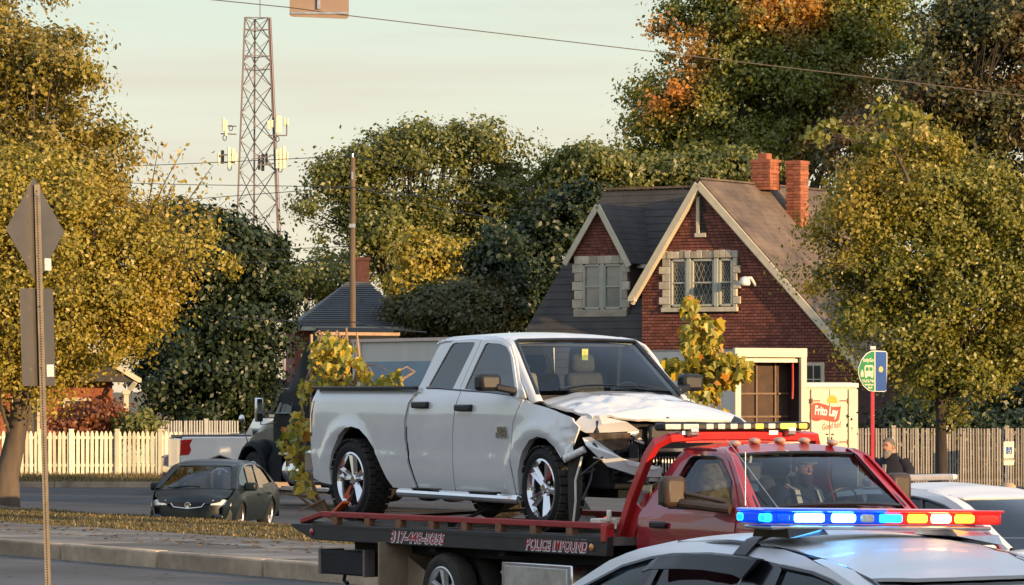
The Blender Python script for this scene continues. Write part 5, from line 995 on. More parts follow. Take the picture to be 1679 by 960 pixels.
def box_truck():
    p = at(1320, 640, 112); t = thing('box_truck', 'white box truck with its rear roll door open on a dark interior', 'box truck', (p.x, p.y, -.05), THT)
    # rear face in plane x = 0, body to +x; the rear's right side (photo) is y = -... 
    W2 = 2.45; L = 6.2; z0, z1 = 1.0, 3.62
    b = MB(); b.box((L/2, W2/2*0+1.22, z1-.05), (L, W2, .06)); b.box((L/2, .03, 2.3), (L, .05, 2.6)); b.box((L/2, W2-.03, 2.3), (L, .05, 2.6)); b.box((L-.03, 1.22, 2.3), (.05, W2-.1, 2.6)); b.box((L/2, 1.22, 1.0), (L, W2-.1, .1)); b.build('body', M_box, t)
    b = MB(); b.box((.38, .07, 2.3), (.7, .02, 2.5)); b.box((.38, W2-.07, 2.3), (.7, .02, 2.5)); b.box((.38, 1.22, 3.52), (.7, W2-.2, .02)); b.build('added_lining', mat('added_dark_lining', (.03, .022, .018), .85, var=.3), t)  # dark sheets added so the sunlit interior still looks dark
    fr = MB(); fr.box((-.02, 1.22, z1-.12), (.12, W2+.04, .26)); fr.box((-.02, .09, 2.2), (.12, .2, 2.4)); fr.box((-.02, W2-.09, 2.2), (.12, .2, 2.4)); fr.build('rear_frame', M_boxw, t, bev=.015)
    b = MB(); b.box((.10, 1.22, 3.28), (.08, W2-.40, .10)); b.cyl((.2, .25, 3.36), (.2, W2-.25, 3.36), .08); b.build('roll_door', M_cream, t)
    b = MB(); b.box((.75, 1.22, 2.2), (.05, W2-.14, 2.3)); pn = b.build('inner_bulkhead', mat('brown_inner_wall', (.075, .045, .03), .8, var=.3, nscale=3), t)
    b = MB()
    for y in(.55, 1.2, 1.85): b.box((.69, y, 2.2), (.06, .05, 2.3))
    for z in(1.7, 2.35): b.box((.68, 1.22, z), (.05, W2-.2, .05))
    b.build('shelf_rail', mat('tan_wood_slat', (.20, .13, .08), .7, var=.3), pn)
    b = MB(); b.tube([(.1, .36, 3.2), (.12, .34, 2.6), (.1, .37, 2.2)], .03, 6); b.build('door_pull_strap', M_redbar, t)
    b = MB(); b.box((-.02, 1.22, .85), (.2, W2, .16)); b.build('rear_bumper', M_alu, t)
    b = MB(); b.box((L+.9, 1.22, 1.75), (1.7, 2.1, 1.7)); b.build('cab', M_boxw, t, bev=.2)
    for sg, y in((-1, .25), (1, 2.2)):
        for dx in(1.6, 6.9): wheel(t, (dx, y, .48), .48, .36, .27, sg, lugs=0, rimm=M_alu)
    b = MB()
    for y in(.09, W2-.09): b.cyl((-.09, y, 1.25), (-.12, y, 1.25), .06, 12)
    b.build('tail_lamp', M_redlens, t)
    b = MB(); b.box((L/2, 1.22, .8), (L, .9, .22)); b.build('chassis', M_under, t)
box_truck()
def step_van():
    p = at(1407, 640, 119); t = thing('delivery_van', 'cream delivery van seen from behind with a red ribbon logo on its doors', 'van', (p.x, p.y, -.1), THT)
    W2 = 2.14; L = 5.6; zt = 2.73
    b = MB(); b.box((L/2+.03, W2/2, 1.65), (L, W2, 2.16)); b.build('body', M_boxw, t, bev=.06)
    b = MB(); b.box((-.01, W2/2, zt-.09), (.06, W2, .14)); b.build('roof_rail', M_cream, t, bev=.02)
    for y in(.72, 1.40):
        b = MB(); b.box((-.015, y+.03, 1.55), (.05, .66, 1.95)); d = b.build('rear_door', M_boxw, t, bev=.012)
        b = MB(); s_ = -1 if y < 1 else 1; yo = y+.03+s_*.33
        for z in(.95, 2.18): b.box((-.05, yo-s_*.14, z), (.015, .34, .035)); b.cyl((-.05, yo, z-.07), (-.05, yo, z+.07), .035, 8)
        b.build('hinge', M_wood, d)
        b = MB(); b.box((-.05, y+.03-s_*.24, 1.18), (.015, .08, .04)); b.box((-.05, y+.03-s_*.27, 1.0), (.012, .04, .2)); b.build('door_latch', M_under, d)
    b = MB(); b.box((-.015, .20, 1.55), (.045, .34, 1.95)); b.build('rear_corner_panel', M_boxw, t, bev=.01)
    b = MB(); b.box((-.012, W2-.10, 1.60), (.07, .16, 2.1)); b.build('corner_post', M_cream, t, bev=.02)
    # badge: ribbon, dot and words. y runs to the left in the photo
    red = mat('logo_red', (.62, .05, .02), .5, var=.04); yel = mat('logo_yellow', (.80, .36, .02), .5, var=.04)
    def Y(px): return (1407-px)/95*W2
    def Z(py): return CAMH-(py-640)*119/6500+.1
    rib = [(1329, 664), (1332, 661), (1340, 660.5), (1352, 664), (1364, 667.5), (1374, 667), (1377, 666), (1376, 674), (1374, 688), (1371, 691.5), (1364, 692), (1354, 690), (1346, 688), (1338, 690), (1330, 688.5), (1328.5, 685)]
    b = MB(); b.prism([(Y(a), Z(c)) for a, c in rib], lambda y, z: (-.044, y, z), lambda y, z: (-.05, y, z)); lg = b.build('logo_ribbon', red, t, sm=None)
    b = MB(); b.prism([(Y(1329), Z(686)), (Y(1337), Z(685)), (Y(1346), Z(688)), (Y(1338), Z(690.6)), (Y(1331), Z(689.5))], lambda y, z: (-.05, y, z), lambda y, z: (-.053, y, z)); b.build('ribbon_fold', mat('logo_dark_red', (.35, .02, .02), .5), lg, sm=None)
    b = MB(); b.prism([(Y(1363)+.19*math.cos(a), Z(658)+.175*math.sin(a)) for a in np.linspace(-.25, math.pi+.4, 16)], lambda y, z: (-.044, y, z), lambda y, z: (-.048, y, z)); b.build('logo_dot', yel, t, sm=None)
    a = text('lettering', 'Frito Lay', .33, M_letterw, t, (-.055, (Y(1332)+Y(1373))/2, Z(675)), (R(90), R(5), R(-90)), offset=.012, sx=1)
    a.scale = (abs(Y(1334)-Y(1372))/a.dimensions.x, 1.1, 1)
    a = text('lettering', 'Good fun!', .2, red, t, (-.046, Y(1361), Z(698.5)), (R(90), R(-7), R(-90)), shear=.3)
    a.scale = (abs(Y(1346)-Y(1377))/a.dimensions.x, 1.3, 1)
    b = MB(); 
    for z in(.66, .50): b.cyl((-.03, .12, z), (-.06, .12, z), .07, 14); b.cyl((-.03, W2-.12, z), (-.06, W2-.12, z), .06, 14)
    b.build('tail_lamp', M_redlens, t)
    b = MB(); b.box((L+.5, W2/2, .95), (1.0, 1.8, .9)); b.build('bonnet', M_boxw, t, bev=.15)
    for sg, y in((-1, .2), (1, W2-.2)):
        for dx in(1.4, 5.3): wheel(t, (dx, y, .42), .42, .3, .24, sg, lugs=0, rimm=M_alu)
step_van()
# pale pickup behind the fender of the semi: its tail end shows
def tail_pickup():
    p = at(297, 640, 101); t = thing('pickup_truck', 'white pickup in shade with a red tail lamp, half hidden behind the dark saloon', 'pickup truck', (p.x, p.y, -.25), R(14))
    b = MB()
    for y in(0, 1.85): b.prism([(0, .55), (-.03, 1.0), (.03, 1.46), (1.95, 1.46), (1.95, .5), (1.5, .5), (1.35, .85), (1.0, .98), (.65, .85), (.5, .5)], lambda x, z: (x, y, z), lambda x, z: (x, y+.06, z))
    b.build('bed_side', M_white, t, bev=.03)
    b = MB(); b.box((.0, .95, 1.02), (.06, 1.8, .8)); b.build('tailgate', M_white, t, bev=.03)
    b = MB(); b.box((1.0, .95, 1.475), (1.95, 1.8, .04)); b.build('bed_cover', M_black, t)
    b = MB(); b.prism([(-.035, .98), (-.02, 1.38), (.30, 1.40), (.22, 1.26), (.26, 1.12), (.20, 1.0)], lambda x, z: (x, -.012, z), lambda x, z: (x, .10, z)); b.build('tail_lamp', M_redlens, t, bev=.01)
    b = MB(); b.loft([[(x, y, z) for y, z in((0, .5), (0, 1.42), (.18, zt), (1.72, zt), (1.91, 1.42), (1.91, .5))] for x, zt in((1.97, 1.5), (2.2, 1.92), (3.3, 1.93), (4.2, 1.45), (5.4, 1.2))]); b.build('cab', M_white, t, sm=40)
    b = MB(); b.box((-.1, .95, .6), (.18, 1.8, .2)); b.build('rear_bumper', M_chrome, t, bev=.03)
    b = MB(); b.box((2.7, .95, .5), (5.2, 1.6, .2)); b.build('chassis', M_under, t)
    for sg, y in((-1, .14), (1, 1.77)):
        for dx in(1.0, 4.5): wheel(t, (dx, y, .4), .4, .26, .25, sg, lugs=0, rimm=M_alu)
tail_pickup()
# ------------------------------------------------------------------ brick house
M_brickA = mat('dark_red_brick', (.16, .055, .040), .9, var=.3, nscale=3, col2=(.25, .085, .058), rnd='island')
M_brick = M_brickA
M_mort = mat('dark_mortar', (.07, .035, .03), .95, var=.2)
M_roof = mat('sunlit_brown_shingles', (.075, .058, .050), .95, var=.35, nscale=1.2, bump=.5, bscale=9, col2=(.20, .145, .105))  # sunlit brown put into the colour of the sun-facing slope
M_roofd = mat('charcoal_shingles', (.058, .052, .049), .95, var=.3, nscale=1.0, bump=.4, bscale=9)  # darker copy without the sunlight, for the other slopes
M_stone = mat('buff_limestone', (.50, .44, .33), .9, var=.25, nscale=2, bump=.4, bscale=8, rnd='object')
M_ctrim = mat('cream_trim_paint', (.58, .52, .38), .7, var=.1, nscale=2)
M_grn = mat('grey_green_frame_paint', (.42, .42, .34), .7, var=.1, nscale=3)
M_pane = mat('window_glass_dark', (.05, .055, .055), .06, var=.2, nscale=1.5, coat=1)
M_blind = mat('pale_blind_behind_glass', (.20, .20, .185), .25, var=.1, coat=1)
M_chim = mat('orange_red_brick', (.33, .115, .062), .9, var=.25, nscale=4, rnd='island')
HT = R(-31.5); HD = 132.0; HP = at(1150, 640, HD); HO = Vector((HP.x, HP.y, 0))
_hu = Vector((math.cos(HT), math.sin(HT), 0)); _hv = Vector((-math.sin(HT), math.cos(HT), 0))
def hx(px, py, d=0):
    """where the photo's ray meets the wall plane that lies d behind the gable front: (along the wall, height)"""
    r = Vector(((px-CX)/F, 1, -(py-YH)/F)); C = Vector((0, 0, CAMH)); t_ = (d-(C-HO).dot(_hv))/r.dot(_hv); P = C+r*t_-HO; return (P.dot(_hu), P.z)
house = thing('brick_house', 'dark red brick tudor house with two steep gables and twin chimneys', 'house', HO, HT)
def bricks(name, poly, holes, y, m, parent, cl=.215, ch=.105, j=.016, dep=.03):
    """courses of bricks laid inside a convex-ish outline (x, z), leaving the holes free"""
    rs = random.Random(4); b = MB(); zs = [p[1] for p in poly]; z = min(zs); row = 0
    def span(zz):
        xs = []
        for (x0, z0), (x1, z1) in zip(poly, poly[1:]+poly[:1]):
            if (z0 <= zz) != (z1 <= zz): xs.append(x0+(x1-x0)*(zz-z0)/(z1-z0))
        return (min(xs), max(xs)) if len(xs) > 1 else None
    while z < max(zs)-.03:
        s = span(z+ch/2)
        if s:
            x = s[0]-(cl/2 if row % 2 else 0)
            while x < s[1]:
                a, c = max(x, s[0]), min(x+cl-j, s[1]); mid = (a+c)/2
                if c-a > .03 and not any(h[0] < mid < h[1] and h[2] < z+ch/2 < h[3] for h in holes):
                    yy = y-dep-rs.uniform(0, .008); zt = z+ch-j*1.5
                    b.add([(a, yy, z), (c, yy, z), (c, yy, zt), (a, yy, zt), (a, y, z), (c, y, z), (c, y, zt), (a, y, zt)], [(0, 1, 2, 3), (3, 2, 6, 7), (4, 5, 1, 0), (4, 0, 3, 7), (1, 5, 6, 2)])
                x += cl
        z += ch; row += 1
    o = b.build(name, m, parent, sm=None, fix=False); o['kind'] = 'stuff'; return o
def build_house():
    t = house
    ap = hx(1150, 300); le = hx(1046, 480); re_ = hx(1398, 582)
    sl = (ap[1]-le[1])/(ap[0]-le[0]); sr = (ap[1]-re_[1])/(re_[0]-ap[0])
    x0 = hx(1053, 480)[0]; gz = -.3
    zl = ap[1]-sl*(ap[0]-x0); xr = re_[0]; zr = re_[1]
    gable = [(x0, gz), (xr, gz), (xr, zr), (ap[0], ap[1]), (x0, zl)]
    win = (*[hx(1100, 510)[0], hx(1203, 510)[0]], hx(1150, 504)[1], hx(1150, 424)[1]); stn = (hx(1086, 480)[0], hx(1211, 480)[0], hx(1150, 512)[1], hx(1150, 411)[1])
    vent = (hx(1143, 340)[0], hx(1156, 340)[0], hx(1150, 386)[1], hx(1150, 323)[1])
    b = MB(); b.prism(gable, lambda x, z: (x, .02, z), lambda x, z: (x, 6.5, z)); gw = b.build('gable_wall', M_mort, t, sm=None)
    bricks('brick_course', gable, [stn, vent], .02, M_brick, gw)
    # stone surround: jamb blocks and a lintel of upright stones
    st = random.Random(9)
    def stone(x0_, x1_, z0_, z1_, d=.10):
        b = MB(); b.box(((x0_+x1_)/2, .02-d/2, (z0_+z1_)/2), (abs(x1_-x0_)-.012, d, abs(z1_-z0_)-.012)); return b.build('stone', M_stone, gw, bev=.012)
    def surround(s, w_, nl, d=0):
        for sgx in(0, 1):
            n = 7; zz = s[2]
            for i in range(n):
                h = (w_[3]-s[2])/n; ex = .10 if i % 2 else -.03
                if sgx == 0: stone(s[0]-ex, w_[0], zz, zz+h)
                else: stone(w_[1], s[1]+ex, zz, zz+h)
                zz += h
        for i in range(nl):
            a = s[0]+(s[1]-s[0])*i/nl; c = s[0]+(s[1]-s[0])*(i+1)/nl; stone(a, c, w_[3], s[3]+st.uniform(-.02, .03), .10+st.uniform(0, .03))
        stone(s[0], s[1], s[2]-.0, w_[2], .14)
    surround(stn, win, 13)
    def window(x0_, x1_, z0_, z1_, par, yb=-.02, lat=True, blind=False, mid=True):
        fr = MB(); 
        for x in(x0_, x1_): fr.box((x, yb, (z0_+z1_)/2), (.09, .09, z1_-z0_))
        for z in(z0_, z1_): fr.box(((x0_+x1_)/2, yb+.002, z), (x1_-x0_-.09, .09, .08))
        if mid: fr.box(((x0_+x1_)/2, yb+.004, (z0_+z1_)/2), (x1_-x0_-.09, .07, .055))
        f = fr.build('window', M_grn, par, bev=.01)
        b = MB(); b.box(((x0_+x1_)/2, yb+.03, (z0_+z1_)/2), (x1_-x0_-.08, .012, z1_-z0_-.07)); b.build('pane', M_blind if blind else M_pane, f)
        if lat:
            b = MB(); n = 4; wd = x1_-x0_-.1; 
            for i in range(-6, 8):
                for sgn in(1, -1):
                    pts = []
                    zz0 = z0_+.05; zz1 = z1_-.05; xx = x0_+.05+wd*i/n; k = .45
                    for q in range(31):
                        z = zz0+(zz1-zz0)*q/30; x = xx+sgn*(z-zz0)*k
                        if x0_+.04 < x < x1_-.04: pts.append((x, yb+.018, z))
                    if len(pts) > 1: b.beam(pts[0], pts[-1], .012, .008, up=(0, 1, 0))
            b.build('lattice', mat('lead_lattice', (.34, .33, .28), .6, var=.1), f)['kind'] = 'stuff'
    mul = [hx(1100, 470)[0], hx(1127, 470)[0], hx(1134, 470)[0], hx(1172, 470)[0], hx(1179, 470)[0], hx(1202, 470)[0]]
    for a, c in((0, 1), (2, 3), (4, 5)): window(mul[a]+.05, mul[c]-.02, win[2]+.06, win[3]-.06, gw)
    b = MB()
    for x in((mul[1]+mul[2])/2, (mul[3]+mul[4])/2): b.box((x, -.03, (win[2]+win[3])/2), (.15, .12, win[3]-win[2]-.02))
    b.build('mullion', M_grn, gw, bev=.01)
    # attic vent
    b = MB(); b.box((vent[0]+.05, -.03, (vent[2]+vent[3])/2), (.12, .08, vent[3]-vent[2])); b.box(((vent[0]+vent[1])/2, -.03, vent[2]), (vent[1]-vent[0]+.12, .10, .14)); v = b.build('attic_vent', M_ctrim, gw, bev=.01)
    b = MB(); n = 9
    for i in range(n): z = vent[2]+.12+(vent[3]-vent[2]-.16)*i/n; b.box(((vent[0]+vent[1])/2+.06, .0, z), (vent[1]-vent[0]-.06, .04, .035), Matrix.Rotation(R(35), 3, 'X'))
    b.build('louvre', mat('dark_green_louvre', (.035, .045, .04), .8), v)
    # roof slabs of the main gable, running back along its ridge, with bargeboards
    rl = 9.0
    def slab(pa, pb, y0, y1, m, th=.12, name='roof', par=t):
        d = Vector((pb[0]-pa[0], 0, pb[1]-pa[1])); nrm = Vector((-d.z, 0, d.x)).normalized()*th
        if nrm.z < 0: nrm = -nrm
        b = MB(); A = Vector((pa[0], 0, pa[1])); B_ = Vector((pb[0], 0, pb[1]))
        q = [A, B_, B_+nrm, A+nrm]; b.loft([[p+Vector((0, y0, 0)) for p in q], [p+Vector((0, y1, 0)) for p in q]]); o = b.build(name, m, par, sm=None)
        # courses of shingles as thin lips
        c = MB(); L_ = d.length; k = int(L_/.22)
        for i in range(k):
            p = A+d*((i+.5)/k)+nrm*1.0; c.beam(p+Vector((0, y0+.01, 0)), p+Vector((0, y1-.01, 0)), .21, .012, up=nrm)
        c.build('shingle_course', m, o, sm=None); return o
    rexl = (le[0]-.12, le[1]-sl*.12); rexr = (re_[0]+.45, re_[1]-sr*.45)
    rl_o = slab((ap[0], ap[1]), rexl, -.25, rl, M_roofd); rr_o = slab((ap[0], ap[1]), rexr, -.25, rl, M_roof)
    for (a, c) in((ap, rexl), (ap, rexr)):
        A = Vector((a[0], -.27, a[1]-.05)); C_ = Vector((c[0], -.27, c[1]-.05)); n = Vector((0, 1, 0))
        b = MB(); b.beam(A, C_, .06, .24, up=(0, 0, 1)); b.build('bargeboard', M_ctrim, t, bev=.01)
        b = MB(); b.beam(A+Vector((0, .10, -.16)), C_+Vector((0, .10, -.16)), .16, .08); b.build('soffit_board', M_ctrim, t)
    b = MB(); b.box((rexl[0]+.03, -.22, rexl[1]-.05), (.24, .2, .14)); b.build('eave_return', M_ctrim, t)
    b = MB(); b.beam((ap[0], -.25, ap[1]+.14), (ap[0], rl, ap[1]+.14), .22, .06); b.build('ridge_cap', M_roof, t)
    # side wing to the left: long roof with its ridge parallel to the front, dormer set in it
    wy = 4.3; ridge_z = hx(1060, 311, wy)[1]; xw0 = hx(992, 314, wy)[0]; xw1 = ap[0]+.3
    ey = .35; ex0 = hx(852, 560, ey)[0]; ez_ = 2.6
    A = Vector((xw0, wy, ridge_z)); B_ = Vector((xw1, wy, ridge_z)); zz = hx(852, 560, ey)[1]; kz = (ridge_z-zz)/(wy-ey); yb = ey-(zz-ez_)/kz
    ex1 = ex0-(zz-ez_)/((ridge_z-zz)/(xw0-ex0))
    C_ = Vector((x0+.02, yb, ez_)); D_ = Vector((ex1, yb, ez_)); back = Vector((0, 2*(wy-yb), 0))
    th = Vector((0, 0, -.14))
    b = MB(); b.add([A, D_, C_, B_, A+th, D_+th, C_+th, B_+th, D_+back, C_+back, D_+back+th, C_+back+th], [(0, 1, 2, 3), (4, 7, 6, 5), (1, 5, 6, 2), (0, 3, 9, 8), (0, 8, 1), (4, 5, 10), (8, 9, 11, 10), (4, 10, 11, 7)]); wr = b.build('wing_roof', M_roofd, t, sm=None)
    c = MB(); nrm = (D_-A).cross(B_-A).normalized(); nrm = nrm if nrm.z > 0 else -nrm; k = 26
    for i in range(k):
        u = (i+.5)/k; p = A.lerp(D_, u)+nrm*.008; q = B_.lerp(C_, u)+nrm*.008; c.beam(p, q, .2, .014, up=nrm)
    c.build('shingle_course', M_roofd, wr, sm=None)
    b = MB(); b.beam(A+Vector((0, 0, .05)), B_+Vector((0, 0, .05)), .24, .07); b.build('ridge_cap', M_roof, t)
    b = MB(); b.box(((ex1+x0)/2, wy, 1.1), (x0-ex1-.6, 2*(wy-yb)-.8, 2.9)); b.build('wing_wall', M_brick, t)
    # dormer
    dy = 1.05
    dap = hx(985, 336, dy); dl = hx(933, 428, dy); dr = hx(1034, 431, dy); dx0 = hx(940, 480, dy)[0]; dx1 = hx(1032, 480, dy)[0]; dzb = hx(985, 521, dy)[1]
    dsl = (dap[1]-dl[1])/(dap[0]-dl[0]); dsr = (dap[1]-dr[1])/(dr[0]-dap[0])
    gp_ = [(dx0, dzb), (dx1, dzb), (dx1, dap[1]-dsr*(dx1-dap[0])), dap, (dx0, dap[1]-dsl*(dap[0]-dx0))]
    b = MB(); b.prism(gp_, lambda x, z: (x, dy+.02, z), lambda x, z: (x, dy+3.0, z)); dw = b.build('dormer_wall', M_mort, t, sm=None)
    ds = (hx(943, 480, dy)[0], hx(1030, 480, dy)[0], hx(985, 520, dy)[1], hx(985, 420, dy)[1]); dwn = (hx(957, 480, dy)[0], hx(1021, 480, dy)[0], hx(985, 508, dy)[1], hx(985, 433, dy)[1])
    bricks('brick_course', gp_, [ds], dy+.02, M_brick, dw)
    b = MB(); o_ = dy
    parts = []
    rs = random.Random(3)
    for sgx in(0, 1):
        for i in range(6):
            h = (dwn[3]-ds[2])/6; z = ds[2]+h*(i+.5); exx = .08 if i % 2 else 0
            xa, xb = (ds[0]-exx, dwn[0]) if sgx == 0 else (dwn[1], ds[1]+exx)
            q = MB(); q.box(((xa+xb)/2, o_-.03, z), (xb-xa-.01, .10, h-.012)); q.build('stone', M_stone, dw, bev=.012)
    for i in range(7):
        a = ds[0]+(ds[1]-ds[0])*i/7; c = ds[0]+(ds[1]-ds[0])*(i+1)/7; q = MB(); q.box(((a+c)/2, o_-.03, (dwn[3]+ds[3])/2), (c-a-.01, .11, ds[3]-dwn[3])); q.build('stone', M_stone, dw, bev=.012)
    q = MB(); q.box(((ds[0]+ds[1])/2, o_-.05, (ds[2]+dwn[2])/2), (ds[1]-ds[0], .16, dwn[2]-ds[2])); q.build('window_sill', M_stone, dw, bev=.012)
    xm = (dwn[0]+dwn[1])/2
    for a, c in((dwn[0]+.04, xm-.08), (xm+.08, dwn[1]-.04)): window(a, c, dwn[2]+.05, dwn[3]-.05, dw, yb=o_-.02, lat=False, blind=True)
    q = MB(); q.box((xm, o_-.03, (dwn[2]+dwn[3])/2), (.14, .11, dwn[3]-dwn[2])); q.build('mullion', M_grn, dw, bev=.01)
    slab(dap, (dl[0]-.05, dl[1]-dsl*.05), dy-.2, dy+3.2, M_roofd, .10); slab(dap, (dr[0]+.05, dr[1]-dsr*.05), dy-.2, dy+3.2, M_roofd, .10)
    for (a, c) in((dap, (dl[0]-.06, dl[1]-dsl*.06)), (dap, (dr[0]+.06, dr[1]-dsr*.06))):
        b = MB(); b.beam((a[0], dy-.22, a[1]-.04), (c[0], dy-.22, c[1]-.04), .06, .20); b.build('bargeboard', M_ctrim, t, bev=.01)
    b = MB(); gx = hx(1055, 437, 1.6); b.box((gx[0], 1.6, gx[1]), (1.0, .12, .12)); b.build('eave_gutter', M_ctrim, t)
    # chimneys with brick courses, crowns and pots
    def chim(pxa, pxb, pyt, pyb, d, wd):
        a = hx(pxa, pyt, d); c = hx(pxb, pyt, d); zb = hx(pxa, pyb, d)[1]; w_ = c[0]-a[0]; q = MB(); q.box(((a[0]+c[0])/2, d+wd/2, (a[1]+zb)/2), (w_-.05, wd-.05, a[1]-zb)); ch = q.build('chimney', M_chim, t)
        k = MB(); z = zb; i = 0
        while z < a[1]-.1:
            nb = max(2, int(w_/.22)); nd = max(2, int(wd/.22))
            for j in range(nb): k.box((a[0]+w_*(j+.5)/nb+(.03 if i % 2 else -.03), d+.012, z+.05), (w_/nb-.014, .04, .088)); 
            for j in range(nd):
                for xx in(a[0]+.012, c[0]-.012): k.box((xx, d+wd*(j+.5)/nd, z+.05), (.04, wd/nd-.014, .088))
            z += .105; i += 1
        kk = k.build('brick_course', M_chim, ch, sm=None, fix=False); kk['kind'] = 'stuff'
        q = MB(); q.box(((a[0]+c[0])/2, d+wd/2, a[1]-.02), (w_+.08, wd+.08, .12)); q.box(((a[0]+c[0])/2, d+wd/2, a[1]-.38), (w_+.05, wd+.05, .09)); q.build('chimney_crown', M_chim, ch, bev=.01)
        return a, c
    a, c = chim(1232, 1262, 264, 312, 3.6, .75)
    q = MB(); q.box(((a[0]+c[0])/2-.02, 3.95, a[1]+.12), (.34, .40, .28)); q.build('chimney_pot', M_chim, t, bev=.02)
    chim(1289, 1312, 266, 400, 4.2, .6)
    # white lamp on the gable
    lx = hx(1232, 462); q = MB(); q.tube([(lx[0]+.18, -.02, lx[1]-.15), (lx[0]+.14, -.30, lx[1]+.12), (lx[0]-.0, -.42, lx[1]+.1)], .05, 8); q.lathe([(.04, .16), (.16, .10), (.19, -.08), (.16, -.14), (0, -.12)], (lx[0]-.02, -.42, lx[1]), 'z', 14); q.build('wall_lamp', M_letterw, t)
    b = MB(); gx0, gz0 = hx(1320, 605); b.box((gx0+.35, .0, gz0-.4), (.75, .1, 1.2)); ww = b.build('ground_window_frame', M_stone, t, bev=.02)
    b = MB(); b.box((gx0+.35, -.06, gz0-.35), (.48, .03, .9)); b.build('pane', M_pane, ww)
    b = MB(); b.beam((gx0+.35, -.08, gz0-.8), (gx0+.35, -.08, gz0+.1), .03); b.beam((gx0+.1, -.082, gz0-.35), (gx0+.6, -.082, gz0-.35), .03); b.build('glazing_bar', M_ctrim, ww)
    b = MB(); e0 = hx(1345, 430, 3.0); b.beam((e0[0], 3.0, e0[1]), (e0[0]+1.4, 3.0, e0[1]), .12); b.build('eave_gutter', M_ctrim, t)
build_house()
# ------------------------------------------------------------------ grey hip roofed bungalow in the middle distance
D = 152; p = at(575, 640, D); s_ = D/F
t = thing('bungalow', 'low house with a grey hipped roof and dark brick chimney behind the utility pole', 'house', (p.x, p.y, -.3), R(6))
zr = CAMH+(640-462)*s_+.3; ze = CAMH+(640-540)*s_+.3; hw = 105*s_
b = MB(); b.add([(-hw, -3.0, ze), (hw, -3.0, ze), (hw, 5.0, ze), (-hw, 5.0, ze), (-.15*hw+.3, .6, zr), (.15*hw+.3, .6, zr), (-.15*hw+.3, 1.6, zr), (.15*hw+.3, 1.6, zr)], [(0, 1, 5, 4), (1, 2, 7, 5), (2, 3, 6, 7), (3, 0, 4, 6), (4, 5, 7, 6), (0, 3, 2, 1)]); rf = b.build('roof', mat('blue_grey_shingles', (.115, .125, .135), .9, var=.2, nscale=1, bump=.4, bscale=9), t, sm=None)
c = MB()
for i in range(22):
    u = (i+.5)/22
    for (P0, P1, Q0, Q1) in(((-hw, -3.0), (hw, -3.0), (-.15*hw+.3, .6), (.15*hw+.3, .6)), ((hw, -3.0), (hw, 5.0), (.15*hw+.3, .6), (.15*hw+.3, 1.6))):
        a_ = Vector((*P0, ze)).lerp(Vector((*Q0, zr)), u); b_ = Vector((*P1, ze)).lerp(Vector((*Q1, zr)), u); c.beam(a_, b_, .16, .02)
c.build('shingle_course', MATS['blue_grey_shingles'], rf, sm=None)
b = MB(); b.box((0, 1, ze/2), (hw*1.85, 7, ze-.1)); b.build('wall', M_brick, t)
b = MB(); b.box((.55, 1.5, zr+.3), (.5, .6, 1.2)); b.box((.55, 1.5, zr+.92), (.6, .7, .12)); b.build('chimney', mat('sooty_brick', (.09, .035, .026), .9, var=.3), t)
b = MB(); b.box((0, -3.05, ze-.03), (hw*2+.05, .12, .14)); b.build('gutter', M_grn, t)
b = MB(); b.box((1.6, -2.55, ze-.9), (1.0, .1, 1.1)); w_ = b.build('window', M_ctrim, t); b = MB(); b.box((1.6, -2.62, ze-.9), (.8, .04, .9)); b.build('pane', M_pane, w_)
# ------------------------------------------------------------------ left house behind the golden tree
D = 129; p = at(205, 640, D)
t = thing('porch_house', 'red brick house with a cream porch post and gutter behind the white picket fence', 'house', (p.x, p.y, -.3), R(8))
M_brk2 = mat('orange_brown_brick', (.30, .10, .05), .9, var=.25, nscale=4, bump=.4, bscale=12)
b = MB(); b.box((-3.2, 2.2, 1.55), (5.6, 4, 3.1)); w_ = b.build('wall', M_brk2, t)
k = MB(); z = 0; i = 0
while z < 3.0:
    for j in range(26): k.box((-6.0+5.6*(j+.5)/26+(.05 if i % 2 else 0), .19, z+.05), (.2, .03, .085))
    z += .105; i += 1
o = k.build('brick_course', M_brk2, w_, sm=None, fix=False); o['kind'] = 'stuff'
b = MB(); b.prism([(-6.4, 3.1), (.4, 2.95), (.4, 3.1), (-3.0, 5.2), (-6.4, 3.3)], lambda x, z: (x, -.9, z), lambda x, z: (x, 4.5, z)); b.build('roof', M_roofd, t, sm=None)
b = MB(); b.beam((.42, -.95, 3.02), (-1.6, -.95, 4.25), .10, .16); b.beam((.42, -.95, 3.02), (.40, 4.5, 3.02), .14); b.beam((.30, -.93, 2.95), (.1, -.8, 2.7), .12); b.build('gutter_and_fascia', M_ctrim, t)
b = MB(); b.box((.0, -.78, 1.35), (.16, .16, 2.7)); b.box((.0, -.78, 2.62), (.24, .24, .12)); b.build('porch_post', M_ctrim, t, bev=.01)
for x in(-1.55, -3.2):
    b = MB(); b.box((x, .15, 1.7), (.9, .1, 1.5)); q = b.build('window', M_ctrim, t); b = MB(); b.box((x, .09, 1.7), (.72, .03, 1.3)); b.build('pane', M_pane, q)
b = MB(); b.box((-.6, .14, 1.1), (.9, .08, 2.1)); b.build('door', M_dark, t)
# shrub by the porch
tree('rust red shrub growing against the porch of the brick house at left', gb(160, 122), [L(150, 695, 34, 24, 122), L(180, 695, 20, 20, 122), L(115, 695, 25, 25, 122)], 90, 5500, .07, leafmat('rust_leaves', [(.20, .06, .02), (.34, .11, .03), (.14, .05, .02)], .3), .05, 41, cr=.4, name='shrub', cat='shrub')
tree('spiky green garden plant at the corner of the porch', gb(228, 121), [L(228, 700, 14, 16, 121)], 30, 1200, .10, G_mid, .03, 42, cr=.3, name='shrub', cat='shrub')
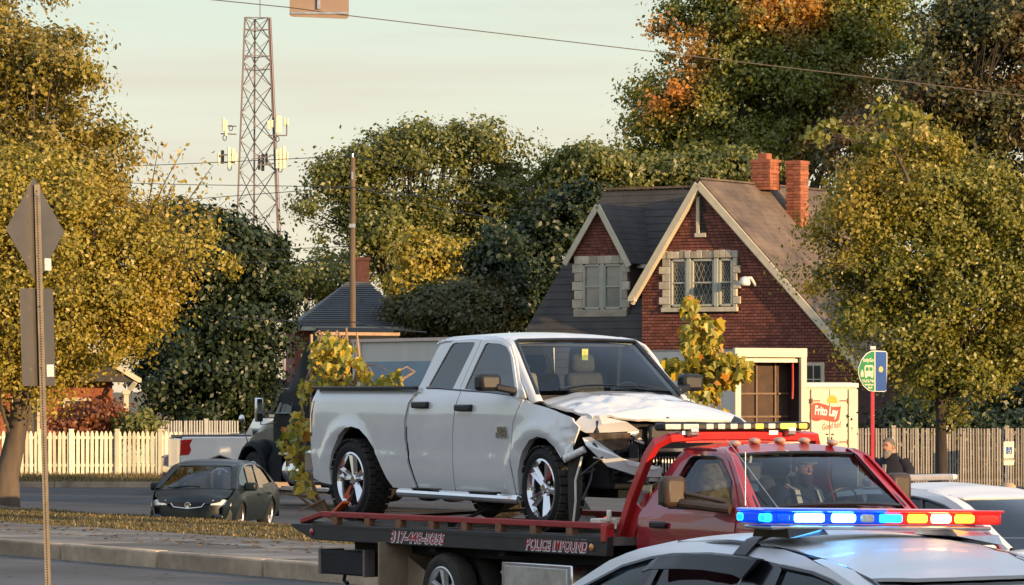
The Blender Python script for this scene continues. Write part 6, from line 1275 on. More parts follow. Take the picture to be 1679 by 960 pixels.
# long low outbuilding in shade behind
D = 148; p = at(370, 640, D)
t = thing('outbuilding', 'grey walled outbuilding in shadow behind the back fence', 'building', (p.x, p.y, -.3), R(2))
b = MB(); b.box((0, 3, 1.3), (6, 6, 2.6)); b.build('wall', mat('grey_render', (.17, .155, .145), .9, var=.12, nscale=1), t)
b = MB(); b.prism([(-3.3, 2.6), (3.3, 2.6), (0, 3.9)], lambda x, z: (x, -.3, z), lambda x, z: (x, 6.2, z)); b.build('roof', M_roofd, t, sm=None)
# ------------------------------------------------------------------ fences
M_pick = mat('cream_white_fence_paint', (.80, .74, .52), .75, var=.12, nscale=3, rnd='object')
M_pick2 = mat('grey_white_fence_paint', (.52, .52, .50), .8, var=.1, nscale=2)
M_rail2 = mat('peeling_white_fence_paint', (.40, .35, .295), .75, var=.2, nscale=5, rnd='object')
def picket_fence(label, p0, p1, n, h, w_, m, posts=(), pointed=True, rails=(.22, .85), thick=.025, pw=.11, rail_h=.085):
    p0 = Vector(p0); p1 = Vector(p1); d = p1-p0; t = thing('picket_fence', label, 'fence', p0, math.atan2(d.y, d.x)); L_ = math.hypot(d.x, d.y); b = MB()
    prof = [(-w_/2, .03), (w_/2, .03), (w_/2, h-.09), (w_*.30, h-.03), (0, h), (-w_*.30, h-.03), (-w_/2, h-.09)] if pointed else [(-w_/2, .03), (w_/2, .03), (w_/2, h), (-w_/2, h)]
    b.prism(prof, lambda x, z: (x, -thick/2, z), lambda x, z: (x, thick/2, z)); o = b.build('picket', m, t, sm=None); rs = random.Random(1)
    for i in range(n):
        q = o if i == 0 else dup(o, t); q.location = (L_*(i+.5)/n, 0, rs.uniform(-.012, .012)); q.rotation_euler = (rs.uniform(-.01, .01), rs.uniform(-.012, .012), 0)
    for r in rails: b = MB(); b.box((L_/2, thick*1.6, h*r), (L_, .04, rail_h)); b.build('rail', m, t)
    for x in posts: b = MB(); b.box((L_*x, -.0, h*.51), (pw, .12, h*1.02)); b.box((L_*x, 0, h*1.03), (pw+.03, .15, .04)); b.build('post', m, t)
    return t
zf = .02; D = 113.5
p0 = at(-90, 785, D); p1 = at(300, 785, D); p0.z = p1.z = .0
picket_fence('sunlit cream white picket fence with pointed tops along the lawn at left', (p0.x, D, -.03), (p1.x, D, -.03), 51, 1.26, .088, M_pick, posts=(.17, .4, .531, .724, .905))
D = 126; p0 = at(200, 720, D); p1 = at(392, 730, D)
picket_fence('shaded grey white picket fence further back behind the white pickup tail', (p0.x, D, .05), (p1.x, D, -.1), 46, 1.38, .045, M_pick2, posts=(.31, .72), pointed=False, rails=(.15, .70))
D = 97; p0 = at(1405, 800, D); p1 = at(1830, 800, D)
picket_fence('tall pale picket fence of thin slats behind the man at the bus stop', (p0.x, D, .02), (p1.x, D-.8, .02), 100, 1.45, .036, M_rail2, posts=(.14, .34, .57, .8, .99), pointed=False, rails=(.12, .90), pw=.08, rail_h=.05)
# ------------------------------------------------------------------ lattice mast
M_mast = mat('faded_red_white_steel', (.155, .13, .125), .7, var=.25, nscale=.3)
M_ant = mat('cream_antenna_panel', (.78, .72, .50), .6, var=.05)
def mast():
    D = 300; s = D/F; c = at(420, 640, D); t = thing('lattice_mast', 'tall lattice telecoms mast with two rings of cream antenna panels', 'mast', (c.x, D, -.3), R(14))
    zt = CAMH+(640-30)*s+.3; z440 = CAMH+(640-440)*s+.3; def_w = lambda z: 20*s+(z-zt)/(z440-zt)*(17*s)
    wd = lambda z: (20+17*(zt-z)/(zt-z440))*s*1.02
    ys = [zt]; 
    while ys[-1] > 1.0: ys.append(max(0, ys[-1]-1.62*wd(ys[-1])-.1))
    ang = [R(205), R(-35), R(85)]
    def corner(k, z): r = wd(z)*1.1; return Vector((math.cos(ang[k])*r, math.sin(ang[k])*r, z))
    for k in range(3):
        b = MB(); b.beam(corner(k, 0), corner(k, zt), .12); b.build('mast_leg', M_mast, t)
    for z0, z1 in zip(ys, ys[1:]):
        b = MB()
        for k in range(3):
            j = (k+1) % 3; b.beam(corner(k, z0), corner(j, z1), .052); b.beam(corner(j, z0), corner(k, z1), .052)
        b.build('brace', M_mast, t)
    b = MB()
    for z in(zt, zt-.9, zt-2.9, zt-3.9):
        for k in range(3): b.beam(corner(k, z), corner((k+1) % 3, z), .06)
    b.build('ring_brace', M_mast, t)
    b = MB(); c1 = corner(1, 0); c2 = corner(1, zt)
    for dx in(.12, .26): b.beam(c1+Vector((dx, -.1, 0)), c2+Vector((dx*.6, -.1, 0)), .05)
    b.build('feeder_cable', mat('rusty_red_feeder', (.20, .095, .08), .7, var=.2), t)
    b = MB()
    for i in range(60): z = zt*(i+1)/61; p = corner(0, z); b.beam(p, p+Vector((.35, -.1, 0)), .03)
    b.build('climbing_peg', M_mast, t)
    b = MB(); b.tube([(0.3, 0, zt), (0.3, 0, zt+2.6)], .035, 5); b.build('lightning_rod', M_mast, t)
    Mi = Matrix.Rotation(-R(14), 3, 'Z')
    def ant(px, py, w_, h, n=1, m=M_ant, dy=0):
        q = Mi @ (at(px, py, D)-Vector((c.x, D, -.3)))
        b = MB(); b.box((q.x, q.y-1.2+dy, q.z), (w_*s, .22, h*s)); o = b.build('antenna_panel', m, t, bev=.03)
    for px, py, w_, h in((362, 206, 4, 22), (366, 212, 4, 26), (436, 207, 6, 14), (452, 206, 9, 28), (467, 202, 3, 13), (462, 202, 3, 12), (441, 205, 4, 12), (354, 262, 4, 18), (371, 260, 5, 34), (378, 256, 5, 22), (449, 262, 4, 32), (455, 262, 5, 34), (461, 260, 5, 36), (466, 258, 3, 14), (382, 262, 4, 18)): ant(px, py, w_, h)
    for px, py, w_, h in((424, 267, 4, 24), (430, 267, 5, 28), (436, 262, 4, 20), (364, 258, 5, 22), (374, 256, 4, 14)): ant(px, py, w_, h, m=M_trim, dy=1.0)
    b = MB()
    for (xa, ya, xb, yb_) in((358, 221, 384, 222), (360, 208, 384, 209), (436, 224, 466, 224), (466, 205, 466, 224), (355, 268, 384, 268), (356, 256, 384, 255), (436, 270, 464, 270), (438, 256, 466, 256), (412, 262, 440, 258), (418, 272, 440, 272)):
        A = Mi @ (at(xa, ya, D)-Vector((c.x, D, -.3))); B_ = Mi @ (at(xb, yb_, D)-Vector((c.x, D, -.3))); A.y -= 1.0; B_.y -= 1.0; b.beam(A, B_, .09)
    b.build('antenna_mount', M_mast, t)
    b = MB()
    for (px, py) in((364, 228), (372, 277), (450, 230), (455, 280), (374, 212)):
        q = Mi @ (at(px, py, D)-Vector((c.x, D, -.3))); 
        b.tube([(q.x+.14*math.cos(a), q.y-1.2, q.z+.2*math.sin(a)) for a in np.linspace(0, 2*math.pi, 11)], .035, 5)
    b.build('cable_loop', M_trim, t)
mast()
# ------------------------------------------------------------------ utility pole and wires
D = 127; p = at(578, 640, D); zt = CAMH+(640-258)*D/F
t = thing('utility_pole', 'weathered wooden utility pole before the big tree', 'pole', (p.x, D, -.3))
b = MB(); b.tube([(0, 0, 0), (0, 0, zt*.5), (.01, 0, zt+.3)], [.12, .105, .08], 10); b.build('pole_shaft', mat('weathered_pole_wood', (.14, .10, .07), .9, var=.3, nscale=5, stretch=(1, 1, .1)), t)
b = MB(); b.box((0, -.09, zt-.3), (.06, .05, .25)); b.cyl((0, 0, zt+.28), (0, 0, zt+.42), .04, 8); b.box((0, -.1, zt-1.9), (.2, .06, .12)); b.build('insulator_bracket', M_alu, t)
M_wire = mat('weathered_wire', (.10, .085, .07), .7, var=.1)
def wire(label, pts, r=.013, n=14, name='overhead_wire', group='wires strung from the utility pole', sag=0):
    P = []
    for (a, c) in zip(pts, pts[1:]):
        a = Vector(a); c = Vector(c)
        for i in range(n): u = i/n; q = a.lerp(c, u); q.z -= sag*4*u*(1-u); P.append(q)
    P.append(Vector(pts[-1])); b = MB(); o0 = P[0]; b.tube([q-o0 for q in P], r, 5, caps=False); o = b.build(name, M_wire, None, fix=False); o.location = o0; return tag(o, label, 'wire', group)
for i, (lab, q) in enumerate((('upper wire running left from the utility pole top across the tower', [at(-150, 286, 150), at(282, 270, 138), at(578, 256, D)]), ('upper of two close wires crossing the tower below its antennas', [at(-150, 290, 150), at(300, 303, 140), at(577, 307, D)]), ('lower of two close wires crossing the tower below its antennas', [at(-150, 345, 150), at(300, 328, 140), at(577, 307, D-.1)]), ('wire with a small bird on it left of the utility pole', [at(-150, 418, 140), at(440, 410, 130), at(578, 404, D)]), ('lowest wire left of the utility pole at roof height', [at(-150, 434, 140), at(430, 430, 130), at(578, 428, D)]), ('wire from the pole top falling right into the big middle tree', [at(578, 256, D), at(720, 288, 121), at(880, 312, 116)]), ('thin wire sagging right across the big middle tree at mid height', [at(578, 307, D), at(730, 328, 121), at(850, 345, 116)]), ('lowest thin wire across the big middle tree right of the pole', [at(578, 307, D-.2), at(720, 342, 121), at(810, 358, 116)]))): wire(lab, q)
wire('drooping service wire in front of the grey bungalow roof', [at(380, 520, 135), at(578, 528, D-.2), at(700, 545, 120)], .02, group='wires strung from the utility pole', sag=.05)
wire('long span wire crossing the whole sky with the hanging sign on it', [at(-200, -55, 62), at(478, 13, 62), at(572, 26, 62), at(1130, 92, 66), at(1700, 160, 70)], .008, 12, 'span_wire', None, sag=.0)
D = 62; c = at(523, 5, D); t = thing('hanging_sign', 'back of a tan sign hanging from the span wire at the top of the frame', 'sign', (c.x, D, c.z))
b = MB(); b.prism([(-.46, -.19), (-.43, -.215), (.43, -.25), (.465, -.22), (.47, .42), (-.46, .46)], lambda x, z: (x, 0, z), lambda x, z: (x, .02, z)); b.build('sign_plate', mat('tan_sign_back', (.34, .24, .175), .55, .2, var=.12, nscale=2), t)
b = MB(); b.box((0, -.01, .1), (.9, .02, .03)); b.box((0, -.012, -.16), (.9, .02, .03)); b.box((0, -.02, .3), (.05, .04, .8)); b.build('sign_clamp', M_alu, t)
# birds
for lab, px, py, D, nm in(('small dark bird perched on a wire left of the utility pole', 553, 402, 129, 0), ('small dark bird in flight left of the big middle tree', 502, 327, 150, 1)):
    c = at(px, py, D); b = MB(); b.ell((0, 0, .05), (.12, .05, .06), 10, 6); b.ell((-.11, 0, .10), (.05, .04, .045), 8, 6); b.add([(.1, 0, .06), (.26, .03, 0), (.26, -.03, 0), (.1, 0, .04)], [(0, 1, 2), (3, 2, 1)]); b.add([(-.165, 0, .1), (-.14, .015, .11), (-.14, -.015, .11), (-.14, 0, .09)], [(0, 1, 2), (0, 3, 1), (0, 2, 3)])
    if nm: b.add([(-.05, .04, .07), (.08, .04, .07), (.10, .25, .22), (.0, .30, .24)], [(0, 1, 2, 3)]); b.add([(-.05, -.04, .07), (.08, -.04, .07), (.10, -.22, .20), (.0, -.28, .20)], [(3, 2, 1, 0)])
    else: b.cyl((0, .02, -.02), (0, .02, .02), .008, 5); b.cyl((0, -.02, -.02), (0, -.02, .02), .008, 5)
    o = b.build('bird', M_dark, None); o.location = c; tag(o, lab, 'bird')
# ------------------------------------------------------------------ warning sign seen from behind, on a punched steel post
M_sback = mat('dull_sign_back', (.12, .11, .10), .45, .4, var=.15, nscale=2, bump=.05)
D = 39; c = at(75, 960, D)
tilt = math.atan2((75-57)/1.0, 660)
t = thing('warning_sign', 'back of a diamond warning sign with a smaller plate below on a punched steel post', 'sign', (at(81, 640, D).x, D, 0), R(-20))
t.rotation_euler = (0, -tilt*1.02, R(-4))
zt = CAMH+(640-303)*D/F
b = MB(); w_ = .062
b.box((-.022, 0, zt/2), (.004, .05, zt)); b.box((.022, 0, zt/2), (.004, .05, zt)); b.box((0, -.026, zt/2), (.048, .004, zt)); b.box((-.0, .026, zt/2), (.048, .004, zt)); pst = b.build('post', mat('galvanised_post', (.42, .33, .22), .5, .55, var=.2, nscale=6), t)
b = MB(); z = .1
while z < zt-.05: b.prism([(.0085*math.cos(a), z+.0085*math.sin(a)) for a in np.linspace(0, 2*math.pi, 9)[:-1]], lambda x, zz: (x, -.0282, zz), lambda x, zz: (x, -.0288, zz)); z += .0255
o = b.build('punched_hole', M_dark, pst, sm=None, fix=False); o['kind'] = 'stuff'
a = .535; r_ = .06
b = MB(); q = []
for k in range(4):
    A = Vector((math.cos(k*math.pi/2), math.sin(k*math.pi/2)))*a; T_ = Vector((-A.y, A.x)).normalized(); q += [A*(1-.09)-T_*a*.07, A*(1-.03)-T_*.02, A*(1-.03)+T_*.02, A*(1-.09)+T_*a*.07]
b.prism([(v.x, v.y+zt-.45) for v in q], lambda x, z: (x, .032, z), lambda x, z: (x, .036, z)); dm = b.build('diamond_plate', M_sback, t, bev=.0015); dm.rotation_euler = (0, 0, R(68))
b = MB(); b.prism([(-.30, zt-1.96), (-.28, zt-1.98), (.28, zt-1.98), (.30, zt-1.96), (.30, zt-1.04), (.28, zt-1.02), (-.28, zt-1.02), (-.30, zt-1.04)], lambda x, z: (x, .040, z), lambda x, z: (x, .044, z)); lp = b.build('lower_plate', M_sback, t, bev=.0015); lp.rotation_euler = (0, 0, R(68))
b = MB(); b.box((.2, .028, zt-.78), (.12, .004, .12)); q = b.build('sticker', mat('white_grey_sticker', (.6, .6, .58), .5, var=.4, nscale=60), dm)
b = MB(); b.box((.2, .034, zt-1.83), (.13, .004, .12)); q = b.build('sticker', MATS['white_grey_sticker'], lp)
b = MB()
for z in(zt-.1, zt-.7, zt-1.2, zt-1.8): b.cyl((0, -.036, z), (0, .05, z), .012, 6)
b.build('bolt', M_chrome, t)
# ------------------------------------------------------------------ bus stop flag
D = 59; c = at(1431, 640, D); s = D/F
t = thing('bus_stop_sign', 'green and blue half round bus stop sign on a red post', 'sign', (c.x, D, 0), R(6))
Zs = lambda py: CAMH-(py-640)*s
Xs = lambda px: (px-1431)*s*1.02
ol = [(1436, 575), (1428, 575.5), (1420, 580), (1412, 590), (1407.5, 603), (1407, 613), (1410, 624), (1416, 634), (1424, 641), (1432, 642.5), (1450, 643), (1453, 641), (1454.5, 600), (1454.5, 579), (1452, 576)]
b = MB(); b.prism([(Xs(x), Zs(y)) for x, y in ol], lambda x, z: (x, -.012, z), lambda x, z: (x, 0, z)); sp = b.build('sign_plate', mat('sign_white', (.78, .77, .68), .5, var=.05), t, sm=None)
cx_ = sum(x for x, y in ol)/len(ol)
def inset(pts, k): 
    return [(Xs(1431+(x-1431)*k), Zs(609+(y-609)*k)) for x, y in pts]
left = [(x, y) for x, y in ol if x <= 1434]; left = [(1433.5, 576)]+[p for p in left if p[0] < 1433]+[(1433.5, 642)]
b = MB(); b.prism([(Xs(max(x, 1407)+(1.2 if x < 1432 else 0)), Zs(609+(y-609)*.965)) for x, y in left], lambda x, z: (x, -.016, z), lambda x, z: (x, -.0125, z)); b.build('green_half', mat('sign_green', (.012, .26, .085), .45, var=.06), sp, sm=None)
b = MB(); b.prism([(Xs(x), Zs(y)) for x, y in((1435.5, 577), (1452, 577.5), (1453.2, 579.5), (1453.2, 640), (1450, 641.5), (1435.5, 641.5))], lambda x, z: (x, -.016, z), lambda x, z: (x, -.0125, z)); b.build('blue_half', mat('sign_blue', (.012, .085, .33), .45, var=.1, nscale=3), sp, sm=None)
b = MB(); b.prism([(Xs(1444)+.034*math.cos(a), Zs(606)+.045*math.sin(a)) for a in np.linspace(0, 6.283, 17)[:-1]], lambda x, z: (x, -.019, z), lambda x, z: (x, -.0165, z)); b.build('yellow_dot', mat('sign_yellow', (.75, .55, .16), .5), sp, sm=None)
mw = mat('sign_cream', (.75, .70, .50), .5, var=.05); b = MB()
def rect(x0, x1, y0, y1, d=.019): b.prism([(Xs(x0), Zs(y1)), (Xs(x1), Zs(y1)), (Xs(x1), Zs(y0)), (Xs(x0), Zs(y0))], lambda x, z: (x, -d, z), lambda x, z: (x, -.0165, z))
b.prism([(Xs(x), Zs(y)) for x, y in((1417.5, 616), (1417, 602), (1419, 599), (1430, 599), (1432, 602), (1431.5, 616), (1431, 620), (1428.5, 620), (1428, 617.5), (1421.5, 617.5), (1421, 620), (1418.5, 620))], lambda x, z: (x, -.019, z), lambda x, z: (x, -.0165, z))
rect(1412.3, 1414.8, 607, 610); rect(1411, 1415.6, 610, 615); rect(1411, 1412.8, 615, 618.5); rect(1413.8, 1415.6, 615, 618.5)
b.build('bus_symbol', mw, sp, sm=None)
b = MB(); rect(1419, 1424, 602.5, 608.5, .021); rect(1425.4, 1430.4, 602.5, 608.5, .021); rect(1419, 1420.6, 612, 613.8, .021); rect(1428.6, 1430.2, 612, 613.8, .021); b.build('bus_window', MATS['sign_green'], sp, sm=None)
for body, y0, xa, xb, hh in(('IndyGo', 591, 1415, 1432, .075), ('317-635-3344', 625.5, 1412.5, 1432.5, .06), ('www.indygo.net', 631, 1417, 1432, .035), ('Stop 51', 636, 1423, 1430, .04)):
    o = text('lettering', body, hh, mw, t, (Xs((xa+xb)/2), -.018, Zs(y0)), (R(90), 0, 0), offset=.003, extrude=.001); o.scale = ((xb-xa)*s/o.dimensions.x, 1, 1)
b = MB(); b.box((0, .03, Zs(575)/2), (.055, .05, Zs(575))); b.build('post', mat('red_sign_post', (.45, .012, .03), .4, var=.1, coat=.4), t, bev=.006)
b = MB(); b.box((0, .0, Zs(574)+.03), (.08, .06, .05)); b.build('post_cap', M_alu, t)
# ------------------------------------------------------------------ accessible parking sign before the pale fence
D = 95.4; c = at(1654, 640, D); s = D/F
t = thing('parking_sign', 'white accessible parking sign with blue square on a post in a concrete foot', 'sign', (c.x, D, .0), R(42))
Zs = lambda py: CAMH-(py-640)*s
b = MB(); b.box((0, 0, Zs(740)), (.38, .012, .46)); sp = b.build('sign_plate', mat('sign_grey_white', (.62, .60, .50), .5, var=.08), t, bev=.004)
b = MB(); b.box((0, -.010, Zs(739)), (.20, .008, .17)); b.build('blue_square', MATS['sign_blue'], sp)
b = MB(); o_ = Zs(739); b.tube([(.05*math.cos(a), -.016, o_-.02+.05*math.sin(a)) for a in np.linspace(R(150), R(400), 12)], .008, 5); b.tube([(-.01, -.016, o_+.055), (-.01, -.016, o_), (.03, -.016, o_), (.05, -.016, o_-.06)], .008, 5); b.ell((-.01, -.016, o_+.07), (.014, .006, .014), 8, 6); b.build('wheelchair_symbol', mw, sp)
b = MB(); b.box((0, 0, Zs(757)), (.38, .012, .18)); b.build('lower_plate', MATS['sign_grey_white'], t, bev=.004)
b = MB(); b.box((0, .03, Zs(720)/2), (.05, .04, Zs(720))); b.build('post', M_alu, t)
b = MB(); b.lathe([(.20, -.2), (.19, .10), (.12, .17), (0, .18)], (0, .03, 0), 'z', 14); b.build('concrete_foot', M_conc2, t)
t = thing('utility_box', 'dark fence side utility cabinet on legs', 'cabinet', (0, 0, 0)); bpy.data.objects.remove(t)
# ------------------------------------------------------------------ man at the bus stop
def skin_body(name, joints, edges, rad, m, parent, sub=2, root=0):
    me = bpy.data.meshes.new(name); me.from_pydata(joints, edges, []); o = link(bpy.data.objects.new(name, me), parent); me.materials.append(m)
    md = o.modifiers.new('skin', 'SKIN'); md.use_smooth_shade = True
    for i, r in enumerate(rad): me.skin_vertices[0].data[i].radius = r if hasattr(r, '__len__') else (r, r); me.skin_vertices[0].data[i].use_root = (i == root)
    s = o.modifiers.new('sub', 'SUBSURF'); s.levels = s.render_levels = sub; return o
M_skin = mat('weathered_skin', (.42, .22, .14), .6, var=.12, nscale=12)
M_hair = mat('grey_hair', (.13, .12, .11), .9, var=.4, nscale=40)
M_beard = mat('grey_beard', (.22, .19, .17), .9, var=.4, nscale=40)
M_coat = mat('dark_navy_coat', (.012, .012, .018), .95, var=.3, nscale=5, bump=.4, bscale=8)
D = 60; c = at(1459, 640, D)
man = thing('person', 'bearded grey haired person in a big dark coat standing by the red bus stop post', 'person', (c.x, D, -.015), R(-35)); man.scale = (1, 1, .955)
# faces -y; joints: pelvis, spine, chest, neck, head...
J = [(0, .02, .92), (0, .04, 1.12), (0, .06, 1.34), (0, .02, 1.47), (0, -.03, 1.55), (0, -.05, 1.66), (.10, .02, .88), (.11, 0, .48), (.11, .03, .08), (.11, -.10, .04), (-.10, .02, .88), (-.11, 0, .48), (-.11, .03, .08), (-.11, -.10, .04), (.19, .05, 1.38), (.25, -.0, 1.10), (.14, -.20, 1.02), (-.19, .05, 1.38), (-.25, 0, 1.10), (-.14, -.20, 1.02)]
E_ = [(0, 1), (1, 2), (2, 3), (3, 4), (4, 5), (0, 6), (6, 7), (7, 8), (8, 9), (0, 10), (10, 11), (11, 12), (12, 13), (2, 14), (14, 15), (15, 16), (2, 17), (17, 18), (18, 19)]
Rr = [(.15, .11), (.14, .11), (.16, .11), .055, .075, .085, .085, .06, .045, .04, .085, .06, .045, .04, .06, .045, .032, .06, .045, .032]
bd = skin_body('body', J, E_, Rr, M_skin, man)
def ring(cx_, cy_, z, rx, ry, n=18, ph=0): return [(cx_+rx*math.cos(a), cy_+ry*math.sin(a), z) for a in np.linspace(0, 2*math.pi, n+1)[:-1]]
def head(par, c, sc, skin, hair, beard=None, facing=0, cap=None):
    """skull with brow, nose, ears, eyes and mouth, looking along -y"""
    c = Vector(c); b = MB(); Rz = Matrix.Rotation(facing, 3, 'Z'); T = lambda v: c+Rz @ (Vector(v)*sc)
    secs = [(-.118, .030, .035, -.045), (-.10, .045, .055, -.030), (-.07, .058, .075, -.014), (-.03, .068, .09, -.002), (.02, .074, .098, .004), (.06, .072, .096, .008), (.095, .055, .075, .012), (.115, .028, .04, .014), (.12, .004, .006, .014)]
    b.loft([[T((rx*math.cos(a), cy+ry*math.sin(a), z)) for a in np.linspace(0, 2*math.pi, 17)[:-1]] for z, rx, ry, cy in secs])
    b.loft([[T(v) for v in((-.010, -.088, .03), (.010, -.088, .03), (.010, -.07, .03), (-.010, -.07, .03))], [T(v) for v in((-.017, -.118, -.022), (.017, -.118, -.022), (.018, -.07, -.026), (-.018, -.07, -.026))], [T(v) for v in((-.014, -.10, -.034), (.014, -.10, -.034), (.016, -.07, -.034), (-.016, -.07, -.034))]])
    for sx in(-1, 1): b.ell(T((sx*.076, .012, -.005)), (.012*sc, .022*sc, .032*sc), 8, 6); b.ell(T((sx*.03, -.082, .036)), (.022*sc, .014*sc, .009*sc), 8, 6)
    h = b.build('face', skin, par, sm=80)
    e = MB()
    for sx in(-1, 1): e.ell(T((sx*.029, -.085, .017)), (.012*sc, .008*sc, .007*sc), 8, 6)
    e.ell(T((0, -.082, -.062)), (.024*sc, .010*sc, .006*sc), 8, 6); e.build('eyes_and_mouth', M_dark, h)
    g = MB(); secs2 = [(-.03, .079, .05, .055), (.02, .083, .088, .026), (.055, .080, .097, .016), (.10, .066, .082, .014), (.128, .03, .04, .014), (.132, .004, .006, .014)]
    g.loft([[T((rx*math.cos(a)*(1+.03*math.sin(a*5+z*90)), cy+ry*math.sin(a)*(1+.03*math.cos(a*7+z*70)), z)) for a in np.linspace(0, 2*math.pi, 21)[:-1]] for z, rx, ry, cy in secs2]); g.build('hair', hair, par, sm=60)
    if beard:
        g = MB(); g.loft([[T((rx*math.cos(a), cy+ry*math.sin(a)*(1+.05*math.sin(a*6)), z)) for a in np.linspace(0, 2*math.pi, 17)[:-1]] for z, rx, ry, cy in((-.165, .015, .02, -.07), (-.14, .04, .045, -.055), (-.10, .058, .066, -.034), (-.062, .066, .068, -.024), (-.045, .06, .05, -.036), (-.035, .03, .03, -.062))]); g.build('beard', beard, par, sm=60)
    return h
head(man, (0, -.05, 1.63), 1.12, M_skin, M_hair, M_beard)
# coat: heavy, open at the front, sleeves folded forward
b = MB(); rg = []
for z, rx, ry, cy in((.60, .32, .27, .02), (.8, .33, .27, .0), (1.0, .33, .25, .0), (1.2, .31, .22, .02), (1.36, .26, .18, .05), (1.45, .17, .13, .05), (1.50, .10, .10, .04), (1.53, .115, .11, .03)): rg.append([(x*(1+.03*math.sin(i*2.4+z*9)), y, zz) for i, (x, y, zz) in enumerate(ring(0, cy, z, rx, ry, 24))])
b.loft(rg, caps=False); ct = b.build('coat', M_coat, man, sm=70)
for sx in(-1, 1):
    b = MB(); b.tube([(sx*.20, .05, 1.41), (sx*.31, .04, 1.25), (sx*.34, -.06, 1.06), (sx*.20, -.24, 1.02), (sx*.10, -.29, 1.04)], [.09, .10, .095, .08, .07], 12); b.build('sleeve', M_coat, ct, sm=70)
    h = MB(); q = Vector((sx*.06, -.31, 1.04)); h.ell(q, (.045, .03, .05), 10, 7)
    for f in range(4): h.tube([q+Vector((-sx*.02, -.01, .03-.02*f)), q+Vector((-sx*.055, -.025, .03-.02*f)), q+Vector((-sx*.07, .0, .025-.02*f))], [.010, .009, .007], 6)
    h.tube([q+Vector((sx*.01, -.01, .045)), q+Vector((-sx*.02, -.03, .065))], [.011, .008], 6); h.build('hand', M_skin, man, sm=80)
b = MB(); b.box((.02, -.235, 1.08), (.05, .03, .55), Matrix.Rotation(R(-8), 3, 'X')); b.build('shirt_front', mat('grey_shirt', (.30, .28, .27), .9), man)
b = MB()
for sx in(-1, 1): b.tube([(sx*.10, .02, .9), (sx*.11, 0, .5), (sx*.11, .03, .1)], [.11, .085, .075], 12)
b.build('trousers', M_dark, man, sm=70)
b = MB()
for sx in(-1, 1): b.ell((sx*.11, -.04, .05), (.055, .13, .055), 12, 8)
b.build('shoe', M_black, man)
# ------------------------------------------------------------------ tow truck driver
drv = thing('person', 'tow truck driver in a dark cap with pale shoulder straps behind the windscreen', 'person', towp(.78, .44, .90), TH+R(90))
# local: faces -y once turned; the truck's forward is -y here
J = [(0, .10, .12), (0, .12, .34), (0, .10, .52), (0, .08, .62), (0, .05, .70), (0, .03, .80), (.11, -.02, .12), (.12, -.42, .16), (.12, -.46, -.24), (-.11, -.02, .12), (-.12, -.42, .16), (-.12, -.46, -.24), (.20, .10, .54), (.26, -.08, .34), (.16, -.42, .44), (-.20, .10, .54), (-.26, -.08, .34), (-.16, -.42, .44)]
E_ = [(0, 1), (1, 2), (2, 3), (3, 4), (4, 5), (0, 6), (6, 7), (7, 8), (0, 9), (9, 10), (10, 11), (2, 12), (12, 13), (13, 14), (2, 15), (15, 16), (16, 17)]
skin_body('body', J, E_, [(.17, .13), (.17, .13), (.18, .12), .06, .07, .08, .10, .07, .05, .10, .07, .05, .07, .055, .04, .07, .055, .04], M_skin, drv)
b = MB(); b.loft([ring(0, .10, z, rx, ry, 20) for z, rx, ry in((.0, .23, .18), (.2, .24, .19), (.4, .25, .18), (.53, .24, .15), (.60, .15, .11), (.64, .08, .08))]); sh_ = b.build('shirt', mat('dark_blue_work_shirt', (.018, .025, .06), .85, var=.25, nscale=8), drv, sm=70)
for sx in(-1, 1):
    b = MB(); b.tube([(sx*.20, .10, .55), (sx*.28, -.06, .36), (sx*.23, -.24, .37), (sx*.17, -.38, .43)], [.085, .075, .065, .055], 12); b.build('sleeve', MATS['dark_blue_work_shirt'], sh_, sm=70)
    b = MB(); rg = [(sx*.12, .10+.02, .625), (sx*.125, -.04, .57), (sx*.13, -.10, .45), (sx*.135, -.115, .30), (sx*.14, -.115, .15)]
    for p, q in zip(rg, rg[1:]): b.beam(p, q, .055, .012, up=(0, -1, .3))
    b.build('reflective_strap', mat('pale_reflective_strap', (.62, .60, .58), .5, var=.1), sh_)
    h = MB(); q = Vector((sx*.16, -.44, .45)); h.ell(q, (.04, .05, .03), 10, 7)
    for f in range(4): h.tube([q+Vector((sx*(.03-.02*f), -.04, .01)), q+Vector((sx*(.03-.02*f), -.075, -.005)), q+Vector((sx*(.03-.02*f), -.06, -.035))], [.010, .009, .007], 6)
    h.tube([q+Vector((-sx*.035, .0, .01)), q+Vector((-sx*.05, -.04, -.01))], [.011, .008], 6); h.build('hand', M_skin, drv, sm=80)
head(drv, (0, .03, .775), 1.05, mat('tanned_skin', (.35, .17, .11), .6, var=.1), mat('dark_hair', (.02, .016, .014), .9), mat('dark_beard', (.03, .022, .02), .9))
cz = .80
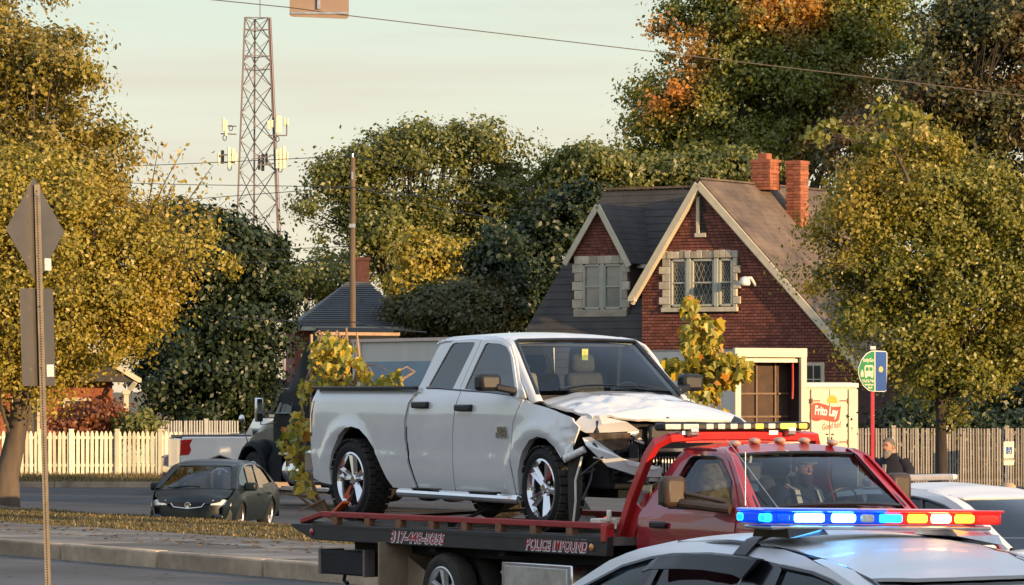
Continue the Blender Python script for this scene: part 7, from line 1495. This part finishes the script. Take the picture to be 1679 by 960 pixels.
b = MB(); b.loft([ring(0, .04, z, rx, ry, 20) for z, rx, ry in((cz+.02, .094, .11), (cz+.06, .094, .11), (cz+.11, .08, .094), (cz+.135, .045, .055), (cz+.14, .01, .01))]); cp = b.build('cap', mat('dark_cap', (.015, .018, .03), .9), drv, sm=70)
b = MB(); b.loft([[(.085*math.cos(a)*k, -.035-.10*math.sin(a)*k-.0, cz+.035-.018*k*math.sin(a)+dz) for a in np.linspace(.1, math.pi-.1, 12)] for k, dz in((.5, 0), (1, 0), (1, .008), (.5, .008))]); b.build('cap_peak', mat('tan_cap_peak', (.20, .17, .13), .9), cp, sm=50)
b = MB(); b.tube([(.12, -.0, .1), (.13, -.40, .15), (.13, -.46, -.22)], [.11, .085, .07], 12); b.tube([(-.12, -.0, .1), (-.13, -.40, .15), (-.13, -.46, -.22)], [.11, .085, .07], 12); b.build('trousers', M_dark, drv, sm=70)

tree('dark hedge added as shade behind the tall pale picket fence', gb(1560, 101, -.1), [L(1500, 735, 40, 50, 101, .5), L(1540, 720, 70, 70, 101, .5), L(1640, 725, 70, 70, 101, .5), L(1520, 760, 55, 40, 101, .5), L(1610, 770, 90, 40, 101, .5)], 300, 26000, .07, G_dark, .06, 43, cr=.5, name='hedge', cat='hedge')  # dark foliage added where only shade lies behind the fence
tree('dark leafy undergrowth added far right as shade beyond the pale picket fence', gb(1660, 124), [L(1620, 690, 50, 60, 124, .5), L(1690, 680, 50, 70, 124, .5), L(1560, 690, 60, 50, 124, .5)], 160, 14000, .09, G_dark, .06, 44, cr=.6, name='shrub', cat='shrub')  # added mass standing in for the darkness under the street tree
split_islands({'ring_brace', 'brace', 'bed_bracket', 'bar_bracket', 'tow_hook', 'step_pad', 'step_bracket', 'wiper', 'deck_rib', 'grille_bar', 'louvre', 'shingle_course', 'climbing_peg', 'feeder_cable', 'antenna_mount', 'cable_loop', 'tail_lamp', 'clearance_lamp', 'door_handle', 'lamp_bracket', 'fog_lamp', 'mullion', 'tank_strap', 'end_lens', 'corner_post', 'eyes_and_mouth', 'hinge', 'door_latch', 'shelf_rail', 'bus_window', 'shoe', 'trousers', 'bolt', 'bed_side', 'grille', 'wheel_well', 'mounting_foot'})
